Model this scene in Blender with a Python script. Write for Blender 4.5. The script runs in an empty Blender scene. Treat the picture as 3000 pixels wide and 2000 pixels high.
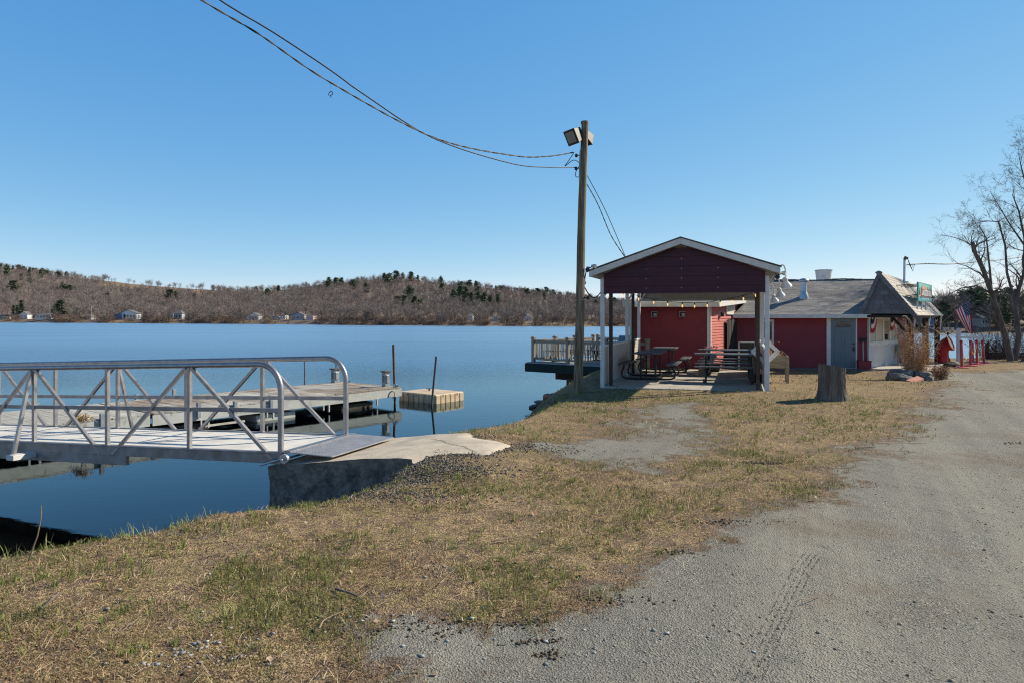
import bpy, bmesh, math, random
import numpy as np
from mathutils import Vector, Matrix, Quaternion

random.seed(7)
RNG = np.random.default_rng(7)
S = bpy.context.scene
COL = S.collection
CZ, HZ, F = 1.75, 930.0, 2000.0        # eye height, horizon row and focal length (in pixels of the 3000 px photograph)
WZ = -1.25                             # lake level
V = Vector
UP = V((0, 0, 1))


def W(px, py, d):
    return V(((px - 1500) / F * d, d, CZ + (HZ - py) / F * d))


def GP(px, py, z=0.0):
    return W(px, py, (CZ - z) * F / (py - HZ))


def unit(v):
    v = V(v)
    return v / v.length


def lerp(a, b, t):
    return a + (b - a) * t


def xy(p, z):
    return V((p[0], p[1], z))


def on_line(px, A, B):
    """Point of the plan line A-B seen in column px."""
    k = (px - 1500) / F
    ax, ay, bx, by = A[0], A[1], B[0] - A[0], B[1] - A[1]
    t = (k * ay - ax) / (bx - k * by)
    return V((ax + bx * t, ay + by * t, 0))


# ------------------------------------------------------------------ objects
def root_loc(o):
    while o.parent is not None:
        o = o.parent
    return V(o.location)


def tag(o, label=None, cat=None, group=None, kind=None):
    if label: o['label'] = label
    if cat: o['category'] = cat
    if group: o['group'] = group
    if kind: o['kind'] = kind
    return o


def thing(name, label, cat, loc=(0, 0, 0), group=None):
    o = bpy.data.objects.new(name, None)
    o.empty_display_size = 0.2
    COL.objects.link(o)
    o.location = loc
    return tag(o, label, cat, group)


def frame(d):
    d = unit(d)
    a = UP.cross(d)
    if a.length < 1e-4:
        a = V((1, 0, 0))
    a.normalize()
    return a, d.cross(a).normalized()


class MB:
    def __init__(s):
        s.v, s.f, s.m = [], [], []

    def add(s, vs, fs, mi=0):
        b = len(s.v)
        s.v += [V(p) for p in vs]
        for f in fs:
            s.f.append([i + b for i in f])
            s.m.append(mi)
        return s

    def hexa(s, p, mi=0):
        return s.add(p, [(3, 2, 1, 0), (4, 5, 6, 7), (0, 1, 5, 4), (1, 2, 6, 5), (2, 3, 7, 6), (3, 0, 4, 7)], mi)

    def box(s, c, size, ax=None, mi=0):
        X, Y, Z = ax or (V((1, 0, 0)), V((0, 1, 0)), UP)
        c = V(c)
        x, y, z = X * size[0] / 2, Y * size[1] / 2, Z * size[2] / 2
        return s.hexa([c - x - y - z, c + x - y - z, c + x + y - z, c - x + y - z,
                       c - x - y + z, c + x - y + z, c + x + y + z, c - x + y + z], mi)

    def beam(s, p0, p1, w, h, up=UP, mi=0):
        p0, p1 = V(p0), V(p1)
        d = (p1 - p0).normalized()
        a = V(up).cross(d)
        if a.length < 1e-4:
            a = V((1, 0, 0)) if abs(d.x) < .9 else V((0, 1, 0))
            a = (a - d * a.dot(d))
        a.normalize()
        b = d.cross(a)
        x, y = a * w / 2, b * h / 2
        return s.hexa([p0 - x - y, p0 + x - y, p0 + x + y, p0 - x + y, p1 - x - y, p1 + x - y, p1 + x + y, p1 - x + y], mi)

    def tube(s, pts, r, n=8, cap=True, mi=0):
        pts = [V(p) for p in pts]
        k = len(pts)
        rs = r if isinstance(r, (list, tuple)) else [r] * k
        d0 = (pts[1] - pts[0]).normalized()
        a, b = frame(d0)
        base = len(s.v)
        for i in range(k):
            t = (pts[min(i + 1, k - 1)] - pts[max(i - 1, 0)])
            t = t.normalized() if t.length > 1e-9 else d0
            a = a - t * a.dot(t)
            if a.length < 1e-6:
                a, b = frame(t)
            a.normalize()
            b = t.cross(a)
            for j in range(n):
                q = 2 * math.pi * j / n
                s.v.append(pts[i] + (a * math.cos(q) + b * math.sin(q)) * rs[i])
        for i in range(k - 1):
            for j in range(n):
                s.f.append([base + i * n + j, base + i * n + (j + 1) % n, base + (i + 1) * n + (j + 1) % n, base + (i + 1) * n + j])
                s.m.append(mi)
        if cap:
            s.f.append([base + j for j in range(n)][::-1]); s.m.append(mi)
            s.f.append([base + (k - 1) * n + j for j in range(n)]); s.m.append(mi)
        return s

    def prism(s, poly, ext, mi=0):
        n = len(poly)
        ext = V(ext)
        vs = [V(p) for p in poly] + [V(p) + ext for p in poly]
        fs = [list(range(n))[::-1], list(range(n, 2 * n))] + [(i, (i + 1) % n, n + (i + 1) % n, n + i) for i in range(n)]
        return s.add(vs, fs, mi)

    def lathe(s, prof, c, n=16, mi=0):
        c = V(c)
        vs, fs = [], []
        for r, z in prof:
            for j in range(n):
                q = 2 * math.pi * j / n
                vs.append(c + V((r * math.cos(q), r * math.sin(q), z)))
        for i in range(len(prof) - 1):
            for j in range(n):
                fs.append((i * n + j, i * n + (j + 1) % n, (i + 1) * n + (j + 1) % n, (i + 1) * n + j))
        fs.append(list(range(n))[::-1])
        fs.append([(len(prof) - 1) * n + j for j in range(n)])
        return s.add(vs, fs, mi)

    def quad(s, a, b, c, d, mi=0):
        return s.add([a, b, c, d], [(0, 1, 2, 3)], mi)

    def build(s, name, mat, parent=None, smooth=False, bevel=0.0, origin=None, fix=True):
        if parent is not None:
            off = root_loc(parent)
        elif origin is not None:
            off = V(origin)
        else:
            n = len(s.v)
            off = V((sum(p.x for p in s.v) / n, sum(p.y for p in s.v) / n, min(p.z for p in s.v)))
        me = bpy.data.meshes.new(name)
        me.from_pydata([tuple(p - off) for p in s.v], [], s.f)
        mats = mat if isinstance(mat, (list, tuple)) else [mat]
        for m in mats:
            me.materials.append(m)
        if len(mats) > 1:
            me.polygons.foreach_set('material_index', s.m)
        if fix:
            bm = bmesh.new()
            bm.from_mesh(me)
            bmesh.ops.recalc_face_normals(bm, faces=bm.faces)
            bm.to_mesh(me)
            bm.free()
        if smooth:
            me.polygons.foreach_set('use_smooth', [True] * len(me.polygons))
        me.update()
        o = bpy.data.objects.new(name, me)
        COL.objects.link(o)
        if parent is not None:
            o.parent = parent
        else:
            o.location = off
        if bevel:
            md = o.modifiers.new('bevel', 'BEVEL')
            md.width = bevel
            md.segments = 2
            md.limit_method = 'ANGLE'
        if smooth and smooth != 'all':
            try:
                me.set_sharp_from_angle(angle=math.radians(40))
            except Exception:
                pass
        return o


def solo(mb, name, mat, label, cat, group=None, **k):
    return tag(mb.build(name, mat, **k), label, cat, group)


def kids(o):
    return [c for c in bpy.data.objects if c.parent == o]


def copy_tree(o, parent=None):
    c = o.copy()
    COL.objects.link(c)
    if parent is not None:
        c.parent = parent
    for ch in kids(o):
        copy_tree(ch, c)
    return c


def np_mesh(name, verts, tris, mat, col=None, parent=None, smooth=False, link=True):
    """Large triangle meshes straight from arrays; col is one RGB per vertex."""
    verts = np.asarray(verts, np.float32)
    tris = np.asarray(tris, np.int32)
    me = bpy.data.meshes.new(name)
    k = tris.shape[1]
    me.vertices.add(len(verts)); me.loops.add(tris.size); me.polygons.add(len(tris))
    me.vertices.foreach_set('co', verts.ravel())
    me.loops.foreach_set('vertex_index', tris.ravel())
    me.polygons.foreach_set('loop_start', np.arange(0, tris.size, k, dtype=np.int32))
    me.polygons.foreach_set('loop_total', np.full(len(tris), k, np.int32))
    if smooth:
        me.polygons.foreach_set('use_smooth', np.ones(len(tris), bool))
    me.update(calc_edges=True)
    me.materials.append(mat)
    if col is not None:
        a = me.color_attributes.new('Col', 'FLOAT_COLOR', 'POINT')
        c4 = np.ones((len(verts), 4), np.float32)
        c4[:, :3] = col
        a.data.foreach_set('color', c4.ravel())
    if not link:
        return me
    o = bpy.data.objects.new(name, me)
    COL.objects.link(o)
    if parent is not None:
        o.parent = parent
    return o


# ------------------------------------------------------------------ noise
def _h(ix, iy, seed):
    n = (ix.astype(np.int64) * 374761393 + iy.astype(np.int64) * 668265263 + seed * 1442695) & 0x7fffffff
    n = ((n ^ (n >> 13)) * 1274126177) & 0x7fffffff
    return ((n ^ (n >> 16)) & 0xffff) / 65535.0


def vnoise(x, y, seed=0):
    x = np.asarray(x, float); y = np.asarray(y, float)
    ix, iy = np.floor(x), np.floor(y)
    fx, fy = x - ix, y - iy
    fx = fx * fx * (3 - 2 * fx); fy = fy * fy * (3 - 2 * fy)
    a, b = _h(ix, iy, seed), _h(ix + 1, iy, seed)
    c, d = _h(ix, iy + 1, seed), _h(ix + 1, iy + 1, seed)
    return (a + (b - a) * fx) * (1 - fy) + (c + (d - c) * fx) * fy


def fbm(x, y, seed=0, o=4):
    s, a, t = 0, 1.0, 0
    for i in range(o):
        s = s + a * vnoise(x * 2 ** i, y * 2 ** i, seed + i * 17)
        t += a
        a *= .5
    return s / t


def sstep(a, b, x):
    t = np.clip((x - a) / (b - a), 0, 1)
    return t * t * (3 - 2 * t)


# ------------------------------------------------------------------ materials
def nodes_of(name):
    m = bpy.data.materials.new(name)
    m.use_nodes = True
    nt = m.node_tree
    nt.nodes.clear()
    out = nt.nodes.new('ShaderNodeOutputMaterial')
    return m, nt, out


def N(nt, t, **k):
    n = nt.nodes.new(t)
    for a, b in k.items():
        if a.startswith('i_'):
            n.inputs[a[2:].replace('_', ' ')].default_value = b
        else:
            setattr(n, a, b)
    return n


def ramp(nt, fac, stops):
    r = nt.nodes.new('ShaderNodeValToRGB')
    e = r.color_ramp.elements
    while len(e) < len(stops):
        e.new(.5)
    for i, (p, c) in enumerate(stops):
        e[i].position = p
        e[i].color = (*c[:3], 1) if not isinstance(c, (int, float)) else (c, c, c, 1)
    nt.links.new(fac, r.inputs[0])
    return r.outputs[0]


def noise(nt, vec, scale, detail=4, rough=.55, dist=0.0):
    n = N(nt, 'ShaderNodeTexNoise')
    n.inputs['Scale'].default_value = scale
    n.inputs['Detail'].default_value = detail
    n.inputs['Roughness'].default_value = rough
    n.inputs['Distortion'].default_value = dist
    nt.links.new(vec, n.inputs['Vector'])
    return n.outputs['Fac']


def mixc(nt, fac, a, b, mode='MIX'):
    n = nt.nodes.new('ShaderNodeMix')
    n.data_type = 'RGBA'
    n.blend_type = mode
    for sock, val in ((n.inputs[0], fac), (n.inputs[6], a), (n.inputs[7], b)):
        if hasattr(val, 'is_linked') or isinstance(val, bpy.types.NodeSocket):
            nt.links.new(val, sock)
        elif isinstance(val, (int, float)):
            sock.default_value = val
        else:
            sock.default_value = (*val[:3], 1)
    return n.outputs[2]


def math_n(nt, op, a, b=None, clamp=False):
    n = nt.nodes.new('ShaderNodeMath')
    n.operation = op
    n.use_clamp = clamp
    for i, v in enumerate((a, b)):
        if v is None: continue
        if isinstance(v, bpy.types.NodeSocket): nt.links.new(v, n.inputs[i])
        else: n.inputs[i].default_value = v
    return n.outputs[0]


def coords(nt, stretch=(1, 1, 1), kind='Object'):
    t = nt.nodes.new('ShaderNodeTexCoord')
    mp = nt.nodes.new('ShaderNodeMapping')
    mp.inputs['Scale'].default_value = stretch
    nt.links.new(t.outputs[kind], mp.inputs[0])
    return mp.outputs[0]


def bump(nt, h, strength, dist):
    b = nt.nodes.new('ShaderNodeBump')
    b.inputs['Strength'].default_value = strength
    b.inputs['Distance'].default_value = dist
    nt.links.new(h, b.inputs['Height'])
    return b.outputs[0]


def mat(name, c1, c2=None, scale=6, rough=.7, bmp=0.0, bdist=.01, bscale=40, metal=0.0, stretch=(1, 1, 1), island=0.0,
        lo=.38, hi=.62, spec=.4, stain=None, sscale=2.5, slo=.55, shi=.7, sstretch=None, emit=None, estr=0):
    m, nt, out = nodes_of(name)
    p = N(nt, 'ShaderNodeBsdfPrincipled')
    vec = coords(nt, stretch)
    c2 = c2 or tuple(min(1, x * .85) for x in c1)
    nz = noise(nt, vec, scale, 6)
    col = ramp(nt, nz, [(lo, c1), (hi, c2)])
    if stain:
        v2 = coords(nt, sstretch or (1, 1, 1))
        col = mixc(nt, ramp(nt, noise(nt, v2, sscale, 5), [(slo, 0), (shi, 1)]), col, stain)
    if island:
        g = nt.nodes.new('ShaderNodeNewGeometry')
        hs = nt.nodes.new('ShaderNodeHueSaturation')
        mr = N(nt, 'ShaderNodeMapRange')
        mr.inputs[3].default_value = 1 - island
        mr.inputs[4].default_value = 1 + island
        nt.links.new(g.outputs['Random Per Island'], mr.inputs[0])
        nt.links.new(mr.outputs[0], hs.inputs['Value'])
        nt.links.new(col, hs.inputs['Color'])
        col = hs.outputs[0]
    nt.links.new(col, p.inputs['Base Color'])
    p.inputs['Roughness'].default_value = rough
    p.inputs['Metallic'].default_value = metal
    p.inputs['Specular IOR Level'].default_value = spec
    if bmp:
        nt.links.new(bump(nt, noise(nt, vec, bscale, 5), bmp, bdist), p.inputs['Normal'])
    if emit:
        p.inputs['Emission Color'].default_value = (*emit, 1)
        p.inputs['Emission Strength'].default_value = estr
    nt.links.new(p.outputs[0], out.inputs[0])
    return m


def attr_mat(name, rough=.85, translucent=0.0, spec=.2):
    m, nt, out = nodes_of(name)
    a = N(nt, 'ShaderNodeAttribute', attribute_name='Col')
    p = N(nt, 'ShaderNodeBsdfPrincipled')
    p.inputs['Roughness'].default_value = rough
    p.inputs['Specular IOR Level'].default_value = spec
    nt.links.new(a.outputs['Color'], p.inputs['Base Color'])
    sh = p.outputs[0]
    if translucent:
        t = N(nt, 'ShaderNodeBsdfTranslucent')
        nt.links.new(a.outputs['Color'], t.inputs[0])
        mx = N(nt, 'ShaderNodeMixShader')
        mx.inputs[0].default_value = translucent
        nt.links.new(sh, mx.inputs[1]); nt.links.new(t.outputs[0], mx.inputs[2])
        sh = mx.outputs[0]
    nt.links.new(sh, out.inputs[0])
    return m


M = {}
M['alu'] = mat('brushed_aluminium', (.4, .385, .395), (.31, .3, .31), 9, .42, .15, .002, 90, metal=.75, stain=(.33, .31, .31), sscale=4, slo=.55, shi=.8)
M['alu_dull'] = mat('dull_aluminium', (.34, .33, .34), (.26, .25, .255), 7, .5, .15, .002, 60, metal=.5, stain=(.2, .19, .18), sscale=5, slo=.5, shi=.75)
M['tread'] = mat('tread_plate', (.52, .5, .5), (.42, .4, .4), 6, .45, .1, .002, 60, metal=.55)
M['white_deck'] = mat('white_decking', (.72, .69, .645), (.62, .59, .55), 3, .6, .2, .003, 30, island=.05, stain=(.5, .46, .4), sscale=9, slo=.66, shi=.8)
M['white'] = mat('white_paint', (.7, .68, .66), (.62, .605, .59), 5, .5, .15, .003, 30, stain=(.45, .43, .4), sscale=5, slo=.62, shi=.85, sstretch=(1, 1, .3))
M['cream'] = mat('cream_trim', (.68, .66, .61), (.6, .58, .53), 5, .55, .1, .003, 30, stain=(.4, .37, .31), sscale=6, slo=.6, shi=.85)
M['rail'] = mat('tan_railing', (.29, .255, .21), (.24, .21, .175), 6, .55)
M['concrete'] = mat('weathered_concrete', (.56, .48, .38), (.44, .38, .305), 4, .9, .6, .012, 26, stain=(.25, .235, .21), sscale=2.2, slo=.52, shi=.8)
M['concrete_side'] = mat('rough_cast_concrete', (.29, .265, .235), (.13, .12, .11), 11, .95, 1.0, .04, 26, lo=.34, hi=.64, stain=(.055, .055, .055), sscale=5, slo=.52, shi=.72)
M['slab'] = mat('slab_concrete', (.46, .42, .37), (.38, .345, .3), 3, .85, .3, .005, 30, stain=(.24, .2, .16), sscale=1.7, slo=.55, shi=.75)
M['dock_wood'] = mat('weathered_dock_board', (.33, .27, .21), (.22, .175, .135), 3, .85, .5, .004, 14, stretch=(1, 1, 6), island=.22, stain=(.42, .4, .36), sscale=.8, slo=.45, shi=.6)
M['dock_pale'] = mat('bleached_dock_board', (.47, .45, .4), (.37, .355, .32), 3, .85, .4, .004, 14, island=.13, stain=(.28, .26, .22), sscale=1.3, slo=.55, shi=.75)
M['dock_paint'] = mat('faded_grey_paint', (.46, .47, .45), (.38, .39, .37), 2.5, .75, .3, .004, 20, stain=(.22, .21, .19), sscale=4, slo=.58, shi=.72)
M['grey_paint'] = mat('grey_painted_metal', (.28, .31, .33), (.22, .245, .26), 5, .55)
M['dark_wet'] = mat('dark_wet_timber', (.05, .043, .035), (.025, .02, .017), 5, .7)
M['float'] = mat('tan_plastic_float', (.62, .5, .35), (.54, .43, .29), 2, .6, .2, .004, 25, stain=(.3, .24, .16), sscale=2.5, slo=.55, shi=.8, sstretch=(1, 1, .25))
M['rust'] = mat('rusty_steel', (.16, .085, .055), (.1, .065, .05), 9, .8, .4, .003, 50)
M['pipe'] = mat('dark_steel_pipe', (.09, .085, .085), (.14, .12, .11), 9, .6, metal=.3)
M['black'] = mat('black_metal', (.02, .02, .022), (.03, .03, .032), 9, .45)
M['char_plastic'] = mat('charcoal_plastic', (.09, .095, .11), (.13, .135, .15), 5, .42, .1, .002, 60)
M['maroon'] = mat('maroon_metal_panel', (.062, .009, .028), (.045, .008, .022), 3, .4, spec=.3, stain=(.28, .2, .2), sscale=3.2, slo=.7, shi=.86, sstretch=(3, 3, .35))
M['grey_roof'] = mat('galvanised_underside', (.38, .38, .36), (.32, .32, .3), 4, .5, metal=.2)
M['beige_panel'] = mat('beige_metal_panel', (.52, .47, .42), (.44, .4, .355), 4, .45, stain=(.3, .26, .22), sscale=3, slo=.6, shi=.8, sstretch=(1, 1, .3))
M['pole'] = mat('weathered_pole_wood', (.29, .225, .15), (.1, .078, .05), 4, .9, .8, .012, 22, stretch=(5, 5, .35), stain=(.1, .115, .05), sscale=2.2, slo=.5, shi=.68, sstretch=(1.5, 1.5, .25))
M['red'] = mat('red_painted_siding', (.25, .03, .036), (.21, .025, .031), 1.5, .55, .12, .002, 40, stain=(.24, .045, .045), sscale=3, slo=.58, shi=.8)
M['sunlit_red'] = mat('sunlit_red_siding', (.5, .13, .105), (.44, .105, .09), 2, .6, .12, .002, 40, stain=(.4, .14, .12), sscale=4, slo=.55, shi=.8)  # lighter copy of the red siding, sunlight painted into its colour
M['shingle'] = mat('grey_asphalt_shingle', (.35, .325, .305), (.22, .205, .195), 26, .95, .5, .006, 120, island=.22, stain=(.19, .175, .165), sscale=1.1, slo=.5, shi=.75)
M['wood_shingle'] = mat('porch_shingle', (.5, .45, .405), (.4, .365, .33), 14, .9, .4, .005, 80, island=.16, stain=(.3, .23, .17), sscale=2, slo=.6, shi=.8)
M['shaded_shingle'] = mat('shaded_gable_shingle', (.16, .165, .175), (.125, .13, .14), 14, .9, .4, .005, 80, island=.2)  # darker copy of the porch shingle, shade of the gable painted in
M['door'] = mat('grey_blue_door', (.15, .2, .225), (.135, .18, .205), 3, .45)
M['glass'] = mat('dark_window_glass', (.02, .024, .028), (.03, .034, .04), 2, .05, spec=.7)
M['beige_in'] = mat('beige_interior_boarding', (.55, .49, .39), (.5, .44, .35), 4, .6, stretch=(1, 1, 14))
M['brown_post'] = mat('dark_brown_post', (.09, .06, .045), (.06, .042, .032), 6, .8)
M['beam'] = mat('dark_stained_timber', (.028, .022, .02), (.018, .015, .014), 6, .75, .4, .006, 20, stretch=(3, 3, .5))
M['green'] = mat('dark_green_paint', (.014, .036, .036), (.011, .028, .03), 4, .75, spec=.2)
M['deck_grey'] = mat('grey_deck_board', (.28, .33, .36), (.23, .275, .3), 3, .7, island=.1)
M['galv'] = mat('galvanised_metal', (.5, .52, .55), (.4, .42, .45), 12, .4, metal=.7)
M['cowl'] = mat('red_cowl_paint', (.42, .018, .03), (.36, .014, .024), 5, .35, .1, .002, 30, stain=(.22, .02, .02), sscale=4, slo=.6, shi=.8)
M['stanch'] = mat('red_stanchion_paint', (.5, .06, .09), (.43, .05, .075), 5, .4)
M['yellow'] = mat('yellow_plastic', (.75, .56, .13), (.68, .5, .1), 6, .5)
M['planter'] = mat('weathered_planter_wood', (.33, .28, .2), (.25, .21, .145), 4, .9, .5, .004, 20, stretch=(1, 1, 6), island=.12)
M['bark'] = mat('grey_brown_bark', (.2, .165, .14), (.11, .09, .075), 9, .95, 1.0, .02, 16, stretch=(1, 1, .3))
M['tree_bark'] = mat('tree_bark', (.15, .122, .105), (.09, .075, .065), 9, .95, 1.0, .02, 16, stretch=(1, 1, .3))
M['cutwood'] = mat('cut_wood_face', (.5, .39, .27), (.4, .3, .2), 7, .85, .4, .004, 40)
M['stone'] = mat('mossy_grey_stone', (.22, .21, .195), (.13, .125, .12), 5, .95, .9, .02, 14, stain=(.12, .12, .075), sscale=6, slo=.55, shi=.7)
M['tanrock'] = mat('tan_rock', (.42, .36, .28), (.3, .25, .2), 8, .95, .8, .01, 20)
M['brick'] = mat('pale_red_brick', (.48, .22, .17), (.4, .17, .13), 8, .9, .5, .005, 40)
M['wire'] = mat('black_cable', (.02, .02, .022), (.03, .03, .03), 9, .6)
M['twig'] = mat('dry_twig', (.3, .22, .15), (.2, .15, .1), 20, .9)
M['bulb'] = mat('lit_amber_bulb', (.9, .6, .3), (.9, .6, .3), 3, .2, emit=(1, .55, .18), estr=.9)
M['lens'] = mat('floodlight_lens', (.2, .2, .18), (.12, .12, .11), 8, .15, spec=.6)
M['frosted'] = mat('frosted_glass', (.72, .72, .66), (.64, .64, .6), 8, .3)
M['tarp'] = mat('blue_grey_cover', (.12, .2, .27), (.1, .165, .23), 4, .7)
M['sage'] = mat('sage_green_paint', (.2, .29, .26), (.17, .25, .22), 4, .5)
M['flag_red'] = mat('flag_red_cloth', (.45, .03, .05), (.4, .028, .045), 6, .8)
M['flag_white'] = mat('flag_white_cloth', (.78, .74, .74), (.7, .66, .66), 6, .8)
M['flag_blue'] = mat('flag_navy_cloth', (.02, .035, .11), (.018, .03, .095), 6, .8)
M['sign_teal'] = mat('sign_teal_sky', (.14, .42, .38), (.22, .48, .42), 2.5, .45)
M['sign_edge'] = mat('sign_green_edge', (.03, .3, .24), (.025, .26, .21), 4, .4)
M['sign_water'] = mat('sign_turquoise_water', (.03, .33, .38), (.05, .24, .36), 3, .45)
M['sign_orange'] = mat('sign_orange_sunset', (.75, .3, .1), (.6, .22, .08), 4, .5)
M['sign_dark'] = mat('sign_dark_pines', (.05, .055, .07), (.07, .06, .075), 4, .5)
M['sign_text'] = mat('sign_cream_lettering', (.85, .78, .76), (.8, .72, .7), 4, .5)
M['sign_small'] = mat('sign_pale_blue_marks', (.5, .66, .78), (.45, .6, .74), 4, .5)
M['pink'] = mat('pink_garland', (.6, .2, .22), (.7, .4, .4), 30, .8)
M['yellow_ply'] = mat('yellow_plywood', (.5, .3, .07), (.42, .25, .06), 5, .7)
M['slats'] = mat('grey_slat_wood', (.4, .37, .33), (.3, .28, .25), 5, .8, island=.15)
M['hwall'] = mat('white_clapboard', (.74, .74, .73), (.66, .66, .66), 3, .7)
M['hgrey'] = mat('grey_house_siding', (.4, .42, .43), (.34, .36, .37), 3, .7)
M['hblue'] = mat('blue_house_siding', (.1, .17, .28), (.085, .145, .24), 3, .7)
M['hpink'] = mat('pinkish_siding', (.68, .5, .5), (.6, .44, .44), 3, .7)
M['hyellow'] = mat('pale_yellow_siding', (.72, .66, .46), (.66, .6, .42), 3, .7)
M['hroof'] = mat('dark_house_roof', (.16, .155, .16), (.12, .115, .12), 3, .85)
M['col'] = attr_mat('coloured_foliage', .9)
M['grass'] = attr_mat('grass_blade', .8, .25)
M['pebble'] = attr_mat('pebble_stone', .9)
M['clod'] = mat('dark_soil_clod', (.045, .036, .03), (.075, .06, .048), 12, .95, .8, .01, 30)

# ------------------------------------------------------------------ sky, sun, camera
SUN = V((.777, .283, .562)).normalized()
wd = bpy.data.worlds.new("World")
S.world = wd
wd.use_nodes = True
nt = wd.node_tree
bg = nt.nodes['Background']
sky = nt.nodes.new('ShaderNodeTexSky')
sky.sky_type = 'NISHITA'
sky.sun_disc = False
sky.sun_elevation = math.asin(SUN.z)
sky.sun_rotation = math.atan2(SUN.x, SUN.y)
sky.altitude = 100
sky.air_density = 0.6
sky.dust_density = 0.0
sky.ozone_density = 4.0
# white balance and tone of the clear spring sky, channel by channel
spl = nt.nodes.new('ShaderNodeSeparateColor')
cmb = nt.nodes.new('ShaderNodeCombineColor')
nt.links.new(sky.outputs[0], spl.inputs[0])
for ch, (pw, k) in enumerate(((1.05, 1.36), (.6, .86), (.27, .755))):
    v = math_n(nt, 'POWER', math_n(nt, 'MULTIPLY', spl.outputs[ch], .1), pw)
    nt.links.new(math_n(nt, 'MULTIPLY', v, 10 * k), cmb.inputs[ch])
# deeper blue overhead
tcw = nt.nodes.new('ShaderNodeTexCoord')
spz = nt.nodes.new('ShaderNodeSeparateXYZ')
nt.links.new(tcw.outputs['Generated'], spz.inputs[0])
zen = N(nt, 'ShaderNodeMapRange', interpolation_type='SMOOTHSTEP')
for i_, v_ in enumerate((.40, .85, 1.0, .3)):
    zen.inputs[i_ + 1].default_value = v_
nt.links.new(spz.outputs[2], zen.inputs[0])
hsv = nt.nodes.new('ShaderNodeHueSaturation')
nt.links.new(zen.outputs[0], hsv.inputs['Value'])
nt.links.new(cmb.outputs[0], hsv.inputs['Color'])
nt.links.new(hsv.outputs[0], bg.inputs[0])
bg.inputs[1].default_value = 0.1
sl = bpy.data.lights.new('sun', 'SUN')
sl.energy = 5.0
sl.angle = math.radians(.5)
sl.color = (1, .9, .72)
so = bpy.data.objects.new('sun', sl)
COL.objects.link(so)
so.location = (20, 10, 30)
so.rotation_euler = SUN.to_track_quat('Z', 'Y').to_euler()

cam = bpy.data.cameras.new('camera')
co = bpy.data.objects.new('camera', cam)
COL.objects.link(co)
co.location = (0, 0, CZ)
co.rotation_euler = (math.radians(90), 0, 0)
cam.sensor_width = 36
cam.lens = 24
cam.shift_y = -(1000 - HZ) / 3000
cam.clip_start = .05
cam.clip_end = 6000
S.camera = co
S.view_settings.view_transform = 'Standard'
S.view_settings.look = 'None'
S.view_settings.exposure = 0.38
S.view_settings.gamma = 1
S.cycles.use_denoising = True
S.cycles.denoising_prefilter = 'NONE'
S.cycles.filter_width = 1.15
S.cycles.sample_clamp_indirect = 2.5
S.cycles.max_bounces = 8
S.cycles.transparent_max_bounces = 12

# ------------------------------------------------------------------ terrain
# the shore of the near land, going from the left of the camera round the point to the right: x, y, width of the bank
SH = np.array([(-400, -30, 2), (-60, 2.0, 1.9), (-12, 4.6, 1.6), (-6, 5.4, 1.45), (-4.55, 5.95, 1.35), (-4.05, 6.6, 1.6), (-3.75, 7.5, 2.8), (-3.55, 8.6, 3.6),
               (-3.15, 9.6, 2.6), (-1.95, 11.0, 1.55), (-1.1, 12.1, 1.4), (-.5, 13.6, 1.4), (-.15, 15.8, 1.7), (.3, 19.2, 2.0), (.75, 22.6, 2.3),
               (1.5, 25.5, 2.4), (3.5, 29, 1.5), (8, 33.5, 1.4), (16, 33.6, 1.3), (22, 34.4, 1.3), (30, 37, 1.5), (60, 44, 2), (140, 60, 2), (500, 90, 2)])


def shore_dist(x, y):
    """Signed distance to the shore line (land positive) and the bank's width there."""
    best = np.full(x.shape, 1e9); sg = np.zeros(x.shape); wb = np.ones(x.shape)
    for i in range(len(SH) - 1):
        ax, ay, aw = SH[i]; bx, by, bw = SH[i + 1]
        dx, dy = bx - ax, by - ay
        L2 = dx * dx + dy * dy
        t = np.clip(((x - ax) * dx + (y - ay) * dy) / L2, 0, 1)
        qx, qy = x - ax - t * dx, y - ay - t * dy
        dd = np.hypot(qx, qy)
        side = -(dx * (y - ay) - dy * (x - ax))
        m = dd < best
        best = np.where(m, dd, best); sg = np.where(m, np.sign(side), sg); wb = np.where(m, aw + (bw - aw) * t, wb)
    return best * np.where(sg == 0, 1, sg), wb


PV0 = V((2.285, 17.24, 0)); PE1 = V((.948, -.319, 0)).normalized(); PE2 = V((.319, .948, 0)).normalized(); PWD, PLN = 3.9, 6.43
N0 = V((-2.93, 8.7, 0)); GH = V((-.932, .362, 0)).normalized(); GB = V((.362, .932, 0)).normalized()


def plateau(x, y):
    z = .1 * np.exp(-((x + .9) ** 2 + (y - 8.9) ** 2) / 2.5) + .06 * np.exp(-((x - 7) ** 2 + (y - 15) ** 2) / 9)
    z = z - .19 * sstep(18.5, 24.5, y + .15 * x) * sstep(5.5, 9, x)
    z = z - .05 * sstep(20, 60, x)
    return z


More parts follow.
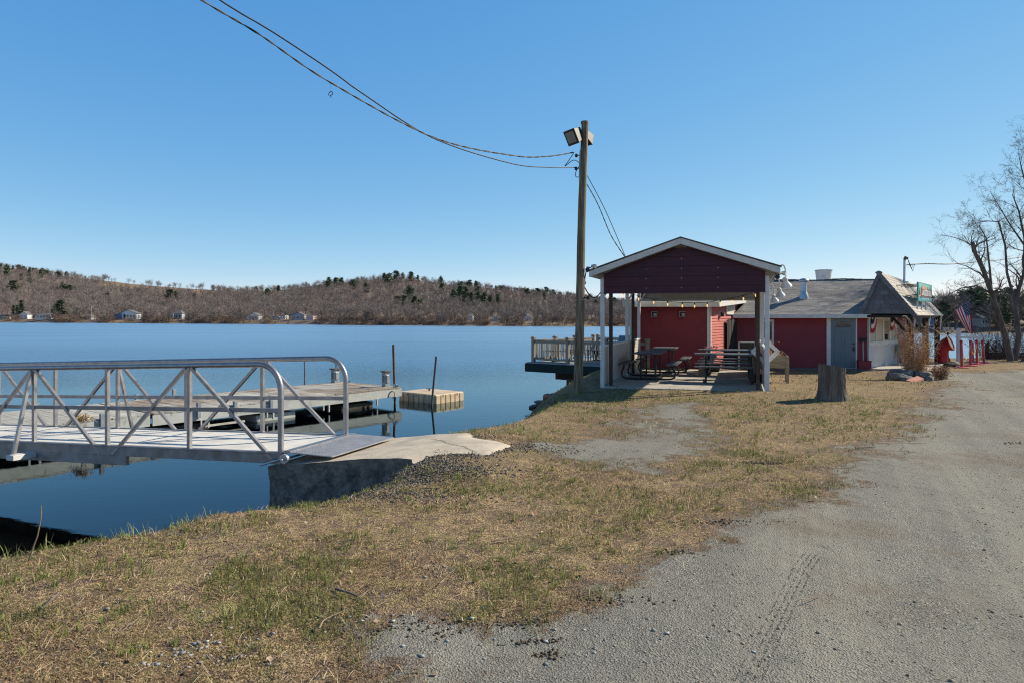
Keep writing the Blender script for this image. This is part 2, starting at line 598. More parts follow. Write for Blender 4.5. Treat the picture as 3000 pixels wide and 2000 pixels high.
def ground_z(x, y, fine=True):
    x = np.asarray(x, float); y = np.asarray(y, float)
    s, wb = shore_dist(x, y)
    zp = plateau(x, y)
    u = np.clip(s / wb, 0, 1)
    p = 1 - (1 - u) ** 1.6
    land = WZ + (zp - WZ) * p
    bed = WZ - np.minimum(.32 * np.abs(s), 3.4)
    z = np.where(s > 0, land, bed)
    # sits under the pavilion slab
    lu = (x - PV0.x) * PE1.x + (y - PV0.y) * PE1.y
    lv = (x - PV0.x) * PE2.x + (y - PV0.y) * PE2.y
    ins = sstep(-.1, .1, lu) * sstep(PWD + .1, PWD - .1, lu) * sstep(-.25, 0.0, lv) * sstep(PLN + .3, PLN, lv)
    z = np.where(s > 0, z * (1 - ins) + np.minimum(z, -.07) * ins, z)
    # sits under the concrete landing
    gt = (x - N0.x) * GH.x + (y - N0.y) * GH.y
    gw = (x - N0.x) * GB.x + (y - N0.y) * GB.y
    inl = sstep(-2.0, -1.75, gt) * sstep(.4, .1, gt) * sstep(-.06, .06, gw) * sstep(1.75, 1.55, gw)
    z = np.where(s > -.4, z * (1 - inl) + np.minimum(z, -.25) * inl, z)
    pw_ = sstep(-3.7, -2.8, gt) * sstep(-1.7, -2.0, gt) * sstep(-.8, -.1, gw) * sstep(2.3, 1.7, gw)
    pw_ = pw_ * sstep(.25, 1.0, s)
    z = np.where(s > .2, z * (1 - pw_) + (np.interp(-gt, [-.12, .35, .8, 1.3, 1.8, 2.4, 2.9, 3.5], [-.125, -.06, .003, .075, .122, .125, .1, .05]) - .02) * pw_, z)
    wt = sstep(-2.25, -1.85, gt) * sstep(.9, .2, gt) * sstep(1.75, .1, -gw) * (gw < .1)
    zt = np.interp(-gt, [-.3, -.1, .75, 1.2, 1.65, 2.0, 2.3], [-.9, -.74, -.47, -.34, -.15, .05, .09])
    z = np.where(s > 0, z * (1 - wt) + np.minimum(z, zt) * wt, z)
    if fine:
        gm = gravel_mask(x, y)
        k = sstep(0, .25, s)
        r = np.hypot(x, y)
        near = 1 / (1 + (r / 14) ** 2)
        z = z + k * ((fbm(x * 1.1, y * 1.1, 3, 3) - .5) * .05 + (fbm(x * 6, y * 6, 5, 3) - .5) * .035 * (1 - .65 * gm)
                     + (fbm(x * 22, y * 22, 9, 2) - .5) * (.012 - .003 * gm)) * near
        z = z + k * tracks(x, y)
    return z


def poly_sd(x, y, P):
    """Signed distance to a polygon (inside positive)."""
    best = np.full(x.shape, 1e9); inside = np.zeros(x.shape, bool)
    n = len(P)
    for i in range(n):
        ax, ay = P[i][:2]; bx, by = P[(i + 1) % n][:2]
        dx, dy = bx - ax, by - ay
        t = np.clip(((x - ax) * dx + (y - ay) * dy) / (dx * dx + dy * dy + 1e-12), 0, 1)
        best = np.minimum(best, np.hypot(x - ax - t * dx, y - ay - t * dy))
        c = ((ay > y) != (by > y))
        with np.errstate(divide='ignore', invalid='ignore'):
            xi = (bx - ax) * (y - ay) / (by - ay + 1e-12) + ax
        inside ^= c & (x < xi)
    return np.where(inside, best, -best)


def dg(pts):
    k = 3000 / 2352
    return [tuple(GP(a * k, b * k, 0.0)[:2]) for a, b in pts]


ROAD = dg([(2352, 838), (2250, 846), (2190, 842), (2110, 839), (2062, 850), (2120, 858), (2200, 868), (2196, 900), (2186, 932), (2120, 985), (2030, 1045), (1950, 1100), (1860, 1165),
           (1740, 1205), (1600, 1240), (1520, 1290), (1450, 1350), (1330, 1405), (1230, 1440), (1060, 1440), (930, 1430), (870, 1455),
           (950, 1530)]) + [(-.35, 2.6), (-.2, 1.5), (-1, -6), (-1, -60), (90, -60), (90, 30), (30, 30.5)]
PATCH = dg([(1440, 940), (1590, 928), (1606, 990), (1600, 1062), (1480, 1080), (1360, 1078), (1260, 1062), (1200, 1030), (1290, 1026), (1385, 1000), (1425, 965)])


def gravel_mask(x, y):
    a = np.maximum(poly_sd(x, y, ROAD), np.minimum(poly_sd(x, y, PATCH) - .32, .1))
    nz = (fbm(x * 1.3, y * 1.3, 21, 4) - .5) * 1.0 + (fbm(x * 7, y * 7, 33, 3) - .5) * .5
    r = np.hypot(x, y)
    sc = np.clip(r / 9, .6, 1.5)
    return sstep(-.75, .6, (a + nz * 1.2 * sc) / sc)


TR = dg([(1715, 1568), (1760, 1470), (1800, 1390), (1845, 1300), (1870, 1270)])


def poly_dist(x, y, P):
    best = np.full(x.shape, 1e9); off = np.zeros(x.shape)
    for (ax, ay), (bx, by) in zip(P[:-1], P[1:]):
        dx, dy = bx - ax, by - ay
        L = math.hypot(dx, dy)
        t = np.clip(((x - ax) * dx + (y - ay) * dy) / L ** 2, 0, 1)
        d = np.hypot(x - ax - t * dx, y - ay - t * dy)
        o = ((x - ax) * dy - (y - ay) * dx) / L
        m = d < best
        best = np.where(m, d, best); off = np.where(m, o, off)
    return best, off


def tracks(x, y):
    d, o = poly_dist(x, y, TR)
    w = sstep(.24, .16, d) * sstep(.2, .45, vnoise(x * 3, y * 3, 77) + .2)
    g = np.maximum(0, np.cos(o * 2 * math.pi / .1)) ** 2 * (.55 + .45 * np.cos((x * .25 + y) * 2 * math.pi / .07))
    z = -.01 * w * (.5 + .5 * np.cos(np.clip(o / .2, -1, 1) * math.pi))
    d2, o2 = poly_dist(x, y, [(2.2, 2.0), (3.0, 4.2), (5.2, 9.0), (8.5, 16), (12.5, 24)])
    z = z - .01 * sstep(.28, .12, d2)
    d3, o3 = poly_dist(x, y, [(4.4, 2.0), (5.0, 4.2), (7.2, 9.0), (10.5, 16), (14.5, 24)])
    return z - .01 * sstep(.28, .12, d3)


LANES = ([(1.1, 2.0), (1.9, 4.2), (3.9, 9.0), (7.0, 16), (11.0, 24), (16, 31)], [(2.7, 2.0), (3.5, 4.2), (5.6, 9.0), (8.8, 16), (12.8, 24), (18, 31)],
         [(5.2, 2.0), (6.2, 5), (8.4, 10), (11.6, 17), (15.5, 25), (20, 31)])


def lanes(x, y):
    v = np.zeros(x.shape)
    for P in LANES:
        d, o = poly_dist(x, y, P)
        d = d + (fbm(x * .9, y * .9, 15, 3) - .5) * .5
        rib = .75 + .25 * np.cos(o * 2 * math.pi / .11)
        v = np.maximum(v, sstep(.55, .1, d) * rib)
    return v


def axis(lo, f0, f1, hi, step, g):
    a = list(np.arange(f0, f1, step))
    s = step; x = f1
    right = []
    while x < hi:
        right.append(x); s *= g; x += s
    right.append(hi)
    s = step; x = f0; left = []
    while x > lo:
        s *= g; x -= s; left.append(max(x, lo))
    return np.array(left[::-1] + a + right)


xs = axis(-900, -4.4, 4.6, 900, .028, 1.028)
ys = axis(-120, 2.6, 7.6, 900, .022, 1.022)
X, Y = np.meshgrid(xs, ys)
Z = ground_z(X, Y)
GM = gravel_mask(X, Y)
ny, nx = X.shape
idx = np.arange(nx * ny).reshape(ny, nx)
quads = np.stack([idx[:-1, :-1], idx[:-1, 1:], idx[1:, 1:], idx[1:, :-1]], -1).reshape(-1, 4)
verts = np.stack([X, Y, Z], -1).reshape(-1, 3)
shd, _ = shore_dist(X, Y)
shd = shd.ravel()
LN = lanes(X, Y).ravel()
gm = GM.ravel()
fm = gm[quads].mean(1)


def ground_mat():
    m, nt, out = nodes_of('ground_turf_and_gravel')
    p = N(nt, 'ShaderNodeBsdfPrincipled')
    p.inputs['Roughness'].default_value = .95
    p.inputs['Specular IOR Level'].default_value = .15
    vec = coords(nt)
    att = N(nt, 'ShaderNodeAttribute', attribute_name='gravel').outputs['Fac']
    sh = N(nt, 'ShaderNodeAttribute', attribute_name='shore').outputs['Fac']
    fine = noise(nt, vec, 60, 5, .7)
    mid = noise(nt, vec, 9, 5, .65)
    big = noise(nt, vec, .9, 5, .6)
    straw = ramp(nt, fine, [(.38, (.06, .042, .026)), (.5, (.29, .2, .11)), (.62, (.58, .43, .25))])
    green = ramp(nt, fine, [(.34, (.09, .085, .03)), (.6, (.26, .25, .085))])
    turf = mixc(nt, ramp(nt, math_n(nt, 'ADD', math_n(nt, 'MULTIPLY', big, .55), math_n(nt, 'MULTIPLY', mid, .45)), [(.5, 0), (.6, .75)]), straw, green)
    soil = ramp(nt, fine, [(.36, (.06, .043, .033)), (.64, (.25, .18, .13))])
    turf = mixc(nt, ramp(nt, mid, [(.38, .95), (.5, 0)]), turf, soil)
    vo = N(nt, 'ShaderNodeTexVoronoi')
    vo.inputs['Scale'].default_value = 95
    nt.links.new(vec, vo.inputs['Vector'])
    peb = N(nt, 'ShaderNodeSeparateColor')
    nt.links.new(vo.outputs['Color'], peb.inputs[0])
    grav = ramp(nt, peb.outputs[0], [(0, (.085, .085, .08)), (.45, (.225, .22, .2)), (.85, (.335, .325, .29)), (1, (.6, .57, .51))])
    dust = ramp(nt, fine, [(.3, (.21, .205, .18)), (.7, (.355, .342, .295))])
    grav = mixc(nt, ramp(nt, noise(nt, vec, 1.3, 4), [(.4, .3), (.62, .9)]), grav, dust)
    lv = coords(nt, (.55, 9.0, 1))
    lv.node.vector_type = 'TEXTURE'
    lv.node.inputs['Rotation'].default_value = (0, 0, math.radians(-27))
    ln_ = noise(nt, lv, 1.0, 5, .62, .3)
    grav = mixc(nt, ramp(nt, ln_, [(.46, 0), (.64, .6)]), grav, ramp(nt, fine, [(.35, (.14, .137, .126)), (.65, (.29, .28, .25))]))
    grav = mixc(nt, ramp(nt, ln_, [(.34, .55), (.46, 0)]), grav, ramp(nt, fine, [(.3, (.25, .24, .205)), (.7, (.42, .4, .34))]))
    lane = N(nt, 'ShaderNodeAttribute', attribute_name='lane').outputs['Fac']
    lane = math_n(nt, 'MULTIPLY', lane, ramp(nt, noise(nt, vec, 1.1, 4), [(.3, .35), (.6, 1)]))
    grav = mixc(nt, math_n(nt, 'MULTIPLY', lane, .75), grav, ramp(nt, fine, [(.3, (.29, .275, .23)), (.7, (.43, .41, .345))]))
    grav = mixc(nt, .5, grav, mixc(nt, 1.0, grav, (.82, .79, .745), 'MULTIPLY'))
    blot = noise(nt, vec, .55, 5, .65)
    grav = mixc(nt, ramp(nt, blot, [(.53, 0), (.66, .6)]), grav, ramp(nt, fine, [(.35, (.1, .08, .06)), (.65, (.26, .2, .145))]))
    wob = math_n(nt, 'ADD', math_n(nt, 'MULTIPLY', math_n(nt, 'SUBTRACT', mid, .5), 1.5), math_n(nt, 'MULTIPLY', math_n(nt, 'SUBTRACT', noise(nt, vec, 2.6, 4), .5), 1.3))
    f = math_n(nt, 'ADD', att, wob)
    turf = mixc(nt, ramp(nt, f, [(.02, 0), (.36, .9)]), turf, soil)
    f = ramp(nt, f, [(.34, 0), (.66, 1)])
    c = mixc(nt, f, turf, grav)
    mud = ramp(nt, fine, [(.35, (.12, .075, .03)), (.65, (.36, .23, .1))])
    c = mixc(nt, ramp(nt, sh, [(.5, 1), (.56, 0)]), c, mud)
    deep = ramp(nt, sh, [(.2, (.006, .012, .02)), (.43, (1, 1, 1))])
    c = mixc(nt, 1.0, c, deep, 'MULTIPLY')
    nt.links.new(c, p.inputs['Base Color'])
    h = math_n(nt, 'ADD', fine, math_n(nt, 'MULTIPLY', vo.outputs['Distance'], .9))
    nt.links.new(bump(nt, h, 1.0, .009), p.inputs['Normal'])
    nt.links.new(p.outputs[0], out.inputs[0])
    return m


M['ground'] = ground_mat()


def sub_mesh(name, sel):
    q = quads[sel]
    u, inv = np.unique(q, return_inverse=True)
    o = np_mesh(name, verts[u], inv.reshape(-1, 4), M['ground'], smooth=True)
    for an, arr in (('gravel', gm[u]), ('lane', LN[u]), ('shore', np.clip(.5 + shd[u] * .1, 0, 1))):
        a = o.data.attributes.new(an, 'FLOAT', 'POINT')
        a.data.foreach_set('value', arr.astype(np.float32))
    return tag(o, kind='structure')


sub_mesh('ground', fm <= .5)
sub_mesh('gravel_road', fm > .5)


def gz(x, y):
    return float(ground_z(np.array([float(x)]), np.array([float(y)]), False)[0])


# lake surface
def water_mat():
    m, nt, out = nodes_of('lake_water')
    geo = N(nt, 'ShaderNodeNewGeometry')
    sep = N(nt, 'ShaderNodeSeparateXYZ')
    nt.links.new(geo.outputs['Position'], sep.inputs[0])
    pos = geo.outputs['Position']

    def mp(s):
        q = nt.nodes.new('ShaderNodeMapping')
        q.inputs['Scale'].default_value = s
        nt.links.new(pos, q.inputs[0])
        return q.outputs[0]
    far = N(nt, 'ShaderNodeMapRange', interpolation_type='SMOOTHSTEP')
    far.inputs[1].default_value = 14
    far.inputs[2].default_value = 60
    nt.links.new(sep.outputs[1], far.inputs[0])
    patch = ramp(nt, noise(nt, mp((.012, .06, 1)), 1.0, 3), [(.38, .35), (.62, 1)])
    amp = math_n(nt, 'MULTIPLY', math_n(nt, 'ADD', math_n(nt, 'MULTIPLY', far.outputs[0], 1.0), .05), patch)
    h1 = noise(nt, mp((1.6, 5.0, 1)), 1.0, 4, .6)
    h2 = noise(nt, mp((.35, 1.3, 1)), 1.0, 4, .6)
    h = math_n(nt, 'ADD', math_n(nt, 'MULTIPLY', h1, .35), math_n(nt, 'MULTIPLY', h2, .9))
    b = N(nt, 'ShaderNodeBump')
    b.inputs['Distance'].default_value = .06
    nt.links.new(amp, b.inputs['Strength'])
    nt.links.new(h, b.inputs['Height'])
    fr = N(nt, 'ShaderNodeFresnel')
    fr.inputs['IOR'].default_value = 1.333
    nt.links.new(b.outputs[0], fr.inputs['Normal'])
    gl = N(nt, 'ShaderNodeBsdfGlossy')
    gl.inputs['Color'].default_value = (.86, .97, 1, 1)
    rg = N(nt, 'ShaderNodeMapRange')
    rg.inputs[1].default_value = 17; rg.inputs[2].default_value = 50
    rg.inputs[3].default_value = .012; rg.inputs[4].default_value = .29
    nt.links.new(sep.outputs[1], rg.inputs[0])
    nt.links.new(rg.outputs[0], gl.inputs['Roughness'])
    nt.links.new(b.outputs[0], gl.inputs['Normal'])
    tr = N(nt, 'ShaderNodeBsdfTransparent')
    tr.inputs['Color'].default_value = (.62, .74, .74, 1)
    mx = N(nt, 'ShaderNodeMixShader')
    nt.links.new(fr.outputs[0], mx.inputs[0]); nt.links.new(tr.outputs[0], mx.inputs[1]); nt.links.new(gl.outputs[0], mx.inputs[2])
    nt.links.new(mx.outputs[0], out.inputs[0])
    return m


M['water'] = water_mat()
wa = MB().quad((-900, -100, WZ), (900, -100, WZ), (900, 900, WZ), (-900, 900, WZ)).build('lake_water', M['water'], origin=(0, 0, WZ), fix=False)
tag(wa, kind='structure')

# ------------------------------------------------------------------ far hills
A_S = [-1.6, -.75, -.4, -.25, 0, .15, .4, .53, .6, .75, 1.6]
D_S = [475, 400, 316, 272, 233, 231, 215, 158, 131, 127, 127]
A_R = [-1.6, -.9, -.75, -.7, -.65, -.6, -.525, -.47, -.4, -.36, -.325, -.285, -.25, -.2, -.16, -.1, -.05, 0, .05, .1, .14, .2, .3, .45, .58, .75, 1.6]
Y_R = [782, 778, 781, 795, 810, 821, 838, 846, 853, 851, 847, 834, 827, 819, 815, 831, 839, 851, 859, 870, 882, 890, 895, 900, 915, 918, 918]
T_R = [2.4, 2.4, 2.4, 2.4, 2.4, 2.4, 2.4, 2.4, 2.4, 2.4, 2.4, 2.4, 2.4, 2.4, 2.4, 2.4, 2.4, 2.4, 2.6, 2.6, 2.6, 2.6, 2.4, 2.4, 2.2, 2.2, 2.2]


def hill_ds(a): return np.interp(a, A_S, D_S)


def hill_z(a, d):
    ds = hill_ds(a); k = np.interp(a, A_R, T_R); dr = ds * k
    zr = CZ + (HZ - np.interp(a, A_R, Y_R)) / F * dr
    bank = 1.6 * sstep(0, 14, d - ds)
    u = np.clip((d - ds - 16) / (dr - ds - 16), 0, 1)
    z = WZ + bank + (zr - .7) * (u ** 1.25)
    z = z - np.maximum(0, d - dr) * .12
    return np.where(d < ds, WZ - (ds - d) * .3, z)


aa = np.linspace(-1.6, 1.6, 420)
tt = np.concatenate([[-.03, -.005], np.linspace(0, 1, 60) ** 1.4, [1.1, 1.4, 1.8]])
A2, T2 = np.meshgrid(aa, tt)
dsA = hill_ds(A2); drA = dsA * np.interp(A2, A_R, T_R)
D2 = dsA + T2 * (drA - dsA)
Z2 = hill_z(A2, D2)
Z2 = Z2 + (fbm(A2 * D2 / 20, D2 / 20, 4, 3) - .5) * 1.2 * sstep(0, .1, T2)
hv = np.stack([A2 * D2, D2, Z2], -1).reshape(-1, 3)
n2 = len(aa)
i2 = np.arange(hv.shape[0]).reshape(len(tt), n2)
hq = np.stack([i2[:-1, :-1], i2[:-1, 1:], i2[1:, 1:], i2[1:, :-1]], -1).reshape(-1, 4)
pxh = 1500 + A2.ravel() * F
nzv = fbm(hv[:, 0] / 9, hv[:, 1] / 14, 8, 3)
litter = np.array([.2, .15, .12]) * (.7 + .6 * nzv[:, None])
tan = np.array([.25, .178, .11]) * (.75 + .5 * nzv[:, None])
field = ((T2.ravel() > .80) & (pxh > 300) & (pxh < 640)).astype(float)
low = (sstep(.07, .02, T2.ravel()) * sstep(.42, .6, fbm(hv[:, 0] / 25, hv[:, 1] / 8, 12, 3)))
low = np.maximum(low, sstep(.03, .0, np.abs(T2.ravel() - .05 - .0001 * (pxh - 1600))) * sstep(1540, 1600, pxh) * sstep(1800, 1760, pxh) * .8)
cf = np.clip(field + low, 0, 1)[:, None]
tag(np_mesh('hills', hv, hq, M['col'], litter * (1 - cf) + tan * cf, smooth=True), kind='structure')


# ---- distant trees (arrays)
def bare_tree(seed, nl=34, lean=0.0):
    """Leafless crown about 1 high: trunk and many thin rising branches, as triangles."""
    r = np.random.default_rng(seed)
    v, f = [], []

    def blade(p0, p1, w0, w1):
        p0 = np.array(p0); p1 = np.array(p1)
        d = p1 - p0
        s = np.cross(d, r.normal(size=3)); s /= np.linalg.norm(s) + 1e-9
        b = len(v)
        v.extend([p0 - s * w0, p0 + s * w0, p1 + s * w1, p1 - s * w1])
        f.extend([(b, b + 1, b + 2), (b, b + 2, b + 3)])
    for q in range(2):
        blade((0, 0, 0), (lean, 0, .55), .022, .012)
    for i in range(nl):
        z = r.uniform(.14, .6)
        q = r.uniform(0, 2 * math.pi)
        ln = r.uniform(.22, .42) * (1 - .25 * z)
        el = r.uniform(.35, 1.2)
        p0 = np.array([lean * z / .55, 0, z])
        p1 = p0 + ln * np.array([math.cos(q) * math.cos(el), math.sin(q) * math.cos(el), math.sin(el)])
        blade(p0, p1, .006, .003)
        for j in range(6):
            t = r.uniform(.3, 1)
            a = p0 + (p1 - p0) * t
            q2 = q + r.normal() * .9
            e2 = el + r.normal() * .45
            l2 = r.uniform(.08, .2)
            b_ = a + l2 * np.array([math.cos(q2) * math.cos(e2), math.sin(q2) * math.cos(e2), math.sin(e2)])
            blade(a, b_, .0034, .0018)
    return np.array(v), np.array(f)


def pine(seed, kind=0):
    """Evergreen about 1 high: whorled, drooping sprays of small faces."""
    r = np.random.default_rng(seed)
    v, f = [], []
    s = .014
    b = 0
    v += [(-s, 0, 0), (s, 0, 0), (0, 0, .95), (0, -s, 0), (0, s, 0), (0, 0, .95)]
    f += [(0, 1, 2), (3, 4, 5)]
    nb = 80
    for i in range(nb):
        z = r.uniform(.16 if kind == 0 else .3, .98)
        if kind == 0:
            R = .2 * (1.03 - z) ** .75 + .02
        elif kind == 1:
            R = .25 * math.sqrt(max(.02, 1 - ((z - .62) / .42) ** 2))
        else:
            R = .1 * (1.03 - z) ** .6 + .01
        R *= r.uniform(.55, 1.15)
        q = r.uniform(0, 2 * math.pi)
        for j in range(6):
            t = r.uniform(.25, 1)
            c = np.array([math.cos(q) * R * t, math.sin(q) * R * t, z + r.normal() * .02 - .04 * t])
            m = .06 if kind < 2 else .04
            tri = c + r.normal(size=(3, 3)) * m * np.array([1, 1, .55])
            b = len(v)
            v.extend(list(tri)); f.append((b, b + 1, b + 2))
    return np.array(v), np.array(f)


BT = [bare_tree(i, 30 + 3 * (i % 4), .06 * (i % 3 - 1)) for i in range(7)]
PT = [pine(40 + i, k) for i, k in enumerate((0, 1, 0, 1, 2))]

HOUSES = [  # px from, to, base row, height m, width, material, roof, label
    (-4, 28, 'hyellow', 2.6, 'low cream house half out of frame at the left end of the far shore'),
    (62, 90, 'hwall', 4.0, 'steep gabled white cottage beside slim evergreens at the far left'),
    (108, 153, 'hwall', 3.2, 'white bungalow with wide hipped roof left of the big dark spruce'),
    (250, 276, 'hgrey', 2.6, 'low grey cottage half hidden by bare trees right of the big dark spruce'),
    (352, 410, 'hwall', 4.6, 'two storey white gabled house with blue side wing on the far shore'),
    (505, 540, 'hgrey', 4.4, 'pale grey house with porch screened by bare trees right of the blue winged house'),
    (727, 766, 'hwall', 3.0, 'white gabled shed with low grey wing, leftmost of the mid shore cluster'),
    (800, 820, 'hgrey', 2.2, 'small pale camper beside a white hut in the mid shore cluster'),
    (824, 842, 'hwall', 2.6, 'little white gabled hut right of the camper on the far shore'),
    (855, 897, 'hgrey', 3.2, 'long grey cottage with two gables next to the pink trailer'),
    (900, 924, 'hpink', 2.2, 'pinkish flat topped trailer at the right end of the mid shore cluster'),
    (1372, 1388, 'hwall', 2.2, 'tiny white cottage behind bare trees below the evergreen hill'),
    (1444, 1458, 'hwall', 2.2, 'tiny white cabin by the far shore left of the wooden pole'),
    (1538, 1554, 'hwall', 2.4, 'small white shed at the foot of the tan track near the wooden pole'),
]


def house(px0, px1, mk, hgt, label, dd=24, z=None):
    a = ((px0 + px1) / 2 - 1500) / F
    d = float(hill_ds(a)) + dd
    if z is None:
        z = float(hill_z(np.array([a]), np.array([d]))[0])
    c = V((a * d, d, z))
    w = (px1 - px0) / F * d
    hgt *= 1.13
    t = thing('lake_house', label, 'house', c, 'houses along the far shore')
    dp = max(4.0, w * .5)
    rot = Matrix.Rotation(.35 * (random.random() - .3), 3, 'Z')
    X_, Y_ = rot @ V((1, 0, 0)), rot @ V((0, 1, 0))
    ax = (X_, Y_, UP)
    MB().box(c + UP * (hgt * .31 - .4), (w * .86, dp, hgt * .62 + .8), ax).build('wall', M[mk], t)
    h0 = hgt * .62
    flat = 'flat' in label or 'camper' in label
    r = MB()
    if flat:
        r.box(c + UP * (h0 + .12), (w * .9, dp + .3, .22), ax)
    elif 'gabled' in label or 'gables' in label:
        hw = w * .47
        for sx in (-1, 1):
            p = [c + Y_ * (-dp / 2 - .4) + UP * hgt, c + Y_ * (dp / 2 + .4) + UP * hgt]
            q = [c + Y_ * (dp / 2 + .4) + X_ * sx * hw + UP * (h0 - .1), c + Y_ * (-dp / 2 - .4) + X_ * sx * hw + UP * (h0 - .1)]
            r.prism(p + q, UP * .16)
        MB().prism([c - Y_ * dp / 2 - X_ * w * .43 + UP * h0, c - Y_ * dp / 2 + X_ * w * .43 + UP * h0, c - Y_ * dp / 2 + UP * (hgt - .05)], Y_ * dp).build('gable', M[mk], t)
    else:
        hw = w * .48; hd = dp / 2 + .4
        e = [c - X_ * hw - Y_ * hd + UP * h0, c + X_ * hw - Y_ * hd + UP * h0, c + X_ * hw + Y_ * hd + UP * h0, c - X_ * hw + Y_ * hd + UP * h0]
        k0, k1 = c - X_ * w * .2 + UP * hgt, c + X_ * w * .2 + UP * hgt
        r.add(e + [k0, k1], [(0, 1, 5, 4), (1, 2, 5), (2, 3, 4, 5), (3, 0, 4), (3, 2, 1, 0)])
    r.build('roof', M['hroof' if mk != 'hpink' else 'hpink'], t)
    n = max(2, int(w / 2.0))
    for i in range(n):
        x = (-.36 + .72 * (i + .5) / n) * w
        p = c - Y_ * (dp / 2 + .03) + X_ * x + UP * (h0 * .58)
        f = MB().box(p, (min(.9, w * .1), .06, h0 * .42), ax).build('window', M['glass'], t)
    if 'blue' in label:
        MB().box(c - X_ * w * .36 - Y_ * (dp / 2 + 1.0) + UP * h0 * .45, (w * .4, 2.0, h0 * .9 + .4), ax).build('blue_wing', M['hblue'], t)
    return t


for i, (p0, p1, mk, hg, lb) in enumerate(HOUSES):
    house(p0, p1, mk, hg, lb, 20 + 3 * (i % 3))
house(1236, 1258, 'hyellow', 3.6, 'pale yellow house high among evergreens on the middle hill', 165)
house(2700, 2716, 'hblue', 2.6, 'small blue boathouse seen between the dark porch posts', 9)
house(2716, 2738, 'hwall', 2.8, 'white shoreside cottage seen between the dark porch posts', 7)
house(2846, 2872, 'hgrey', 2.4, 'low grey house on the bank behind the hanging flag', 9)

bare_cols = np.array([(.235, .198, .178), (.21, .187, .175), (.265, .215, .188), (.23, .207, .195), (.245, .185, .163)])
pine_cols = np.array([(.1, .13, .075), (.115, .14, .08), (.09, .12, .07), (.13, .14, .085)])


def scatter(n, seed, amin, amax, t0, t1, hmin, hmax, skip=None, tp=1.0):
    r = np.random.default_rng(seed)
    a = r.uniform(amin, amax, n); t = t0 + (t1 - t0) * r.uniform(0, 1, n) ** tp
    ds = hill_ds(a); d = ds + t * (ds * np.interp(a, A_R, T_R) - ds)
    px = 1500 + a * F
    keep = ~((t > .80) & (px > 310) & (px < 620) & (r.uniform(size=n) > .05))
    keep &= ~((px > 1560) & (px < 1790) & (d - ds < 12) & (r.uniform(size=n) > .6))
    for (p0, p1, *_) in HOUSES:
        keep &= ~((px > p0 - 6) & (px < p1 + 6) & (d - ds < 34) & (r.uniform(size=n) > (.0 if hmax > .02 else .12)))
    z = hill_z(a, d) - .3
    h = r.uniform(hmin, hmax, n) * ds
    return np.stack([a * d, d, z], 1)[keep], h[keep], a[keep], r


def forest(name, P, H, protos, cols, r, stretch=1.0):
    V_, F_, C_ = [], [], []
    b = 0
    for i in range(len(P)):
        pv, pf = protos[i % len(protos)]
        q = r.uniform(0, 2 * math.pi); c, s = math.cos(q), math.sin(q)
        k = H[i]; wz = k * r.uniform(.85, 1.25) * stretch
        v = np.empty_like(pv)
        v[:, 0] = (pv[:, 0] * c - pv[:, 1] * s) * wz + P[i, 0]
        v[:, 1] = (pv[:, 0] * s + pv[:, 1] * c) * wz + P[i, 1]
        v[:, 2] = pv[:, 2] * k + P[i, 2]
        V_.append(v); F_.append(pf + b); b += len(v)
        cc = cols[r.integers(len(cols))] * r.uniform(.75, 1.25)
        C_.append(np.broadcast_to(cc, (len(v), 3)) * r.uniform(.8, 1.2, (len(v), 1)))
    return tag(np_mesh(name, np.concatenate(V_), np.concatenate(F_), M['col'], np.concatenate(C_)), kind='stuff')


P, H, _, r_ = scatter(8800, 101, -.95, .62, .03, 1.03, .015, .028, tp=.95)
forest('bare_forest', P, H, BT, bare_cols, r_)
P, H, _, r_ = scatter(2300, 107, -.95, .2, .0, .06, .004, .0115)
forest('shore_undergrowth', P, H, BT, bare_cols * np.array([.95, .85, .75]), r_, 2.2)
P, H, _, r_ = scatter(420, 103, .53, 1.2, .02, .9, .048, .072)
forest('bare_forest_right_shore', P, H, BT, bare_cols, r_).name = 'bare_shore_forest'


def distant(name, proto, cols, pos, h, label, cat, group, wide=1.0):
    k = random.randrange(len(cols))
    c = cols[k] * random.uniform(.85, 1.15)
    pv, pf = proto
    q = random.uniform(0, 6.28); cc, ss = math.cos(q), math.sin(q)
    w = h * wide
    v = np.stack([(pv[:, 0] * cc - pv[:, 1] * ss) * w, (pv[:, 0] * ss + pv[:, 1] * cc) * w, pv[:, 2] * h], 1)
    o = np_mesh(name, v, pf, M['col'], np.broadcast_to(c, (len(v), 3)) * RNG.uniform(.7, 1.3, (len(v), 1)))
    o.location = pos
    return tag(o, label, cat, group)


def at_hill(px, t=None, dd=None):
    a = (px - 1500) / F
    ds = float(hill_ds(a)); dr = ds * float(np.interp(a, A_R, T_R))
    d = ds + dd if dd is not None else ds + t * (dr - ds)
    return V((a * d, d, float(hill_z(np.array([a]), np.array([d]))[0]) - .2))


def at_hill_py(px, py):
    """Hillside point seen at (px, py)."""
    best = None
    for k in range(1, 100):
        p = at_hill(px, k / 100)
        yy = HZ - (p.z - CZ) / p.y * F
        if best is None or abs(yy - py) < best[0]:
            best = (abs(yy - py), p)
    return best[1]


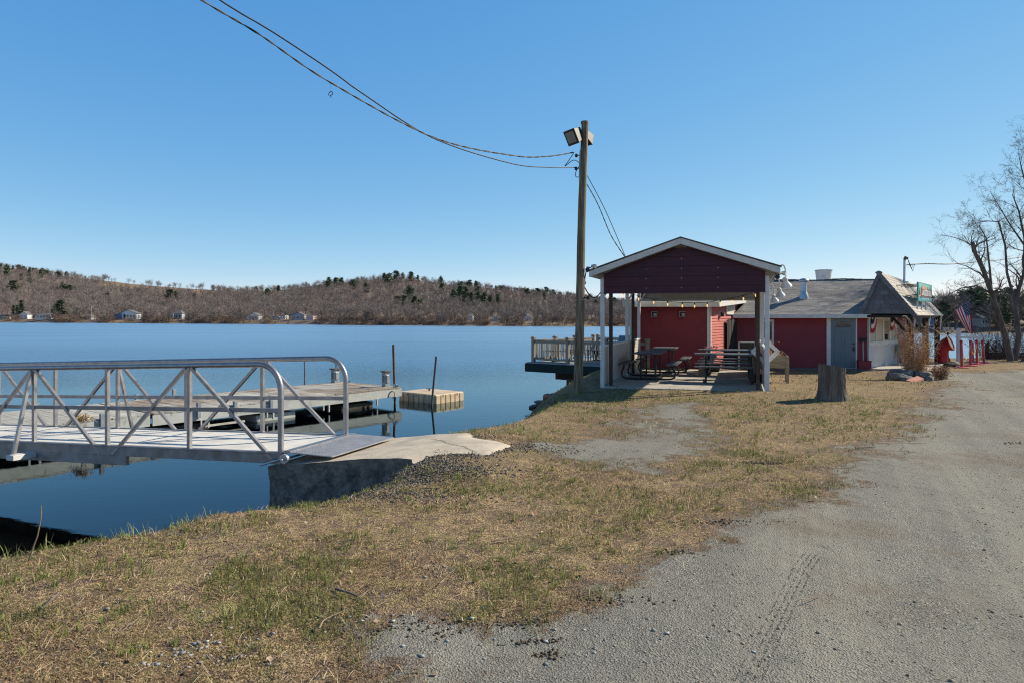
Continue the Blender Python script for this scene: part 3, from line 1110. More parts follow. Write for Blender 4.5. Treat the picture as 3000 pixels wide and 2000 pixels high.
# evergreens one can point at: px, top row, base row, shape, width factor
EV = [(40, 822, 862, 1, 1.3), (20, 786, 812, 1, 1.2), (85, 796, 818, 0, 1.2), (120, 792, 816, 1, 1.0), (62, 800, 822, 0, 1.2), (170, 797, 818, 1, 1.4), (195, 797, 817, 1, 1.1),
      (187, 832, 862, 1, 1.5), (205, 836, 862, 0, 1.3), (87, 815, 832, 1, 1.5), (315, 858, 880, 1, 1.2), (412, 856, 876, 1, 1.0), (497, 848, 886, 1, 1.25), (515, 856, 884, 1, 1.1),
      (570, 862, 884, 0, 1.2), (751, 840, 857, 0, 1.3), (783, 848, 874, 1, 1.3), (816, 836, 862, 0, 1.1), (963, 812, 850, 0, 1.1), (985, 815, 842, 1, 1.3), (1000, 815, 838, 1, 1.3),
      (1034, 820, 850, 1, 1.2), (1072, 826, 858, 0, 1.2), (1125, 800, 828, 0, 1.3), (1140, 803, 838, 1, 1.1), (1160, 795, 826, 1, 1.3), (1180, 800, 818, 0, 1.3), (1204, 797, 826, 1, 1.1), (1224, 806, 826, 0, 1.2),
      (1292, 806, 830, 0, 1.3), (1295, 830, 862, 0, 1.3), (1200, 838, 880, 1, 1.1), (1185, 866, 900, 1, 1.4), (1165, 868, 896, 1, 1.3), (1215, 868, 905, 0, 1.2), (1230, 878, 912, 1, 1.2),
      (1328, 848, 888, 0, 1.2), (1350, 840, 884, 1, 1.1), (1364, 838, 898, 0, 1.0), (1380, 858, 896, 0, 1.2), (1400, 856, 896, 1, 1.1), (1420, 858, 904, 0, 1.1), (1437, 866, 900, 0, 1.1), (1458, 862, 900, 2, 1.4),
      (1350, 826, 848, 1, 1.4), (1375, 822, 846, 1, 1.5), (1395, 824, 844, 1, 1.3), (1402, 840, 862, 1, 1.4), (1545, 846, 872, 1, 1.3), (1575, 846, 870, 1, 1.4), (1600, 842, 864, 1, 1.4), (1620, 850, 870, 1, 1.3),
      (1640, 870, 888, 1, 1.3), (1595, 858, 880, 0, 1.2), (1745, 880, 905, 1, 1.2), (1800, 872, 900, 0, 1.3)]
for (px, top, base, kd, wd_) in EV:
    p = at_hill_py(px, base)
    h = (base - top) / F * p.y * 1.3
    p.z -= .2 * h
    distant('pine_tree', PT[{0: 0, 1: 1, 2: 4}[kd] + (2 if kd < 2 and random.random() < .5 else 0)], pine_cols, p, h,
            'dark green pine rising out of the leafless woods on the far hillside', 'tree', 'pines on the far hillside', wd_)
# the pines along the ridges
for i in range(120):
    px = random.uniform(-20, 150) if i < 56 else random.uniform(1450, 1790)
    p = at_hill(px, random.uniform(.93, 1.0))
    distant('pine_tree', PT[i % 4], pine_cols, p, ((10 if i < 56 else 8) + random.random() * 6) / F * p.y, 'small dark pine in the row of pines along a far ridge line', 'tree', 'pines along the ridges', 1.2)
distant('spruce_tree', PT[0], pine_cols[2:3] * .8, at_hill(178, dd=20), 11.9, 'big dark spruce right of the white bungalow on the far shore', 'tree', None, 1.35)
distant('spruce_tree', PT[2], pine_cols[2:3] * .85, at_hill(160, dd=23), 8.5, 'shorter dark spruce touching the big spruce by the bungalow', 'tree', None, 1.3)
for px, h, lb in ((40, 8.5, 'slim dark cypress, shortest of the three at the far left shore'), (51, 8.8, 'slim dark cypress in the middle of the three at the far left shore'), (63, 11.9, 'tall slim cypress beside the steep gabled white cottage')):
    distant('cypress_tree', PT[4], pine_cols[2:3] * .9, at_hill(px, dd=26), h, lb, 'tree', None, 1.3)
for i in range(70):   # single leafless trees on the water's edge
    px = random.uniform(5, 1720)
    if any(p0 - 4 < px < p1 + 4 for p0, p1, *_ in HOUSES): continue
    p = at_hill(px, dd=random.uniform(3, 12))
    distant('bare_tree', BT[i % 7], bare_cols * .85, p, random.uniform(.016, .028) * p.y, 'leafless tree standing at the waters edge of the far shore', 'tree', 'leafless trees along the far waterline', 1.15)
for i in range(46):
    px = random.uniform(2610, 3150)
    k = i % 3 == 0
    p = at_hill(px, dd=random.uniform(6, 40))
    if k:
        distant('pine_tree', PT[i % 4], pine_cols * 1.05, p, random.uniform(5.6, 8.1), 'dark pine in the tree belt across the cove behind the porch', 'tree', 'pines across the cove', 1.35)
    else:
        distant('bare_tree', BT[i % 7], bare_cols * .85, p, random.uniform(5.6, 8.4), 'leafless tree in the belt across the cove behind the porch', 'tree', 'leafless trees across the cove', 1.2)
# sparse trees on the skyline above the field
for i in range(30):
    px = random.uniform(300, 660)
    p = at_hill(px, random.uniform(.97, 1.0))
    distant('bare_tree', BT[i % 7], bare_cols * .8, p, random.uniform(12, 26) / F * p.y, 'small leafless tree on the skyline above the tan field', 'tree', 'leafless trees above the field', 1.2)
for px, top, lb in ((146, 883, 'thin pole between the white bungalow and the big spruce'), (267, 891, 'thin pole rising behind the low grey cottage'), (308, 908, 'thin pole by the water left of the blue winged house'), (800, 905, 'thin pole beside the camper on the far shore')):
    p = at_hill(px, dd=22)
    h = (935 - top) / F * p.y
    solo(MB().tube([p, p + UP * h], .16, 6).box(p + UP * (h * .93), (1.6, .15, .15)), 'distant_pole', M['slats'], lb, 'utility pole', 'poles along the far shore')

# ------------------------------------------------------------------ gangway
def GW(t, w, z=0.0):
    """Point on the gangway: t metres from its landward end, w across, z above its deck."""
    p = N0 + GH * t + GB * w
    p.z = .03 - .0373 * t + z
    return p


GLEN, GWID, BAY, RH = 9.6, 1.41, 1.55, 1.13
gw = thing('gangway', 'aluminium gangway with trussed rails and white deck reaching from concrete landing to dock', 'gangway', GW(0, 0))
mb = MB()
t = .02
while t < GLEN:
    mb.hexa([GW(t, .04, -.03), GW(t + .092, .04, -.03), GW(t + .092, GWID - .04, -.03), GW(t, GWID - .04, -.03),
             GW(t, .04, 0), GW(t + .092, .04, 0), GW(t + .092, GWID - .04, 0), GW(t, GWID - .04, 0)])
    t += .1
mb.build('deck_boards', M['white_deck'], gw)
for w in (0, GWID):
    MB().beam(GW(0, w, -.06), GW(GLEN, w, -.06), .06, .15).beam(GW(0, w, .0), GW(GLEN, w, .0), .085, .018).build('side_beam', M['alu_dull'], gw, bevel=.004)
    MB().beam(GW(2.7, w, -.2), GW(GLEN - .3, w, -.2), .055, .13).build('splice_beam', M['alu_dull'], gw, bevel=.004)
    # handrail: one long tube bent down at the landward end
    pts = [GW(GLEN, w, RH), GW(.36, w, RH)]
    for k in range(1, 9):
        q = math.pi / 2 * k / 8
        pts.append(GW(.36 - .34 * math.sin(q), w, RH - .34 + .34 * math.cos(q)))
    pts.append(GW(.02, w, -.15))
    MB().tube(pts, .038, 14).build('handrail', M['alu'], gw, smooth=True)
    MB().beam(GW(0.04, w, .54), GW(GLEN, w, .54), .03, .055).build('mid_rail', M['alu_dull'], gw)
    for k in range(1, 7):
        MB().beam(GW(k * BAY, w, -.13), GW(k * BAY, w, RH - .02), .052, .052, GH).build('upright', M['alu'], gw, bevel=.004)
    out = -1 if w == 0 else 1
    for k in range(0, 6):
        a, b_ = (k, k + 1) if k % 2 == 0 else (k + 1, k)
        MB().beam(GW(a * BAY + (.1 if a == 0 else (.12 if b_ > a else -.12)), w + out * .012, -.12), GW(b_ * BAY + (-.05 if b_ > a else .05), w + out * .012, RH - .03), .045, .045, GB).build('diagonal_brace', M['alu'], gw, bevel=.003)
    MB().beam(GW(3 * BAY, w + out * .3, -.12), GW(3 * BAY + .03, w + out * .03, RH - .04), .045, .05, GH).build('outrigger_strut', M['alu'], gw, bevel=.003)
MB().beam(GW(3 * BAY, -.36, -.17), GW(3 * BAY, GWID + .36, -.17), .16, .075).build('outrigger_beam', M['white'], gw, bevel=.004)
for k in (1, 2, 4, 5):
    MB().beam(GW(k * BAY, 0.03, -.1), GW(k * BAY, GWID - .03, -.1), .06, .09).build('cross_beam', M['alu_dull'], gw)
e_ = GW(GLEN, 0, 0); e2_ = GW(GLEN, GWID, 0)
MB().prism([e_, e2_, xy(e2_ + GH * .9, -.654), xy(e_ + GH * .9, -.654)], UP * .012).build('end_plate', M['tread'], gw)
# hinged tread plate resting on the concrete
pl = MB()
TP = lambda s, w: lerp(GW(-.02, w, .012), xy(N0 - GH * .78 + GB * w, .034), s)
q0 = [TP(0, -.02), TP(1, -.02), TP(1, GWID + .02), TP(0, GWID + .02)]
pl.prism(q0, UP * .012)
plate = pl.build('tread_plate', M['tread'], gw)
dm = MB()
for i in range(23):
    for j in range(44):
        s = .2 + .78 * (i + .5) / 23; w = GWID * (j + .5) / 44
        c = TP(s, w) + UP * .0135
        d1 = unit(TP(s, w + .1) - TP(s, w)); d2 = unit(TP(min(1, s + .1), w) - TP(s - .05, w))
        sg = 1 if (i + j) % 2 else -1
        a = unit(d1 * sg + d2) * .013; b_ = unit(d1 * sg - d2) * .0045
        dm.add([c - a, c - b_, c + a, c + b_, c + UP * .003], [(0, 1, 4), (1, 2, 4), (2, 3, 4), (3, 0, 4)])
dm.build('raised_treads', M['tread'], plate)
MB().prism([TP(.02, -.02) + UP * .016, TP(.16, -.02) + UP * .016, TP(.16, GWID + .02) + UP * .016, TP(.02, GWID + .02) + UP * .016], UP * .006).build('hinge_strip', M['alu'], gw)
MB().tube([GW(-.12, -.16, -.055), GW(-.12, GWID + .14, -.055)], .014, 8).build('hinge_rod', M['galv'], gw, smooth=True)
for w in (-.1, GWID + .08):
    MB().tube([GW(-.12, w - .02, -.055), GW(-.12, w + .02, -.055)], .062, 18).build('hinge_roller', M['galv'], gw, bevel=.004)
MB().tube([GW(-.1, -.09, -.05), GW(.18, -.2, -.13)], .011, 8).build('tie_bar', M['galv'], gw)
MB().box(GW(.02, -.06, -.1), (.16, .08, .05), (GH, GB, UP)).build('hinge_bracket', M['alu_dull'], gw, bevel=.004)

# ------------------------------------------------------------------ concrete landing
CT = [(.12, -.125), (-.35, -.06), (-.8, .003), (-1.3, .075), (-1.8, .122), (-2.4, .125), (-2.9, .1), (-3.5, .05)]
cl = thing('concrete_landing', 'sloping weathered concrete landing block under the end of the gangway', 'landing', N0 + V((0, 0, -1)))
nsub = 44
TA = np.linspace(.12, -2.75, nsub)
from_t = lambda tt_: float(np.interp(-tt_, [-c[0] for c in CT], [c[1] for c in CT]))
top = MB(); vs = []; fs = []
NWID = 14
for i, t in enumerate(TA):
    for j in range(NWID):
        f = j / (NWID - 1)
        w0, w1 = -.12, 1.72
        if t < -1.85:                                    # the pad spreads into the turf with a ragged edge
            k = (-1.85 - t)
            w0 += k * .75 * (.6 + .8 * vnoise(np.array(t * 3.0), np.array(1.0), 5)) - .03
            w1 -= k * .5
        w = w0 + (w1 - w0) * f
        p = xy(N0 + GH * t + GB * w, 0)
        dip = .07 * sstep(-1.8, -2.0, np.array(t)) * max(0, 1 - min(j, NWID - 1 - j) / 1.5) + .06 * sstep(-2.6, -2.75, np.array(t))
        p.z = from_t(t) - float(dip) + .012 * (float(fbm(np.array(p.x * 3), np.array(p.y * 3), 2)) - .5)
        vs.append(p)
for i in range(nsub - 1):
    for j in range(NWID - 1):
        a = i * NWID + j
        fs.append((a, a + 1, a + NWID + 1, a + NWID))
top.add(vs, fs)
top.build('top_slab', M['concrete'], cl, smooth=True)
sd = MB(); vs = []; fs = []
rows = 14
edge = [vs_ for vs_ in [None]]
ring = [(t, -.12) for t in TA if t > -1.95] 
ringp = []
for (t, w) in ring: ringp.append(xy(N0 + GH * t + GB * w, from_t(t)))
left = [xy(N0 + GH * .12 + GB * w, from_t(.12)) for w in np.linspace(1.72, -.12, 16)[:-1]]
back = [xy(N0 + GH * t + GB * 1.72, from_t(t)) for t in TA[::-1] if t > -1.85]
ringp = back + left + ringp
nr = len(ringp)
for r in range(rows + 1):
    dz = 1.45 * r / rows
    for i, p in enumerate(ringp):
        n_ = float(fbm(np.array(p.x * 5 + p.y * 3), np.array(p.z * 0 - dz * 6.0 + 3), 8, 3)) - .5
        inw = .0 if r == 0 else .05 * n_ + .03 * min(1, r / 2)
        side = -GB if (len(back) + len(left)) <= i else (GH if len(back) <= i else GB)
        vs.append(p - UP * (dz + (.004 if r == 0 else 0)) - side * inw)
for r in range(rows):
    for i in range(nr - 1):
        a = r * nr + i
        fs.append((a, a + nr, a + nr + 1, a + 1))
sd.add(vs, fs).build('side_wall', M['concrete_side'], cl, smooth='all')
# cracked lump at the wall's landward end and a hairline crack over the pad
def rock(c, size, seed, sub=3, rough=.25, name=None):
    bm = bmesh.new()
    bmesh.ops.create_icosphere(bm, subdivisions=sub, radius=1)
    r = random.Random(seed)
    of = V((r.random() * 50, r.random() * 50, r.random() * 50))
    from mathutils import noise as mn
    for v in bm.verts:
        n_ = mn.fractal(v.co * 1.1 + of, 1.0, 2.0, 4)
        k = 1 + rough * n_
        q = v.co * k
        q = V((max(-1.0, min(.95, q.x)), max(-.95, min(1.0, q.y)), max(-.8, min(.78, q.z))))
        v.co = V((q.x * size[0], q.y * size[1], q.z * size[2]))
    rot = Matrix.Rotation(r.random() * 6.28, 3, 'Z')
    mb = MB()
    bm.verts.index_update()
    mb.add([rot @ v.co + V(c) for v in bm.verts], [[v.index for v in f.verts] for f in bm.faces])
    bm.free()
    return mb


cr = MB()
for i in range(15):
    f0, f1 = i / 15, (i + 1) / 15
    P_ = lambda f: xy(N0 + GH * lerp(-1.5, -2.5, f) + GB * (lerp(1.2, .5, f) + .03 * math.sin(f * 11) + .015 * math.sin(f * 29)), 0)
    a, b_ = P_(f0), P_(f1)
    for p in (a, b_): p.z = from_t((p - N0).dot(GH)) + .0085
    cr.beam(a, b_, .0045, .003)
cr.build('crack', M['clod'], cl)

# ------------------------------------------------------------------ floating dock
DE = V((-3.86, 23.81, 0)); DU = V((-.62, -.785, 0)).normalized(); DN = V((-.785, .62, 0)).normalized(); DZ = -.666; DWID = 3.34


def DK(t, n, z=0.0):
    p = DE + DU * t + DN * n
    p.z = DZ + z
    return p


dk = thing('wooden_dock', 'long weathered wooden dock floating on the lake behind the gangway', 'dock', DK(6, 1.4, -.5))
for (t0, t1, mk, nm) in ((0, 8.4, 'dock_wood', 'deck_boards'), (8.46, 21, 'dock_pale', 'bleached_deck_boards')):
    mb = MB(); t = t0
    while t < t1 - .13:
        j0, j1 = random.uniform(-.012, .012), random.uniform(-.012, .012)
        z = random.uniform(-.003, .004)
        mb.hexa([DK(t, j0, -.035 + z), DK(t + .138, j0, -.035 + z), DK(t + .138, DWID + j1, -.035 + z), DK(t, DWID + j1, -.035 + z),
                 DK(t, j0, z), DK(t + .138, j0, z), DK(t + .138, DWID + j1, z), DK(t, DWID + j1, z)])
        t += .147
    mb.build(nm, M[mk], dk)
    for n in (.02, DWID - .02):
        MB().beam(DK(t0, n, -.18), DK(t1, n, -.18), .045, .27).build('side_board', M['dock_paint'], dk, bevel=.006)
MB().beam(DK(.0, -.005, -.18), DK(.0, DWID + .005, -.18), .045, .27).build('end_board', M['dock_paint'], dk, bevel=.006)
mb = MB()
for t in np.arange(.5, 20.5, 1.05):
    mb.beam(DK(t, .1, -.22), DK(t, DWID - .1, -.22), .05, .16)
mb.build('joists', M['dark_wet'], dk)
for t in np.arange(1.1, 20.5, 1.95):
    MB().beam(DK(t, -.01, -.31), DK(t, -.01, -.53), .05, .045, DU).build('hanger', M['dock_paint'], dk)
    MB().beam(DK(t + .2, -.01, -.31), DK(t + .2, -.01, -.46), .04, .04, DU).build('hanger', M['dock_paint'], dk)
for i, t in enumerate((1.8, 4.8, 7.5, 10.6, 13.6, 17)):
    MB().box(DK(t, .6, -.53), (1.3, .9, .27), (DU, DN, UP)).build('float_box', M['dock_paint' if i % 2 else 'dark_wet'], dk, bevel=.02)
MB().beam(DK(5.9, -.0, -.48), DK(7.1, .0, -.48), .06, .05).beam(DK(8.5, .05, -.49), DK(9.7, .05, -.49), .06, .06).build('loose_timbers', M['dock_pale'], dk)
for i, (n, px, h) in enumerate(((-.03, 299, .06), (-.03, 582, .1), (-.03, 689, .04), (-.03, 794, .1), (DWID + .03, 107, .09), (DWID + .03, 401, .1), (DWID + .03, 510, .16), (DWID + .03, 622, .1))):
    A, B = DK(0, n), DK(20, n)
    p = on_line(px, A, B); p.z = DZ
    MB().box(p + UP * (h / 2 - .08), (.095, .095, h + .3), (DU, DN, UP)).build('stub_post', M['grey_paint'], dk, bevel=.006)
for k, (t, n) in enumerate(((.12, .12), (.15, 2.7))):
    c = DK(t, n, .03)
    MB().box(c, (.05, .06, .05), (DU, DN, UP)).beam(c + UP * .03 - DN * .11, c + UP * .03 + DN * .11, .025, .022).build('cleat', M['black'], dk, bevel=.005)
mb = MB()
c = DK(.46, -.05, -.17)
for k in range(3):
    r = .085 + .012 * k
    mb.tube([c + V((r * .9 * math.cos(q), -.012 * k, r * math.sin(q) * 1.15 - .04)) for q in np.linspace(0, 2 * math.pi, 22)], .008, 5)
solo(mb, 'coiled_rope', M['dock_paint'], 'pale rope coiled over the end corner of the wooden dock', 'rope')

for (px, top, base, w, lb) in ((982, 1078, 1120, .226, 'grey power pedestal with flat cap on the far side of the dock'), (1130, 1085, 1131, .2, 'grey power pedestal with open socket panel near the dock end')):
    d = (CZ - DZ) * F / (base - HZ)
    c = W(px, base, d); c.z = DZ
    h = (base - top) / F * d
    t = thing('power_pedestal', lb, 'power pedestal', c, 'power pedestals on the dock')
    ax = (DU, DN, UP)
    MB().box(c + UP * h * .46, (w, w * .95, h * .92), ax).build('casing', M['grey_paint'], t, bevel=.008)
    MB().box(c + UP * h * .96, (w * 1.35, w * 1.3, h * .09), ax).build('cap', M['pipe'], t, bevel=.006)
    MB().box(c + UP * h * .5 - DN * (w * .5), (w * .55, .05, h * .5), ax).build('socket_panel', M['galv'], t, bevel=.004)
    for k in range(3):
        MB().box(c + UP * h * (.36 + .14 * k) + DU * (w * .515), (.014, w * .4, h * .08), ax).build('socket', M['black'], t)


def pipe(name, px0, base, px1, top, d, z0, lb, r, mk, extra=.0):
    p0 = W(px0, base, d); p1 = W(px1, top, d)
    p0.z = z0 if z0 is not None else p0.z
    p0 = p0 - UP * extra
    mb = MB().tube([p0, lerp(p0, p1, .5), p1], r, 10)
    return solo(mb, name, M[mk], lb, 'pipe', smooth=True)


pipe('rusty_pipe', 1160, 1182, 1152, 1009, 23.8, WZ - 1.2, 'tall rusty mooring pipe standing at the near end corner of the dock', .042, 'rust')
pipe('mooring_pipe', 1264, 1156, 1278, 1043, 23.5, None, 'leaning dark steel pipe rising from the tan float', .036, 'pipe', .4)
pipe('mooring_pipe', 893, 1127, 892, 1058, 24.8, None, 'thin dark pipe on the far edge of the dock, left of the pedestals', .022, 'pipe', .3)
pipe('mooring_pipe', 985, 1118, 984.5, 1061, 25.9, None, 'short dark pipe just behind the far power pedestal', .022, 'pipe', .3)
MB  # (pipe collar)
p = W(1158, 1140, 23.8)
solo(MB().tube([p - UP * .13, p + UP * .2], .065, 12), 'pipe_sleeve', M['galv'], 'short galvanised sleeve round the rusty pipe at the dock corner', 'pipe sleeve', smooth=True)

# tan plastic float
FC = W(1275, 1182, 23.81); FC.z = WZ
FX = unit(V((.62, .785, 0))); FY = DN
fl = thing('plastic_float', 'square tan plastic float block moored off the dock end', 'float', FC)
mb = MB()
nb = 3
LX, LY = 1.45, 1.83
mb.hexa([FC - UP * .25, FC + FX * LX - UP * .25, FC + FX * LX + FY * LY - UP * .25, FC + FY * LY - UP * .25,
         FC + UP * .315, FC + FX * LX + UP * .315, FC + FX * LX + FY * LY + UP * .315, FC + FY * LY + UP * .315])
mb.build('float_body', M['float'], fl, bevel=.03)
mb = MB()
for k in range(7):
    mb.box(FC + FY * (LY * (k + .5) / 7) - FX * .012 + UP * .085, (.05, LY / 7 * .8, .4), (FX, FY, UP))
for k in range(6):
    mb.box(FC + FX * (LX * (k + .5) / 6) - FY * .012 + UP * .085, (LX / 6 * .84, .05, .4), (FX, FY, UP))
mb.build('moulded_ribs', M['float'], fl, bevel=.015)
mb = MB()
for k in range(1, 4):
    mb.box(FC + FX * (LX * k / 4) - FY * .014 + UP * .25, (.07, .06, .08), (FX, FY, UP))
    mb.box(FC + FY * (LY * k / 4) - FX * .014 + UP * .25, (.06, .07, .08), (FX, FY, UP))
mb.build('socket_recess', M['planter'], fl, bevel=.01)
c = FC + FX * .9 + FY * 1.2 + UP * .34
MB().box(c, (.05, .06, .06)).beam(c + UP * .04 - V((.12, 0, 0)), c + UP * .04 + V((.12, 0, 0)), .03, .025).build('cleat', M['black'], fl, bevel=.005)

# ------------------------------------------------------------------ pole, lights, cables
PB = W(1691, 1163, 15.9); PB.z = gz(PB.x, PB.y) - .3
PT_ = W(1713, 361, 15.9)
mb = MB()
pts, rs = [], []
for i in range(30):
    f = i / 29
    pts.append(lerp(PB, PT_, f) + V((.012 * math.sin(f * 7), .01 * math.sin(f * 5), 0)))
    rs.append(lerp(.112, .082, f) * (1 + .02 * math.sin(f * 37)))
pole = thing('utility_pole', 'tall weathered wooden pole with green tinge left of the pavilion', 'utility pole', PB)
mb.tube(pts, rs, 20).build('shaft', M['pole'], pole, smooth=True)
pp = lambda z: lerp(PB, PT_, (z - PB.z) / (PT_.z - PB.z))
MB().tube([PT_ - UP * .02, PT_ + UP * .035], .09, 18).build('pole_cap', M['pole'], pole, smooth=True)
for z, sx in ((5.5, -1), (5.2, -1), (2.2, 1)):
    p = pp(z)
    MB().tube([p + V((sx * .02, -.05, 0)), p + V((sx * .17, -.06, .01))], .012, 6).lathe([(.02, 0), (.035, .02), (.035, .06), (.02, .08)], p + V((sx * .18, -.06, -.04)), 10).build('insulator', M['black'], pole)
c = pp(2.15)
MB().tube([c + V((.115 * math.cos(q), .115 * math.sin(q), .02 * math.cos(q))) for q in np.linspace(0, 2 * math.pi, 24)], .007, 5).build('wire_band', M['galv'], pole)
MB().tube([pp(5.62) + V((-.09, -.08, 0)), pp(5.3) + V((-.1, -.08, 0)), pp(4.9) + V((-.09, -.09, 0))], .02, 6).build('conduit', M['grey_paint'], pole)


def floodlight(lb, c, aim, roll, sz):
    aim = unit(aim)
    a, b_ = frame(aim)
    a2 = a * math.cos(roll) + b_ * math.sin(roll); b2 = aim.cross(a2)
    t = thing('floodlight', lb, 'floodlight', c, 'floodlights on the pole top')
    f = MB()
    w, h, dp = sz
    fr = [c + aim * dp * .5 + a2 * x * w / 2 + b2 * y * h / 2 for x, y in ((-1, -1), (1, -1), (1, 1), (-1, 1))]
    bk = [c - aim * dp * .5 + a2 * x * w * .36 + b2 * y * h * .36 for x, y in ((-1, -1), (1, -1), (1, 1), (-1, 1))]
    f.hexa(bk + fr).build('housing', M['black'], t, bevel=.01)
    g = MB().prism([c + aim * (dp * .5 + .004) + a2 * x * w * .36 + b2 * y * h * .36 for x, y in ((-1, -1), (1, -1), (1, 1), (-1, 1))], aim * .008)
    g.build('lens', M['lens'], t)
    MB().beam(c - aim * dp * .3 - a2 * w * .1, c - aim * dp * .9, .05, .03).build('bracket', M['pipe'], t)
    return t


c1 = W(1684, 398, 15.85)
floodlight('large black box floodlight tilted down on the left of the pole top', c1, V((-.62, -.62, -.45)), .1, (.34, .36, .3))
c2 = W(1717, 405, 16.2)
floodlight('black box floodlight turned away behind the pole top', c2, V((.5, .75, -.4)), -.1, (.27, .3, .24))


def small_flood(lb, c, out):
    t = thing('security_light', lb, 'security light', c, 'small security lights by the pavilion roof')
    MB().box(c, (.07, .07, .09)).build('base_box', M['grey_paint'], t, bevel=.006)
    for s in (-1, 1):
        p = c + V((.07 * s + out * .05, -.09, .05 * s))
        MB().tube([c, p], .014, 6).build('arm', M['black'], t)
        a = unit(V((s * .5 + out * .4, -.7, -.2 * s)))
        MB().tube([p - a * .05, p + a * .02, p + a * .055], [.03, .05, .052], 12).build('lamp_head', M['galv' if s > 0 else 'black'], t, smooth=True)


small_flood('twin headed security light on the wooden pole beside the pavilion eave', pp(2.88) + V((.16, -.05, 0)), 1)


def cable(pts, lb, r=.012, twist=0, n=48, grp=None, name='overhead_cable'):
    pts = [V(p) for p in pts]
    ts = np.cumsum([0] + [(b - a).length for a, b in zip(pts[:-1], pts[1:])])
    ts = ts / ts[-1]
    # smooth spline through the points (Catmull-Rom)
    def ev(u):
        i = min(len(pts) - 2, max(0, int(np.searchsorted(ts, u) - 1)))
        f = (u - ts[i]) / (ts[i + 1] - ts[i])
        p0, p1, p2, p3 = pts[max(0, i - 1)], pts[i], pts[i + 1], pts[min(len(pts) - 1, i + 2)]
        return .5 * ((2 * p1) + (p2 - p0) * f + (2 * p0 - 5 * p1 + 4 * p2 - p3) * f * f + (3 * p1 - p0 - 3 * p2 + p3) * f ** 3)
    mb = MB()
    if twist:
        L = sum((b - a).length for a, b in zip(pts[:-1], pts[1:]))
        m = int(L / .05)
        for ph in (0, math.pi):
            q = []
            for k in range(m + 1):
                p = ev(k / m); an = k * .05 / twist * 2 * math.pi + ph
                q.append(p + V((0, .8 * r * math.cos(an), .8 * r * math.sin(an))))
            mb.tube(q, r * .75, 5)
    else:
        mb.tube([ev(k / n) for k in range(n + 1)], r, 6)
    return solo(mb, name, M['wire'], lb, 'cable', grp, smooth=True)


A1 = W(1681, 447, 15.85)
cable([A1, W(1600, 459, 14.95), W(1500, 456, 14.1), W(1275, 405, 12.4), W(969, 243, 10.65), W(760, 102, 9.8), W(589, 0, 9.1), W(300, -190, 8.1), W(-300, -640, 6.6)],
      'twisted overhead cable with loose spiral running from the pole to upper left', .011, .55)
A2 = W(1690, 491, 15.85)
cable([A2, W(1610, 491, 14.95), W(1500, 480, 14.1), W(1275, 408, 12.4), W(1070, 280, 11.2), W(969, 207, 10.65), W(800, 95, 9.9), W(640, -2, 9.2), W(350, -215, 8.1), W(-300, -720, 6.6)],
      'smooth overhead cable attached just below the twisted one, running to upper left', .011)
cable([A1 + V((.0, -.02, -.02)), W(1660, 480, 15.8), W(1656, 487, 15.8), W(1680, 470, 15.82), W(1698, 478, 15.84)], 'short looped jumper cable under the insulator on the pole', .009)
cable([W(1696, 489, 15.82), W(1687, 505, 15.8), W(1688, 519, 15.8), W(1698, 518, 15.82)], 'small drooping cable loop against the pole left side', .009)
cable([pp(5.05) + V((.09, 0, 0)), W(1775, 620, 16.6), W(1832, 752, 17.2)], 'straight thin cable from the pole down to the pavilion roof', .009)
cable([pp(4.85) + V((.09, 0, 0)), W(1752, 600, 16.4), W(1790, 690, 16.9), W(1831, 754, 17.2)], 'thicker frayed cable from the pole down to the pavilion roof', .012, .35)
cable([pp(2.85) + V((.12, -.08, 0)), W(1713, 822, 15.9), W(1716, 830, 15.9), W(1711, 838, 15.9), W(1728, 866, 16.3), W(1745, 872, 16.8), W(1759, 858, 17.15)], 'black cable drooping between the pole and the pavilion corner post', .014)
tg = [W(969 + a, 270 + b, 10.66) for a, b in ((-6, 11), (-5, 4), (-1, 0), (4, 0), (6, 5), (3, 9), (-1, 11), (0, 14), (1.5, 17))]
cable([W(967, 241, 10.66), W(969, 258, 10.66), W(969, 269, 10.66)], 'nearly invisible fishing line hanging from the twisted cable', .0012, name='fishing_line')
cable(tg, 'tiny dark tackle curl hanging under the overhead cables', .006, name='tackle_curl')

# ------------------------------------------------------------------ pavilion
def PV(u, v, z=0.0):
    return V((PV0.x, PV0.y, z)) + PE1 * u + PE2 * v


tag(MB().hexa([PV(.03, -.05, -.25), PV(PWD + .1, -.05, -.25), PV(PWD + .1, PLN + .2, -.25), PV(.03, PLN + .2, -.25),
               PV(.03, -.05, .02), PV(PWD + .1, -.05, .02), PV(PWD + .1, PLN + .2, .02), PV(.03, PLN + .2, .02)]).build('concrete_pavement', M['slab'], bevel=.015), kind='structure')
pv = thing('picnic_pavilion', 'open picnic pavilion with white posts, maroon metal gable and low beige side walls', 'pavilion', PV(PWD / 2, PLN / 2))
EZ, RZ = 2.85, 3.6
slope = (RZ - EZ) / (PWD / 2 + .25)
rz = lambda u: RZ - abs(u - PWD / 2) * slope
PAX = (PE1, PE2, UP)
for v in (0, 3.9, PLN):
    for u in (0, PWD):
        z0 = (-.16 if u == 0 else -.02) if v == 0 else 0
        MB().box(PV(u, v, (z0 + 2.72) / 2), (.095, .095, 2.72 - z0), PAX).build('post', M['white'], pv, bevel=.006)
        s = 1 if u == 0 else -1
        MB().beam(PV(u + s * .05, v, 2.3), PV(u + s * .5, v, rz(u + s * .5) - .1), .05, .05, PE2).build('knee_brace', M['white'], pv)
for (u, v) in ((.16, .3), (.13, 4.25), (PWD - .2, .3), (PWD - .16, 4.2)):
    MB().box(PV(u, v, 1.3), (.085, .085, 2.6), PAX).build('timber_post', M['brown_post'], pv, bevel=.005)
r = MB()
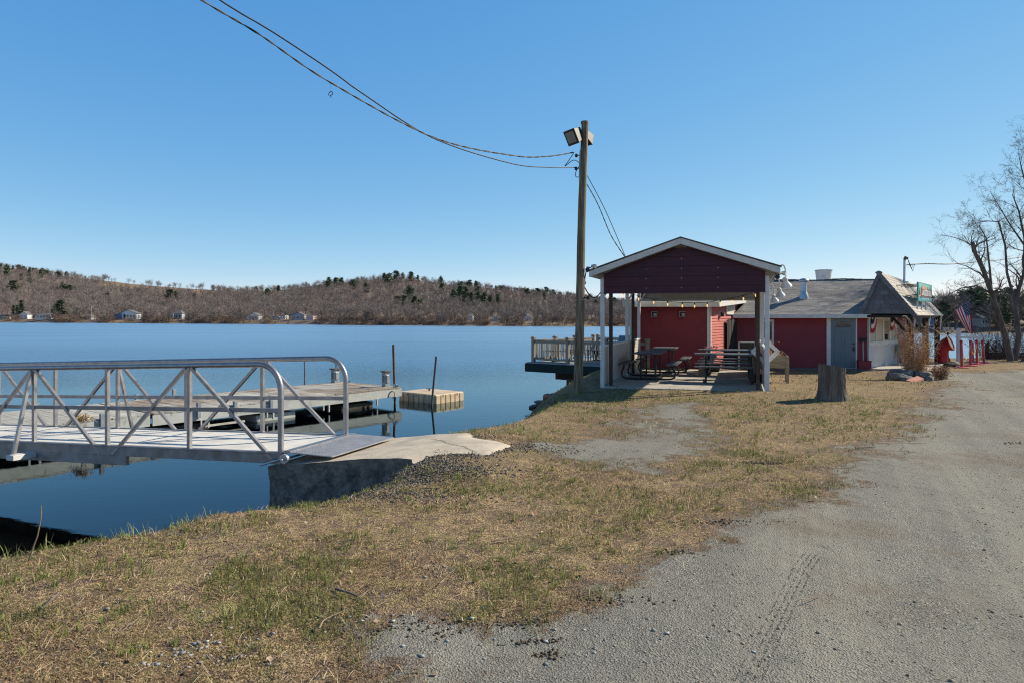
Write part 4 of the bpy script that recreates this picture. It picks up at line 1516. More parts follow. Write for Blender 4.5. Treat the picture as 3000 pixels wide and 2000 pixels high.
for s in (-1, 1):
    e = PWD / 2 + s * (PWD / 2 + .25)
    a = [PV(PWD / 2, -.32, RZ), PV(e, -.32, EZ), PV(e, PLN + .35, EZ), PV(PWD / 2, PLN + .35, RZ)]
    r.prism(a if s > 0 else a[::-1], UP * .03)
    for k in range(22):
        v = -.2 + k * .31
        r.beam(PV(PWD / 2, v, RZ + .04), PV(e, v, EZ + .04), .04, .02)
roof = r.build('roof', M['grey_roof'], pv)
mb = MB()
for s in (-1, 1):
    e = PWD / 2 + s * (PWD / 2 + .27)
    mb.prism([PV(PWD / 2, -.36, RZ + .045), PV(e, -.36, EZ + .045), PV(e, -.36, EZ - .1), PV(PWD / 2, -.36, RZ - .1)], PE2 * .035)
mb.build('fascia', M['cream'], roof, bevel=.004)
mb = MB()
for s in (-1, 1):
    e = PWD / 2 + s * (PWD / 2 + .3)
    mb.prism([PV(PWD / 2, -.385, RZ + .075), PV(e, -.385, EZ + .075), PV(e, -.385, EZ + .05), PV(PWD / 2, -.385, RZ + .05)], PE2 * .2)
mb.build('drip_edge', M['pipe'], roof)
for s in (0, 1):
    u = -.25 if s == 0 else PWD + .25
    MB().beam(PV(u, -.3, EZ - .03), PV(u, PLN + .3, EZ - .03), .03, .12).build('eave_trim', M['cream'], roof)
# gable panel: ribbed metal
GBZ = 2.365
mb = MB()
zs = [GBZ + .235 * k for k in range(7)]
zs = [z for z in zs if z < RZ - .25] + [RZ - .16]
for z0, z1 in zip(zs[:-1], zs[1:]):
    def ends(z):
        if z <= rz(.05) - .1: return (.05, PWD - .05)
        h = (RZ - .1 - z) / slope
        return (PWD / 2 - h, PWD / 2 + h)
    for (za, zb, o) in ((z0, z1 - .075, 0), (z1 - .075, z1 - .02, .035), (z1 - .02, z1, .012)):
        (a0, a1), (b0, b1) = ends(za), ends(zb)
        mb.prism([PV(a0, -.06 - o, za), PV(a1, -.06 - o, za), PV(b1, -.06 - o, zb), PV(b0, -.06 - o, zb)], PE2 * (.03 + o))
mb.beam(PV(.05, -.085, GBZ - .012), PV(PWD - .05, -.085, GBZ - .012), .045, .03)
mb.build('gable_panel', M['maroon'], pv)
mb = MB()
for k in range(6):
    z0 = 2.31 + .235 * k; z1 = min(z0 + .235, RZ - .1)
    if z1 - z0 < .03: break
    (a0, a1), (b0, b1) = [((.05, PWD - .05) if z <= rz(.05) - .1 else (PWD / 2 - (RZ - .06 - z) / slope, PWD / 2 + (RZ - .06 - z) / slope)) for z in (z0, z1)]
    mb.prism([PV(a0, PLN + .06 + .012 * (k % 2), z0), PV(a1, PLN + .06 + .012 * (k % 2), z0), PV(b1, PLN + .06, z1), PV(b0, PLN + .06, z1)], PE2 * .02)
mb.beam(PV(.05, PLN + .03, 2.33), PV(PWD - .05, PLN + .03, 2.33), .05, .07)
mb.build('rear_gable_panel', M['grey_roof'], pv)
mb = MB()
for k in range(5):
    for du in (0, -.85, .85):
        z = GBZ + .1 + .235 * k
        if z < rz(PWD / 2 + du) - .2:
            mb.box(PV(PWD / 2 + .0 + du, -.075, z), (.016, .012, .016), PAX)
mb.build('screw_heads', M['white'], pv)
# frame of the roof
for v in (0.02, 3.9, PLN):
    for s in (-1, 1):
        MB().beam(PV(PWD / 2 + s * PWD / 2, v, rz(0) - .07), PV(PWD / 2, v, RZ - .07), .06, .06).build('rafter', M['grey_roof'], pv)
    MB().beam(PV(0, v, 2.68 if v > 1 else 2.42), PV(PWD, v, 2.68 if v > 1 else 2.42), .06, .07).build('tie_beam', M['white'], pv)
    MB().beam(PV(PWD / 2, v, 2.6), PV(PWD / 2, v, RZ - .08), .05, .05, PE1).build('king_post', M['grey_roof'], pv)
for u in (0, PWD):
    MB().beam(PV(u, 0, 2.7), PV(u, PLN, 2.7), .06, .07).build('side_beam', M['white'], pv)
    for (v0, v1) in ((.1, 3.84), (3.96, PLN - .06)):
        m_ = MB()
        k = 0
        o = .05 if u == 0 else -.05
        for i in range(9):
            z0 = .06 + i * .105
            m_.hexa([PV(u + o - .012, v0, z0), PV(u + o + .012, v0, z0), PV(u + o + .012, v1, z0), PV(u + o - .012, v1, z0),
                     PV(u + o - .004, v0, z0 + .1), PV(u + o + .004, v0, z0 + .1), PV(u + o + .004, v1, z0 + .1), PV(u + o - .004, v1, z0 + .1)])
        m_.build('side_panel', M['beige_panel'], pv)
        MB().beam(PV(u + o, v0, 1.03), PV(u + o, v1, 1.03), .07, .05).build('panel_cap', M['white'], pv, bevel=.004)
MB().lathe([(.16, 0), (.2, .03), (.17, .1), (.06, .14)], PV(PWD / 2 + .15, 3.2, 2.52), 16).build('ceiling_fan_body', M['planter'], pv, smooth=True)

# string lights
sl_ = thing('string_lights', 'string of lit amber bulbs on black cord across the pavilion', 'string lights', PV(PWD / 2, 3.8, 2.0))
bp = [(1826, 866), (1871, 877), (1915, 887), (1956, 893), (1999, 897), (2035, 898), (2072, 896), (2110, 890), (2145, 884), (2178, 876), (2214, 866)]
LA, LB = PV(.0, 3.75), PV(PWD, 3.75)
bpt = []
for px, py in bp:
    p = on_line(px, LA, LB); p.z = CZ + (HZ - py) / F * p.y
    bpt.append(p)
mb = MB()
cp = [PV(.02, 3.6, 2.6)] + [p + UP * .1 for p in bpt] + [PV(PWD - .05, 3.6, 2.6)]
mb.tube(cp, .008, 5)
mb.build('cord', M['wire'], sl_)
for p in bpt:
    b_ = MB().lathe([(.003, -.045), (.015, -.03), (.021, 0), (.017, .03), (.012, .045)], p, 10).build('bulb', M['bulb'], sl_, smooth=True)
    MB().lathe([(.018, .045), (.02, .075), (.012, .1)], p, 8).build('socket', M['black'], b_)

# gooseneck lamps on the right eave
for (px, py, v, lb) in ((2302, 831, .25, 'nearest white gooseneck lamp beside the pavilion front right post'), (2285, 860, 3.3, 'middle white gooseneck lamp on the pavilion right side'), (2268, 877, 5.9, 'farthest white gooseneck lamp on the pavilion right side')):
    base = PV(PWD + .06, v, 2.6)
    dd = base.y + .05
    c = W(px, py, dd)
    t = thing('gooseneck_lamp', lb, 'wall lamp', base, 'gooseneck lamps on the pavilion')
    tp = c + UP * .28
    apex = V(((base.x + c.x) / 2 + .08, c.y, max(base.z, tp.z) + .18))
    arc = []
    for k in range(15):
        f = k / 14
        arc.append((1 - f) ** 3 * base + 3 * (1 - f) ** 2 * f * (lerp(base, apex, .85)) + 3 * (1 - f) * f * f * (V((c.x, c.y, tp.z + .42))) + f ** 3 * (c + UP * .1))
    MB().tube(arc, .017, 8).build('neck', M['white'], t, smooth=True)
    MB().lathe([(.1, 0), (.1, .01), (.03, .02)], base, 12).build('wall_plate', M['white'], t)
    ax = unit(V((-.25, -.25, 1)))
    sh = MB()
    n = 20
    a, b_ = frame(ax)
    pr = [(.135, -.08), (.122, -.04), (.06, .045), (.055, .135), (.025, .16), (.0, .16)]
    vs = []; fs = []
    for rr, zz in pr:
        for j in range(n):
            q = 2 * math.pi * j / n
            vs.append(c + ax * zz + (a * math.cos(q) + b_ * math.sin(q)) * rr)
    for i in range(len(pr) - 1):
        for j in range(n):
            fs.append((i * n + j, i * n + (j + 1) % n, (i + 1) * n + (j + 1) % n, (i + 1) * n + j))
    sh.add(vs, fs).build('lamp_shade', M['white'], t, smooth=True)
small_flood('small black security light under the pavilion right eave', PV(PWD + .2, -.05, 2.72), 1)

# ------------------------------------------------------------------ picnic tables
def make_table(label, group, length=1.75, top='char_plastic'):
    t = thing('picnic_table', label, 'picnic table', (0, 0, 0), group)
    mb = MB()
    for k in range(5):
        mb.box(V((-.3 + .15 * k, 0, .745)), (.142, length, .035))
    mb.box(V((0, length * .32, .72)), (.72, .06, .03)); mb.box(V((0, -length * .32, .72)), (.72, .06, .03))
    mb.build('table_top', M[top], t, bevel=.008)
    for s in (-1, 1):
        mb = MB()
        for k in range(2):
            mb.box(V((s * (.66 + .145 * (k - .5)), 0, .44)), (.135, length, .035))
        mb.build('seat', M[top], t, bevel=.008)
    for y in (-length * .33, length * .33):
        mb = MB()
        pts = []
        for s in (-1, 1):
            q = [V((s * .66, y, .42)), V((s * .68, y, .34)), V((s * .74, y, .2)), V((s * .72, y, .08)), V((s * .62, y, .035)), V((s * .45, y, .03))]
            pts += q if s < 0 else q[::-1]
        mb.tube(pts, .026, 8)
        for s in (-1, 1):
            mb.tube([V((s * .2, y, .03)), V((s * .2, y, .72))], .024, 8)
            mb.tube([V((s * .5, y, .42)), V((s * .8, y, .42))], .02, 6)
        mb.tube([V((-.3, y, .715)), V((.3, y, .715))], .02, 6)
        mb.build('leg_frame', M['black'], t, smooth=True)
    return t


th = math.atan2(PE1.y, PE1.x)
tab = make_table('dark picnic table seen end on, nearest the left wall of the pavilion', 'picnic tables under the pavilion')
tab.location = PV(.86, 2.75, .02); tab.rotation_euler.z = th
spots = [(PV(.98, 5.25, .02), th, 'dark picnic table behind the end on one, by the rear of the pavilion', 'picnic tables under the pavilion'),
         (PV(2.98, 2.3, .02), th + math.pi / 2 + .05, 'dark picnic table seen lengthwise, nearest the pavilion right front post', 'picnic tables under the pavilion'),
         (PV(2.95, 4.7, .02), th + math.pi / 2, 'dark picnic table seen lengthwise, behind another one at the right of the pavilion', 'picnic tables under the pavilion')]
DC = V((.85, 27.0, 0)); E1 = V((.785, -.62, 0)).normalized(); E2 = V((.62, .785, 0)).normalized()
de = math.atan2(E1.y, E1.x)
spots += [(DC + E1 * 1.15 + E2 * 1.1, de + math.pi / 2, 'black picnic table on the railed deck, left of the wooden pole', 'picnic tables on the lakeside deck'),
          (DC + E1 * 2.35 + E2 * 2.6, de + math.pi / 2, 'black picnic table on the railed deck, right of the wooden pole', 'picnic tables on the lakeside deck')]
for p, a, lb, g in spots:
    c = copy_tree(tab)
    c.location = p; c.rotation_euler.z = a
    tag(c, lb, None, g)

# things stored in the pavilion
b0, b1 = W(2045, 1085, 22.4), W(2074, 1098, 20.6)
b0.z = b1.z = .025
sp = thing('slatted_panel', 'grey slatted wooden panel leaning against the right tables under the pavilion', 'wooden panel', lerp(b0, b1, .5))
lean = PE1 * .24 + UP * .62
mb = MB(); d_ = (b1 - b0)
for k in range(9):
    a = b0 + d_ * ((k + .08) / 9); b_ = b0 + d_ * ((k + .86) / 9)
    mb.prism([a, b_, b_ + lean, a + lean], PE1 * .02)
mb.build('slats', M['slats'], sp)
mb = MB()
for f in (.12, .88):
    mb.beam(b0 + lean * f + PE1 * .035, b1 + lean * f + PE1 * .035, .03, .06)
mb.build('battens', M['slats'], sp)
MB().prism([b0 + d_ * .55 + PE1 * .06, b1 + PE1 * .06, b1 + lean * .5 + PE1 * .06, b0 + d_ * .55 + lean * .5 + PE1 * .06], PE1 * .012).build('back_board', M['yellow_ply'], sp)
c = PV(2.45, 5.9, .02)
tb = thing('storage_tub', 'black plastic tub on the slab under the right tables', 'tub', c)
MB().hexa([c + PE1 * x * .2 + PE2 * y * .15 for x, y in ((-1, -1), (1, -1), (1, 1), (-1, 1))] + [c + PE1 * x * .25 + PE2 * y * .2 + UP * .24 for x, y in ((-1, -1), (1, -1), (1, 1), (-1, 1))]).build('tub_body', M['black'], tb, bevel=.02)
MB().box(c + UP * .25, (.54, .44, .03), PAX).build('lid', M['char_plastic'], tb, bevel=.01)
p = W(2188, 1026, 22.9)
bd = thing('framed_board', 'dark board in a pale frame standing behind the right tables', 'board', V((p.x, p.y, 0)))
MB().box(V((p.x, p.y, .6)), (.5, .03, .62)).build('board', M['dark_wet'], bd)
mb = MB()
for s in (-1, 1):
    mb.box(V((p.x + s * .265, p.y - .004, .48)), (.03, .045, .92))
mb.box(V((p.x, p.y - .004, .925)), (.56, .045, .03)); mb.box(V((p.x, p.y - .004, .28)), (.5, .045, .03))
mb.build('frame', M['cream'], bd, bevel=.003)
mb = MB()
tc = PV(2.45, 4.72, .79)
for k in range(90):
    q = tc + PE1 * random.uniform(-.2, .2) + PE2 * random.uniform(-.12, .12) + UP * random.uniform(0, .09)
    mb.add([q, q + V((random.uniform(-.04, .04), random.uniform(-.04, .04), random.uniform(-.03, .04))), q + V((random.uniform(-.04, .04), random.uniform(-.04, .04), random.uniform(-.03, .04)))], [(0, 1, 2)])
solo(mb, 'garland', M['pink'], 'small pink and white garland heaped on a picnic table', 'garland', fix=False)
dm_ = thing('diamond_frame', 'white wooden diamond shaped frame fixed behind the front right post', 'wooden frame', PV(PWD, .45, .9))
for k, (off, s) in enumerate(((0, .31), (.1, .26))):
    c = PV(PWD - .03, .42 + off * 3, .93)
    mb = MB()
    cs = [c + PE1 * x * s + UP * z * s for x, z in ((-1, 0), (0, 1), (1, 0), (0, -1))]
    for i in range(4):
        mb.beam(cs[i], cs[(i + 1) % 4], .05, .045, PE2)
    mb.build('frame_square', M['white'], dm_, bevel=.003)
# planter
c = V((7.02, 18.55, 0)); c.z = gz(c.x, c.y)
pt = thing('planter_box', 'weathered wooden planter box on legs beside the pavilion', 'planter', c)
mb = MB()
for k in range(2):
    z = c.z + .47 + .16 * k
    for s in (-1, 1):
        mb.box(c + PE2 * s * .24 + UP * (z - c.z), (.9, .025, .152), PAX)
        mb.box(c + PE1 * s * .44 + UP * (z - c.z), (.025, .455, .152), PAX)
mb.build('box', M['planter'], pt, bevel=.004)
for x in (-1, 1):
    for y in (-1, 1):
        MB().box(c + PE1 * x * .42 + PE2 * y * .275 + UP * .34, (.07, .04, .74), PAX).build('leg', M['planter'], pt, bevel=.004)
MB().box(c + UP * .64, (.84, .44, .05), PAX).build('soil', M['clod'], pt)


def stalks(c, n, rx, h0, h1, seed, spread=.25, leaf=0, w=.006, cols=((.45, .27, .14), (.36, .2, .1), (.55, .38, .2))):
    r = np.random.default_rng(seed)
    v, f, cl_ = [], [], []

    def bl(p0, p1, w0, w1, col):
        d = p1 - p0
        s = np.cross(d, r.normal(size=3)); s /= np.linalg.norm(s) + 1e-9
        b = len(v)
        v.extend([p0 - s * w0, p0 + s * w0, p1 + s * w1, p1 - s * w1]); f.extend([(b, b + 1, b + 2), (b, b + 2, b + 3)])
        cl_.extend([col] * 4)
    for i in range(n):
        a = r.uniform(0, 6.283); q = rx * math.sqrt(r.uniform())
        p = np.array([c[0] + q * math.cos(a), c[1] + q * math.sin(a), c[2]])
        h = r.uniform(h0, h1)
        d = np.array([math.cos(a) * spread * r.uniform(.1, 1), math.sin(a) * spread * r.uniform(.1, 1), 1.0])
        col = np.array(cols[r.integers(len(cols))]) * r.uniform(.7, 1.25)
        k = 5
        pts = [p]
        for j in range(k):
            d = d + r.normal(size=3) * .1
            pts.append(pts[-1] + d / np.linalg.norm(d) * h / k)
        for j in range(k):
            bl(pts[j], pts[j + 1], w * (1 - j / k * .6), w * (1 - (j + 1) / k * .6), col)
        for j in range(leaf):
            t = r.uniform(.15, 1) * k
            jj = min(k - 1, int(t)); q0 = pts[jj] + (pts[jj + 1] - pts[jj]) * (t - jj)
            dl = r.normal(size=3) * np.array([1, 1, .6]) + np.array([0, 0, .35]); dl /= np.linalg.norm(dl)
            l = r.uniform(.08, .22)
            m1 = q0 + dl * l * .6; m2 = m1 + (dl + np.array([0, 0, -.9])) * l * .45
            c2 = col * r.uniform(.8, 1.5)
            bl(q0, m1, .004, .009, c2); bl(m1, m2, .009, .002, c2)
    return np.array(v), np.array(f), np.clip(np.array(cl_), 0, 1)


def np_solo(name, vf, origin, label, cat, m='col', group=None):
    v, f, c = vf
    o = np_mesh(name, v - np.array(origin), f, M[m], c)
    o.location = origin
    return tag(o, label, cat, group)


np_solo('dead_plants', stalks(c + UP * .66, 60, .3, .05, .22, 5, .5, 2), tuple(c + UP * .66), 'dead brown plants with one tall stalk in the wooden planter box', 'plant')
v_ = stalks(c + UP * .66 - PE1 * .02, 5, .03, .45, .52, 6, .08, 9, .01)
np_solo('dead_stalk', v_, tuple(c + UP * .66), 'tall rust brown dead stalk standing up from the planter box', 'plant')
c3 = V((6.62, 18.3, gz(6.62, 18.3)))
ck = thing('plastic_crate', 'small black open crate on the grass under the planter box', 'crate', c3)
mb = MB()
for x in (-1, 1):
    mb.box(c3 + V((x * .14, 0, .16)), (.03, .24, .26))
mb.box(c3 + UP * .29, (.3, .26, .04)); mb.box(c3 + UP * .05, (.3, .26, .03)); mb.box(c3 + V((0, .12, .16)), (.28, .02, .24))
mb.build('crate_frame', M['black'], ck, bevel=.006)

# ------------------------------------------------------------------ restaurant building
def clap(mb, A, B, z0, z1, nrm, pitch=.1, dep=.028, top=None):
    """Lapped boards on the wall A-B; top(f) limits the height along the wall."""
    A, B = xy(A, 0), xy(B, 0)
    n = int((z1 - z0) / pitch) + 1
    for i in range(n):
        za = z0 + i * pitch; zb = min(za + pitch, z1)
        if zb - za < .01: break
        f0 = 0.0
        if top:
            while f0 < 1 and top(f0) < zb: f0 += .02
            if f0 >= 1: continue
        a, b = lerp(A, B, f0), B
        o0, o1 = nrm * dep, nrm * .004
        mb.add([a + o0 + UP * za, b + o0 + UP * za, b + o1 + UP * (zb + .006), a + o1 + UP * (zb + .006), a + o1 + UP * za, b + o1 + UP * za],
               [(0, 1, 2, 3), (4, 5, 1, 0)])


def shing(mb, E0, E1, R0, R1, course=.14, tab=.32, thick=.014, seed=0):
    r = random.Random(seed)
    E0, E1, R0, R1 = V(E0), V(E1), V(R0), V(R1)
    nrm = (E1 - E0).cross(R0 - E0).normalized()
    if nrm.z < 0: nrm = -nrm
    L = ((R0 - E0).length + (R1 - E1).length) / 2
    n = max(1, int(round(L / course)))
    for i in range(n):
        s0, s1 = i / n, min(1, (i + 1.12) / n)
        a0, a1 = lerp(E0, R0, s0), lerp(E1, R1, s0)
        b0, b1 = lerp(E0, R0, s1), lerp(E1, R1, s1)
        wid = (a1 - a0).length
        x = -r.random() * tab
        while x < wid:
            w = tab * r.uniform(.7, 1.3)
            u0, u1 = max(0, x) / wid, min(wid, x + w - .008) / wid
            x += w
            if u1 - u0 < .002: continue
            j = r.uniform(-.006, .006)
            t = thick * r.uniform(.8, 1.3)
            p, q = lerp(a0, a1, u0), lerp(a0, a1, u1)
            c, d = lerp(b0, b1, u1), lerp(b0, b1, u0)
            dn = (a0 - b0).normalized() * j
            mb.add([p + dn + nrm * t, q + dn + nrm * t, c + nrm * .003, d + nrm * .003, p + dn, q + dn], [(0, 1, 2, 3), (4, 5, 1, 0)])


def rect_on(A, B, px0, px1, py0, py1):
    p, q = on_line(px0, A, B), on_line(px1, A, B)
    d = (p.y + q.y) / 2
    return p, q, CZ + (HZ - py1) / F * d, CZ + (HZ - py0) / F * d


def panel(mb, p, q, z0, z1, nrm, o0, o1, mi=0):
    p, q = xy(p, 0), xy(q, 0)
    return mb.hexa([p + nrm * o0 + UP * z0, q + nrm * o0 + UP * z0, q + nrm * o1 + UP * z0, p + nrm * o1 + UP * z0,
                    p + nrm * o0 + UP * z1, q + nrm * o0 + UP * z1, q + nrm * o1 + UP * z1, p + nrm * o1 + UP * z1], mi)


def window(parent, A, B, nrm, px0, px1, py0, py1, fr=.07, glass='glass', bars=0, base=.03, name='window'):
    p, q, z0, z1 = rect_on(A, B, px0, px1, py0, py1)
    d = (q - p).normalized()
    f = MB()
    panel(f, p, p + d * fr, z0, z1, nrm, base, base + .035)
    panel(f, q - d * fr, q, z0, z1, nrm, base, base + .035)
    panel(f, p + d * fr, q - d * fr, z1 - fr, z1, nrm, base, base + .033)
    panel(f, p + d * fr, q - d * fr, z0, z0 + fr, nrm, base, base + .045)
    for k in range(bars):
        m_ = lerp(p, q, (k + 1) / (bars + 1))
        panel(f, m_ - d * fr * .4, m_ + d * fr * .4, z0 + fr, z1 - fr, nrm, base, base + .03)
    o = f.build(name, M['white'], parent, bevel=.003)
    panel(MB(), p + d * fr, q - d * fr, z0 + fr, z1 - fr, nrm, base + .002, base + .012).build('pane', M[glass], o)
    return o


BZ = -.19
FL, FR = V((4.09, 23.8, 0)), V((6.88, 23.8, 0))
SD = V((.505, .863, 0)).normalized()
SE = FR + SD * 7.2
P0, P1 = V((8.75, 27.0, 0)), V((13.45, 25.8, 0))
BA = (P1 - P0).normalized(); BN = V((BA.y, -BA.x, 0))
BN = BN if BN.y < 0 else -BN
PD = V((.68, .73, 0)).normalized(); P2 = P1 + PD * 3.97; P3 = P1 + PD * 6.4
PN = V((PD.y, -PD.x, 0))
SN = V((SD.y, -SD.x, 0))
AN = V((0, -1, 0))
bl = thing('restaurant_building', 'low red clapboard restaurant with grey shingle roof and grey door behind the pavilion', 'building', V((9, 27, BZ)))
az = lambda v: 2.27 + .045 * v
# front wing
mb = MB()
clap(mb, FL, FR, BZ, 2.13, AN)
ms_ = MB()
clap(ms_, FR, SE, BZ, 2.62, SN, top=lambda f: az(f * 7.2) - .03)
ms_.build('side_siding', M['sunlit_red'], bl, fix=False)
mb.hexa([xy(FL, -.5), xy(FR, -.5), xy(SE, -.5), xy(FL + SD * 7.2, -.5), xy(FL, 2.2), xy(FR, 2.2), xy(SE, az(7.2) - .06), xy(FL + SD * 7.2, az(7.2) - .06)])
mb.build('wing_wall', M['red'], bl, fix=False)
o = .26
rp = [FL + V((-o, -o, 0)), FR + V((o * 1.0, -o, 0)), SE + SN * o * .8, FL + SD * 7.2 - V((o, 0, 0))]
zt = [az(-.2), az(-.2), az(7.2), az(7.2)]
MB().hexa([xy(p, z - .06) for p, z in zip(rp, zt)] + [xy(p, z + .02) for p, z in zip(rp, zt)]).build('wing_roof', M['grey_roof'], bl)
fa = MB()
fa.hexa([xy(rp[0], 2.11) + V((0, -.025, 0)), xy(rp[1], 2.11) + V((.0, -.025, 0)), xy(rp[1], 2.11), xy(rp[0], 2.11),
         xy(rp[0], 2.295) + V((0, -.025, 0)), xy(rp[1], 2.295) + V((.0, -.025, 0)), xy(rp[1], 2.295), xy(rp[0], 2.295)])
sn = SN * .025
fa.hexa([xy(rp[1], zt[1] - .15) + V((0.003, -.025, 0)), xy(rp[2], zt[2] - .15), xy(rp[2], zt[2] - .15) + sn, xy(rp[1], zt[1] - .15) + sn,
         xy(rp[1], zt[1] + .03) + V((0.003, -.025, 0)), xy(rp[2], zt[2] + .03), xy(rp[2], zt[2] + .03) + sn, xy(rp[1], zt[1] + .03) + sn])
fa.build('wing_fascia', M['white'], bl, bevel=.004)
tr = MB()
panel(tr, FR - V((.09, 0, 0)), FR, BZ, 2.14, AN, .02, .05)
panel(tr, FR, FR + SD * .09, BZ, 2.14, SN, .02, .05)
panel(tr, FL, FL + V((.1, 0, 0)), BZ, 2.14, AN, .02, .05)
tr.build('corner_trim', M['white'], bl, bevel=.003)
window(bl, FR, SE, SN, 2124.5, 2148.5, 887, 922, .06, 'beige_in')
# main range
mb = MB()
clap(mb, P0, P1, BZ - .05, 1.76, BN)
mb.prism([xy(P0, -.6), xy(P1, -.6), xy(P3, -.6), xy(P0 - BN * 6.6, -.6)], UP * 2.4)
mb.build('main_wall', M['red'], bl, fix=False)
E0 = xy(P0 + BN * .35, 1.87); E1r = xy(P1 + BN * .35 + BA * .02, 1.87)
R0 = xy(V((11.05, 29.56, 0)), 3.34); R1 = xy(E1r - BN * 3.4 + BA * 1.6, 3.34)
mb = MB()
mb.add([E0 - UP * .1, E1r - UP * .1, R1 - UP * .1, R0 - UP * .1, E0, E1r, R1, R0, xy(R0 - BN * 3.4, 1.9), xy(R1 - BN * 3.4, 1.9)],
       [(0, 1, 5, 4), (4, 5, 6, 7), (7, 6, 9, 8), (0, 4, 7, 8), (1, 9, 6, 5), (0, 8, 9, 1)])
shing(mb, E0 - UP * .01, E1r - UP * .01 + BA * .0, R0, R1, .135, .3, .013, 3)
roof = mb.build('main_roof', M['shingle'], bl, fix=False)
mb = MB()
for k in range(17):
    a, b = lerp(R0, R1, k / 17), lerp(R0, R1, (k + .97) / 17)
    sag = .02 * math.sin(k * .8)
    mb.beam(a + UP * (.01 + sag), b + UP * (.01 + sag), .22, .035)
mb.build('ridge_cap', M['shingle'], roof)
MB().beam(E0 + BN * .02 - UP * .075 - BA * .05, E1r + BN * .02 - UP * .075, .03, .15).build('eave_fascia', M['cream'], bl, bevel=.004)
so_ = MB()
so_.hexa([xy(P0, 1.72), xy(P1, 1.72), xy(P1 + BN * .35, 1.72), xy(P0 + BN * .35, 1.72), xy(P0, 1.735), xy(P1, 1.735), xy(P1 + BN * .35, 1.735), xy(P0 + BN * .35, 1.735)])
so_.build('soffit', M['white'], bl)


def on_roof(px, py):
    n = (E1r - E0).cross(R0 - E0); n.normalize()
    dr = V(((px - 1500) / F, 1, (HZ - py) / F))
    o_ = V((0, 0, CZ))
    return o_ + dr * ((E0 - o_).dot(n) / dr.dot(n))


vp = on_roof(2355, 872)
vt = MB().lathe([(.2, -.12), (.19, .0), (.13, .2), (.115, .24), (.115, .62), (.15, .63), (.19, .66), (.19, .69), (.14, .75), (.0, .78)], vp, 20)
vt.build('vent_pipe', M['galv'], roof, smooth=True)
fp = W(2413, 823, 30.3)
fb = thing('roof_exhaust_fan', 'large white tapered exhaust fan drum behind the shingle roof ridge', 'exhaust fan', fp)
MB().lathe([(.29, -.5), (.3, 0), (.345, .4), (.36, .44), (.35, .47), (.3, .45), (.29, .2)], fp, 24).build('drum', M['white'], fb, smooth=True)
MB().lathe([(.35, .44), (.372, .45), (.372, .475), (.35, .485)], fp, 24).build('rim', M['galv'], fb, smooth=True)
MB().box(fp + V((-.12, -.31, .15)), (.14, .03, .12)).build('access_plate', M['galv'], fb, bevel=.004)

window(bl, P0, P1, BN, 2222, 2267, 936, 1006, .08, 'glass', 1)
# door
p, q, z0, z1 = rect_on(P0, P1, 2433, 2506, 931, 1074)
dd = (q - p).normalized()
fr = MB()
panel(fr, on_line(2421, P0, P1), p, BZ, 1.735, BN, .02, .055)
panel(fr, q, on_line(2510, P0, P1), BZ, 1.735, BN, .02, .055)
panel(fr, p, q, z1, 1.735, BN, .02, .05)
panel(fr, p, q, BZ, BZ + .03, BN, .02, .08)
dr = MB()
panel(dr, p, q, BZ + .03, z1, BN, .02, .0355)
w_ = (q - p).length; h_ = z1 - BZ
door = dr.build('door', M['door'], bl)
fr.build('frame', M['white'], door, bevel=.003)
mb = MB()
for (x0, x1, y0, y1) in ((.13, .45, .07, .36), (.55, .87, .07, .36), (.13, .45, .41, .74), (.55, .87, .41, .74)):
    a, b = p + dd * w_ * x0, p + dd * w_ * x1
    za, zb = BZ + h_ * y0, BZ + h_ * y1
    panel(mb, a + dd * .03, b - dd * .03, za + .03, zb - .03, BN, .035, .045)
    for (s0, s1, t0, t1) in ((a, b, za, za + .015), (a, b, zb - .015, zb)):
        panel(mb, s0, s1, t0, t1, BN, .035, .042)
    for s0 in (a, b - dd * .015):
        panel(mb, s0, s0 + dd * .015, za + .015, zb - .015, BN, .035, .042)
mb.build('raised_panels', M['door'], door)
c = xy(p + dd * w_ * .5, BZ + h_ * .81) + BN * .036
def half_disc(R, o_, r0=0.0, a0=0, a1=math.pi, n=18):
    out = [c + BN * o_ + dd * R * math.cos(a0 + (a1 - a0) * k / n) + UP * R * .72 * math.sin(a0 + (a1 - a0) * k / n) for k in range(n + 1)]
    return out
R_ = w_ * .32
MB().prism(half_disc(R_, 0), BN * .006).build('fanlight', M['glass'], door)
mb = MB()
for k in range(5):
    a = math.pi * k / 4
    mb.beam(c + BN * .01 + dd * R_ * .3 * math.cos(a) + UP * R_ * .22 * math.sin(a), c + BN * .01 + dd * R_ * math.cos(a) + UP * R_ * .72 * math.sin(a), .014, .012, BN)
mb.tube([x + BN * .008 for x in half_disc(R_, 0)], .012, 5).tube([x + BN * .008 for x in half_disc(R_ * .3, 0)], .009, 5)
mb.beam(c + BN * .008 - dd * R_, c + BN * .008 + dd * R_, .02, .02)
mb.build('fanlight_bars', M['door'], door)
k1 = xy(p + dd * w_ * .92, BZ + h_ * .39) + BN * .04
MB().box(k1, (.055, .02, .16), (dd, BN, UP)).tube([k1, k1 + BN * .06], .014, 8).lathe([(.01, -.03), (.03, -.02), (.03, .02), (.01, .03)], k1 + BN * .07, 10).build('handle', M['black'], door, smooth=True)
k2 = xy(p + dd * w_ * .92, BZ + h_ * .49) + BN * .04
MB().tube([k2, k2 + BN * .03], .032, 14).build('deadbolt', M['black'], door)
tr = MB()
panel(tr, on_line(2541, P0, P1), P1, BZ, 1.735, BN, .02, .045)
panel(tr, P1, P1 + PD * .14, BZ, 1.9, PN, .02, .045)
tr.build('corner_post', M['white'], bl, bevel=.003)
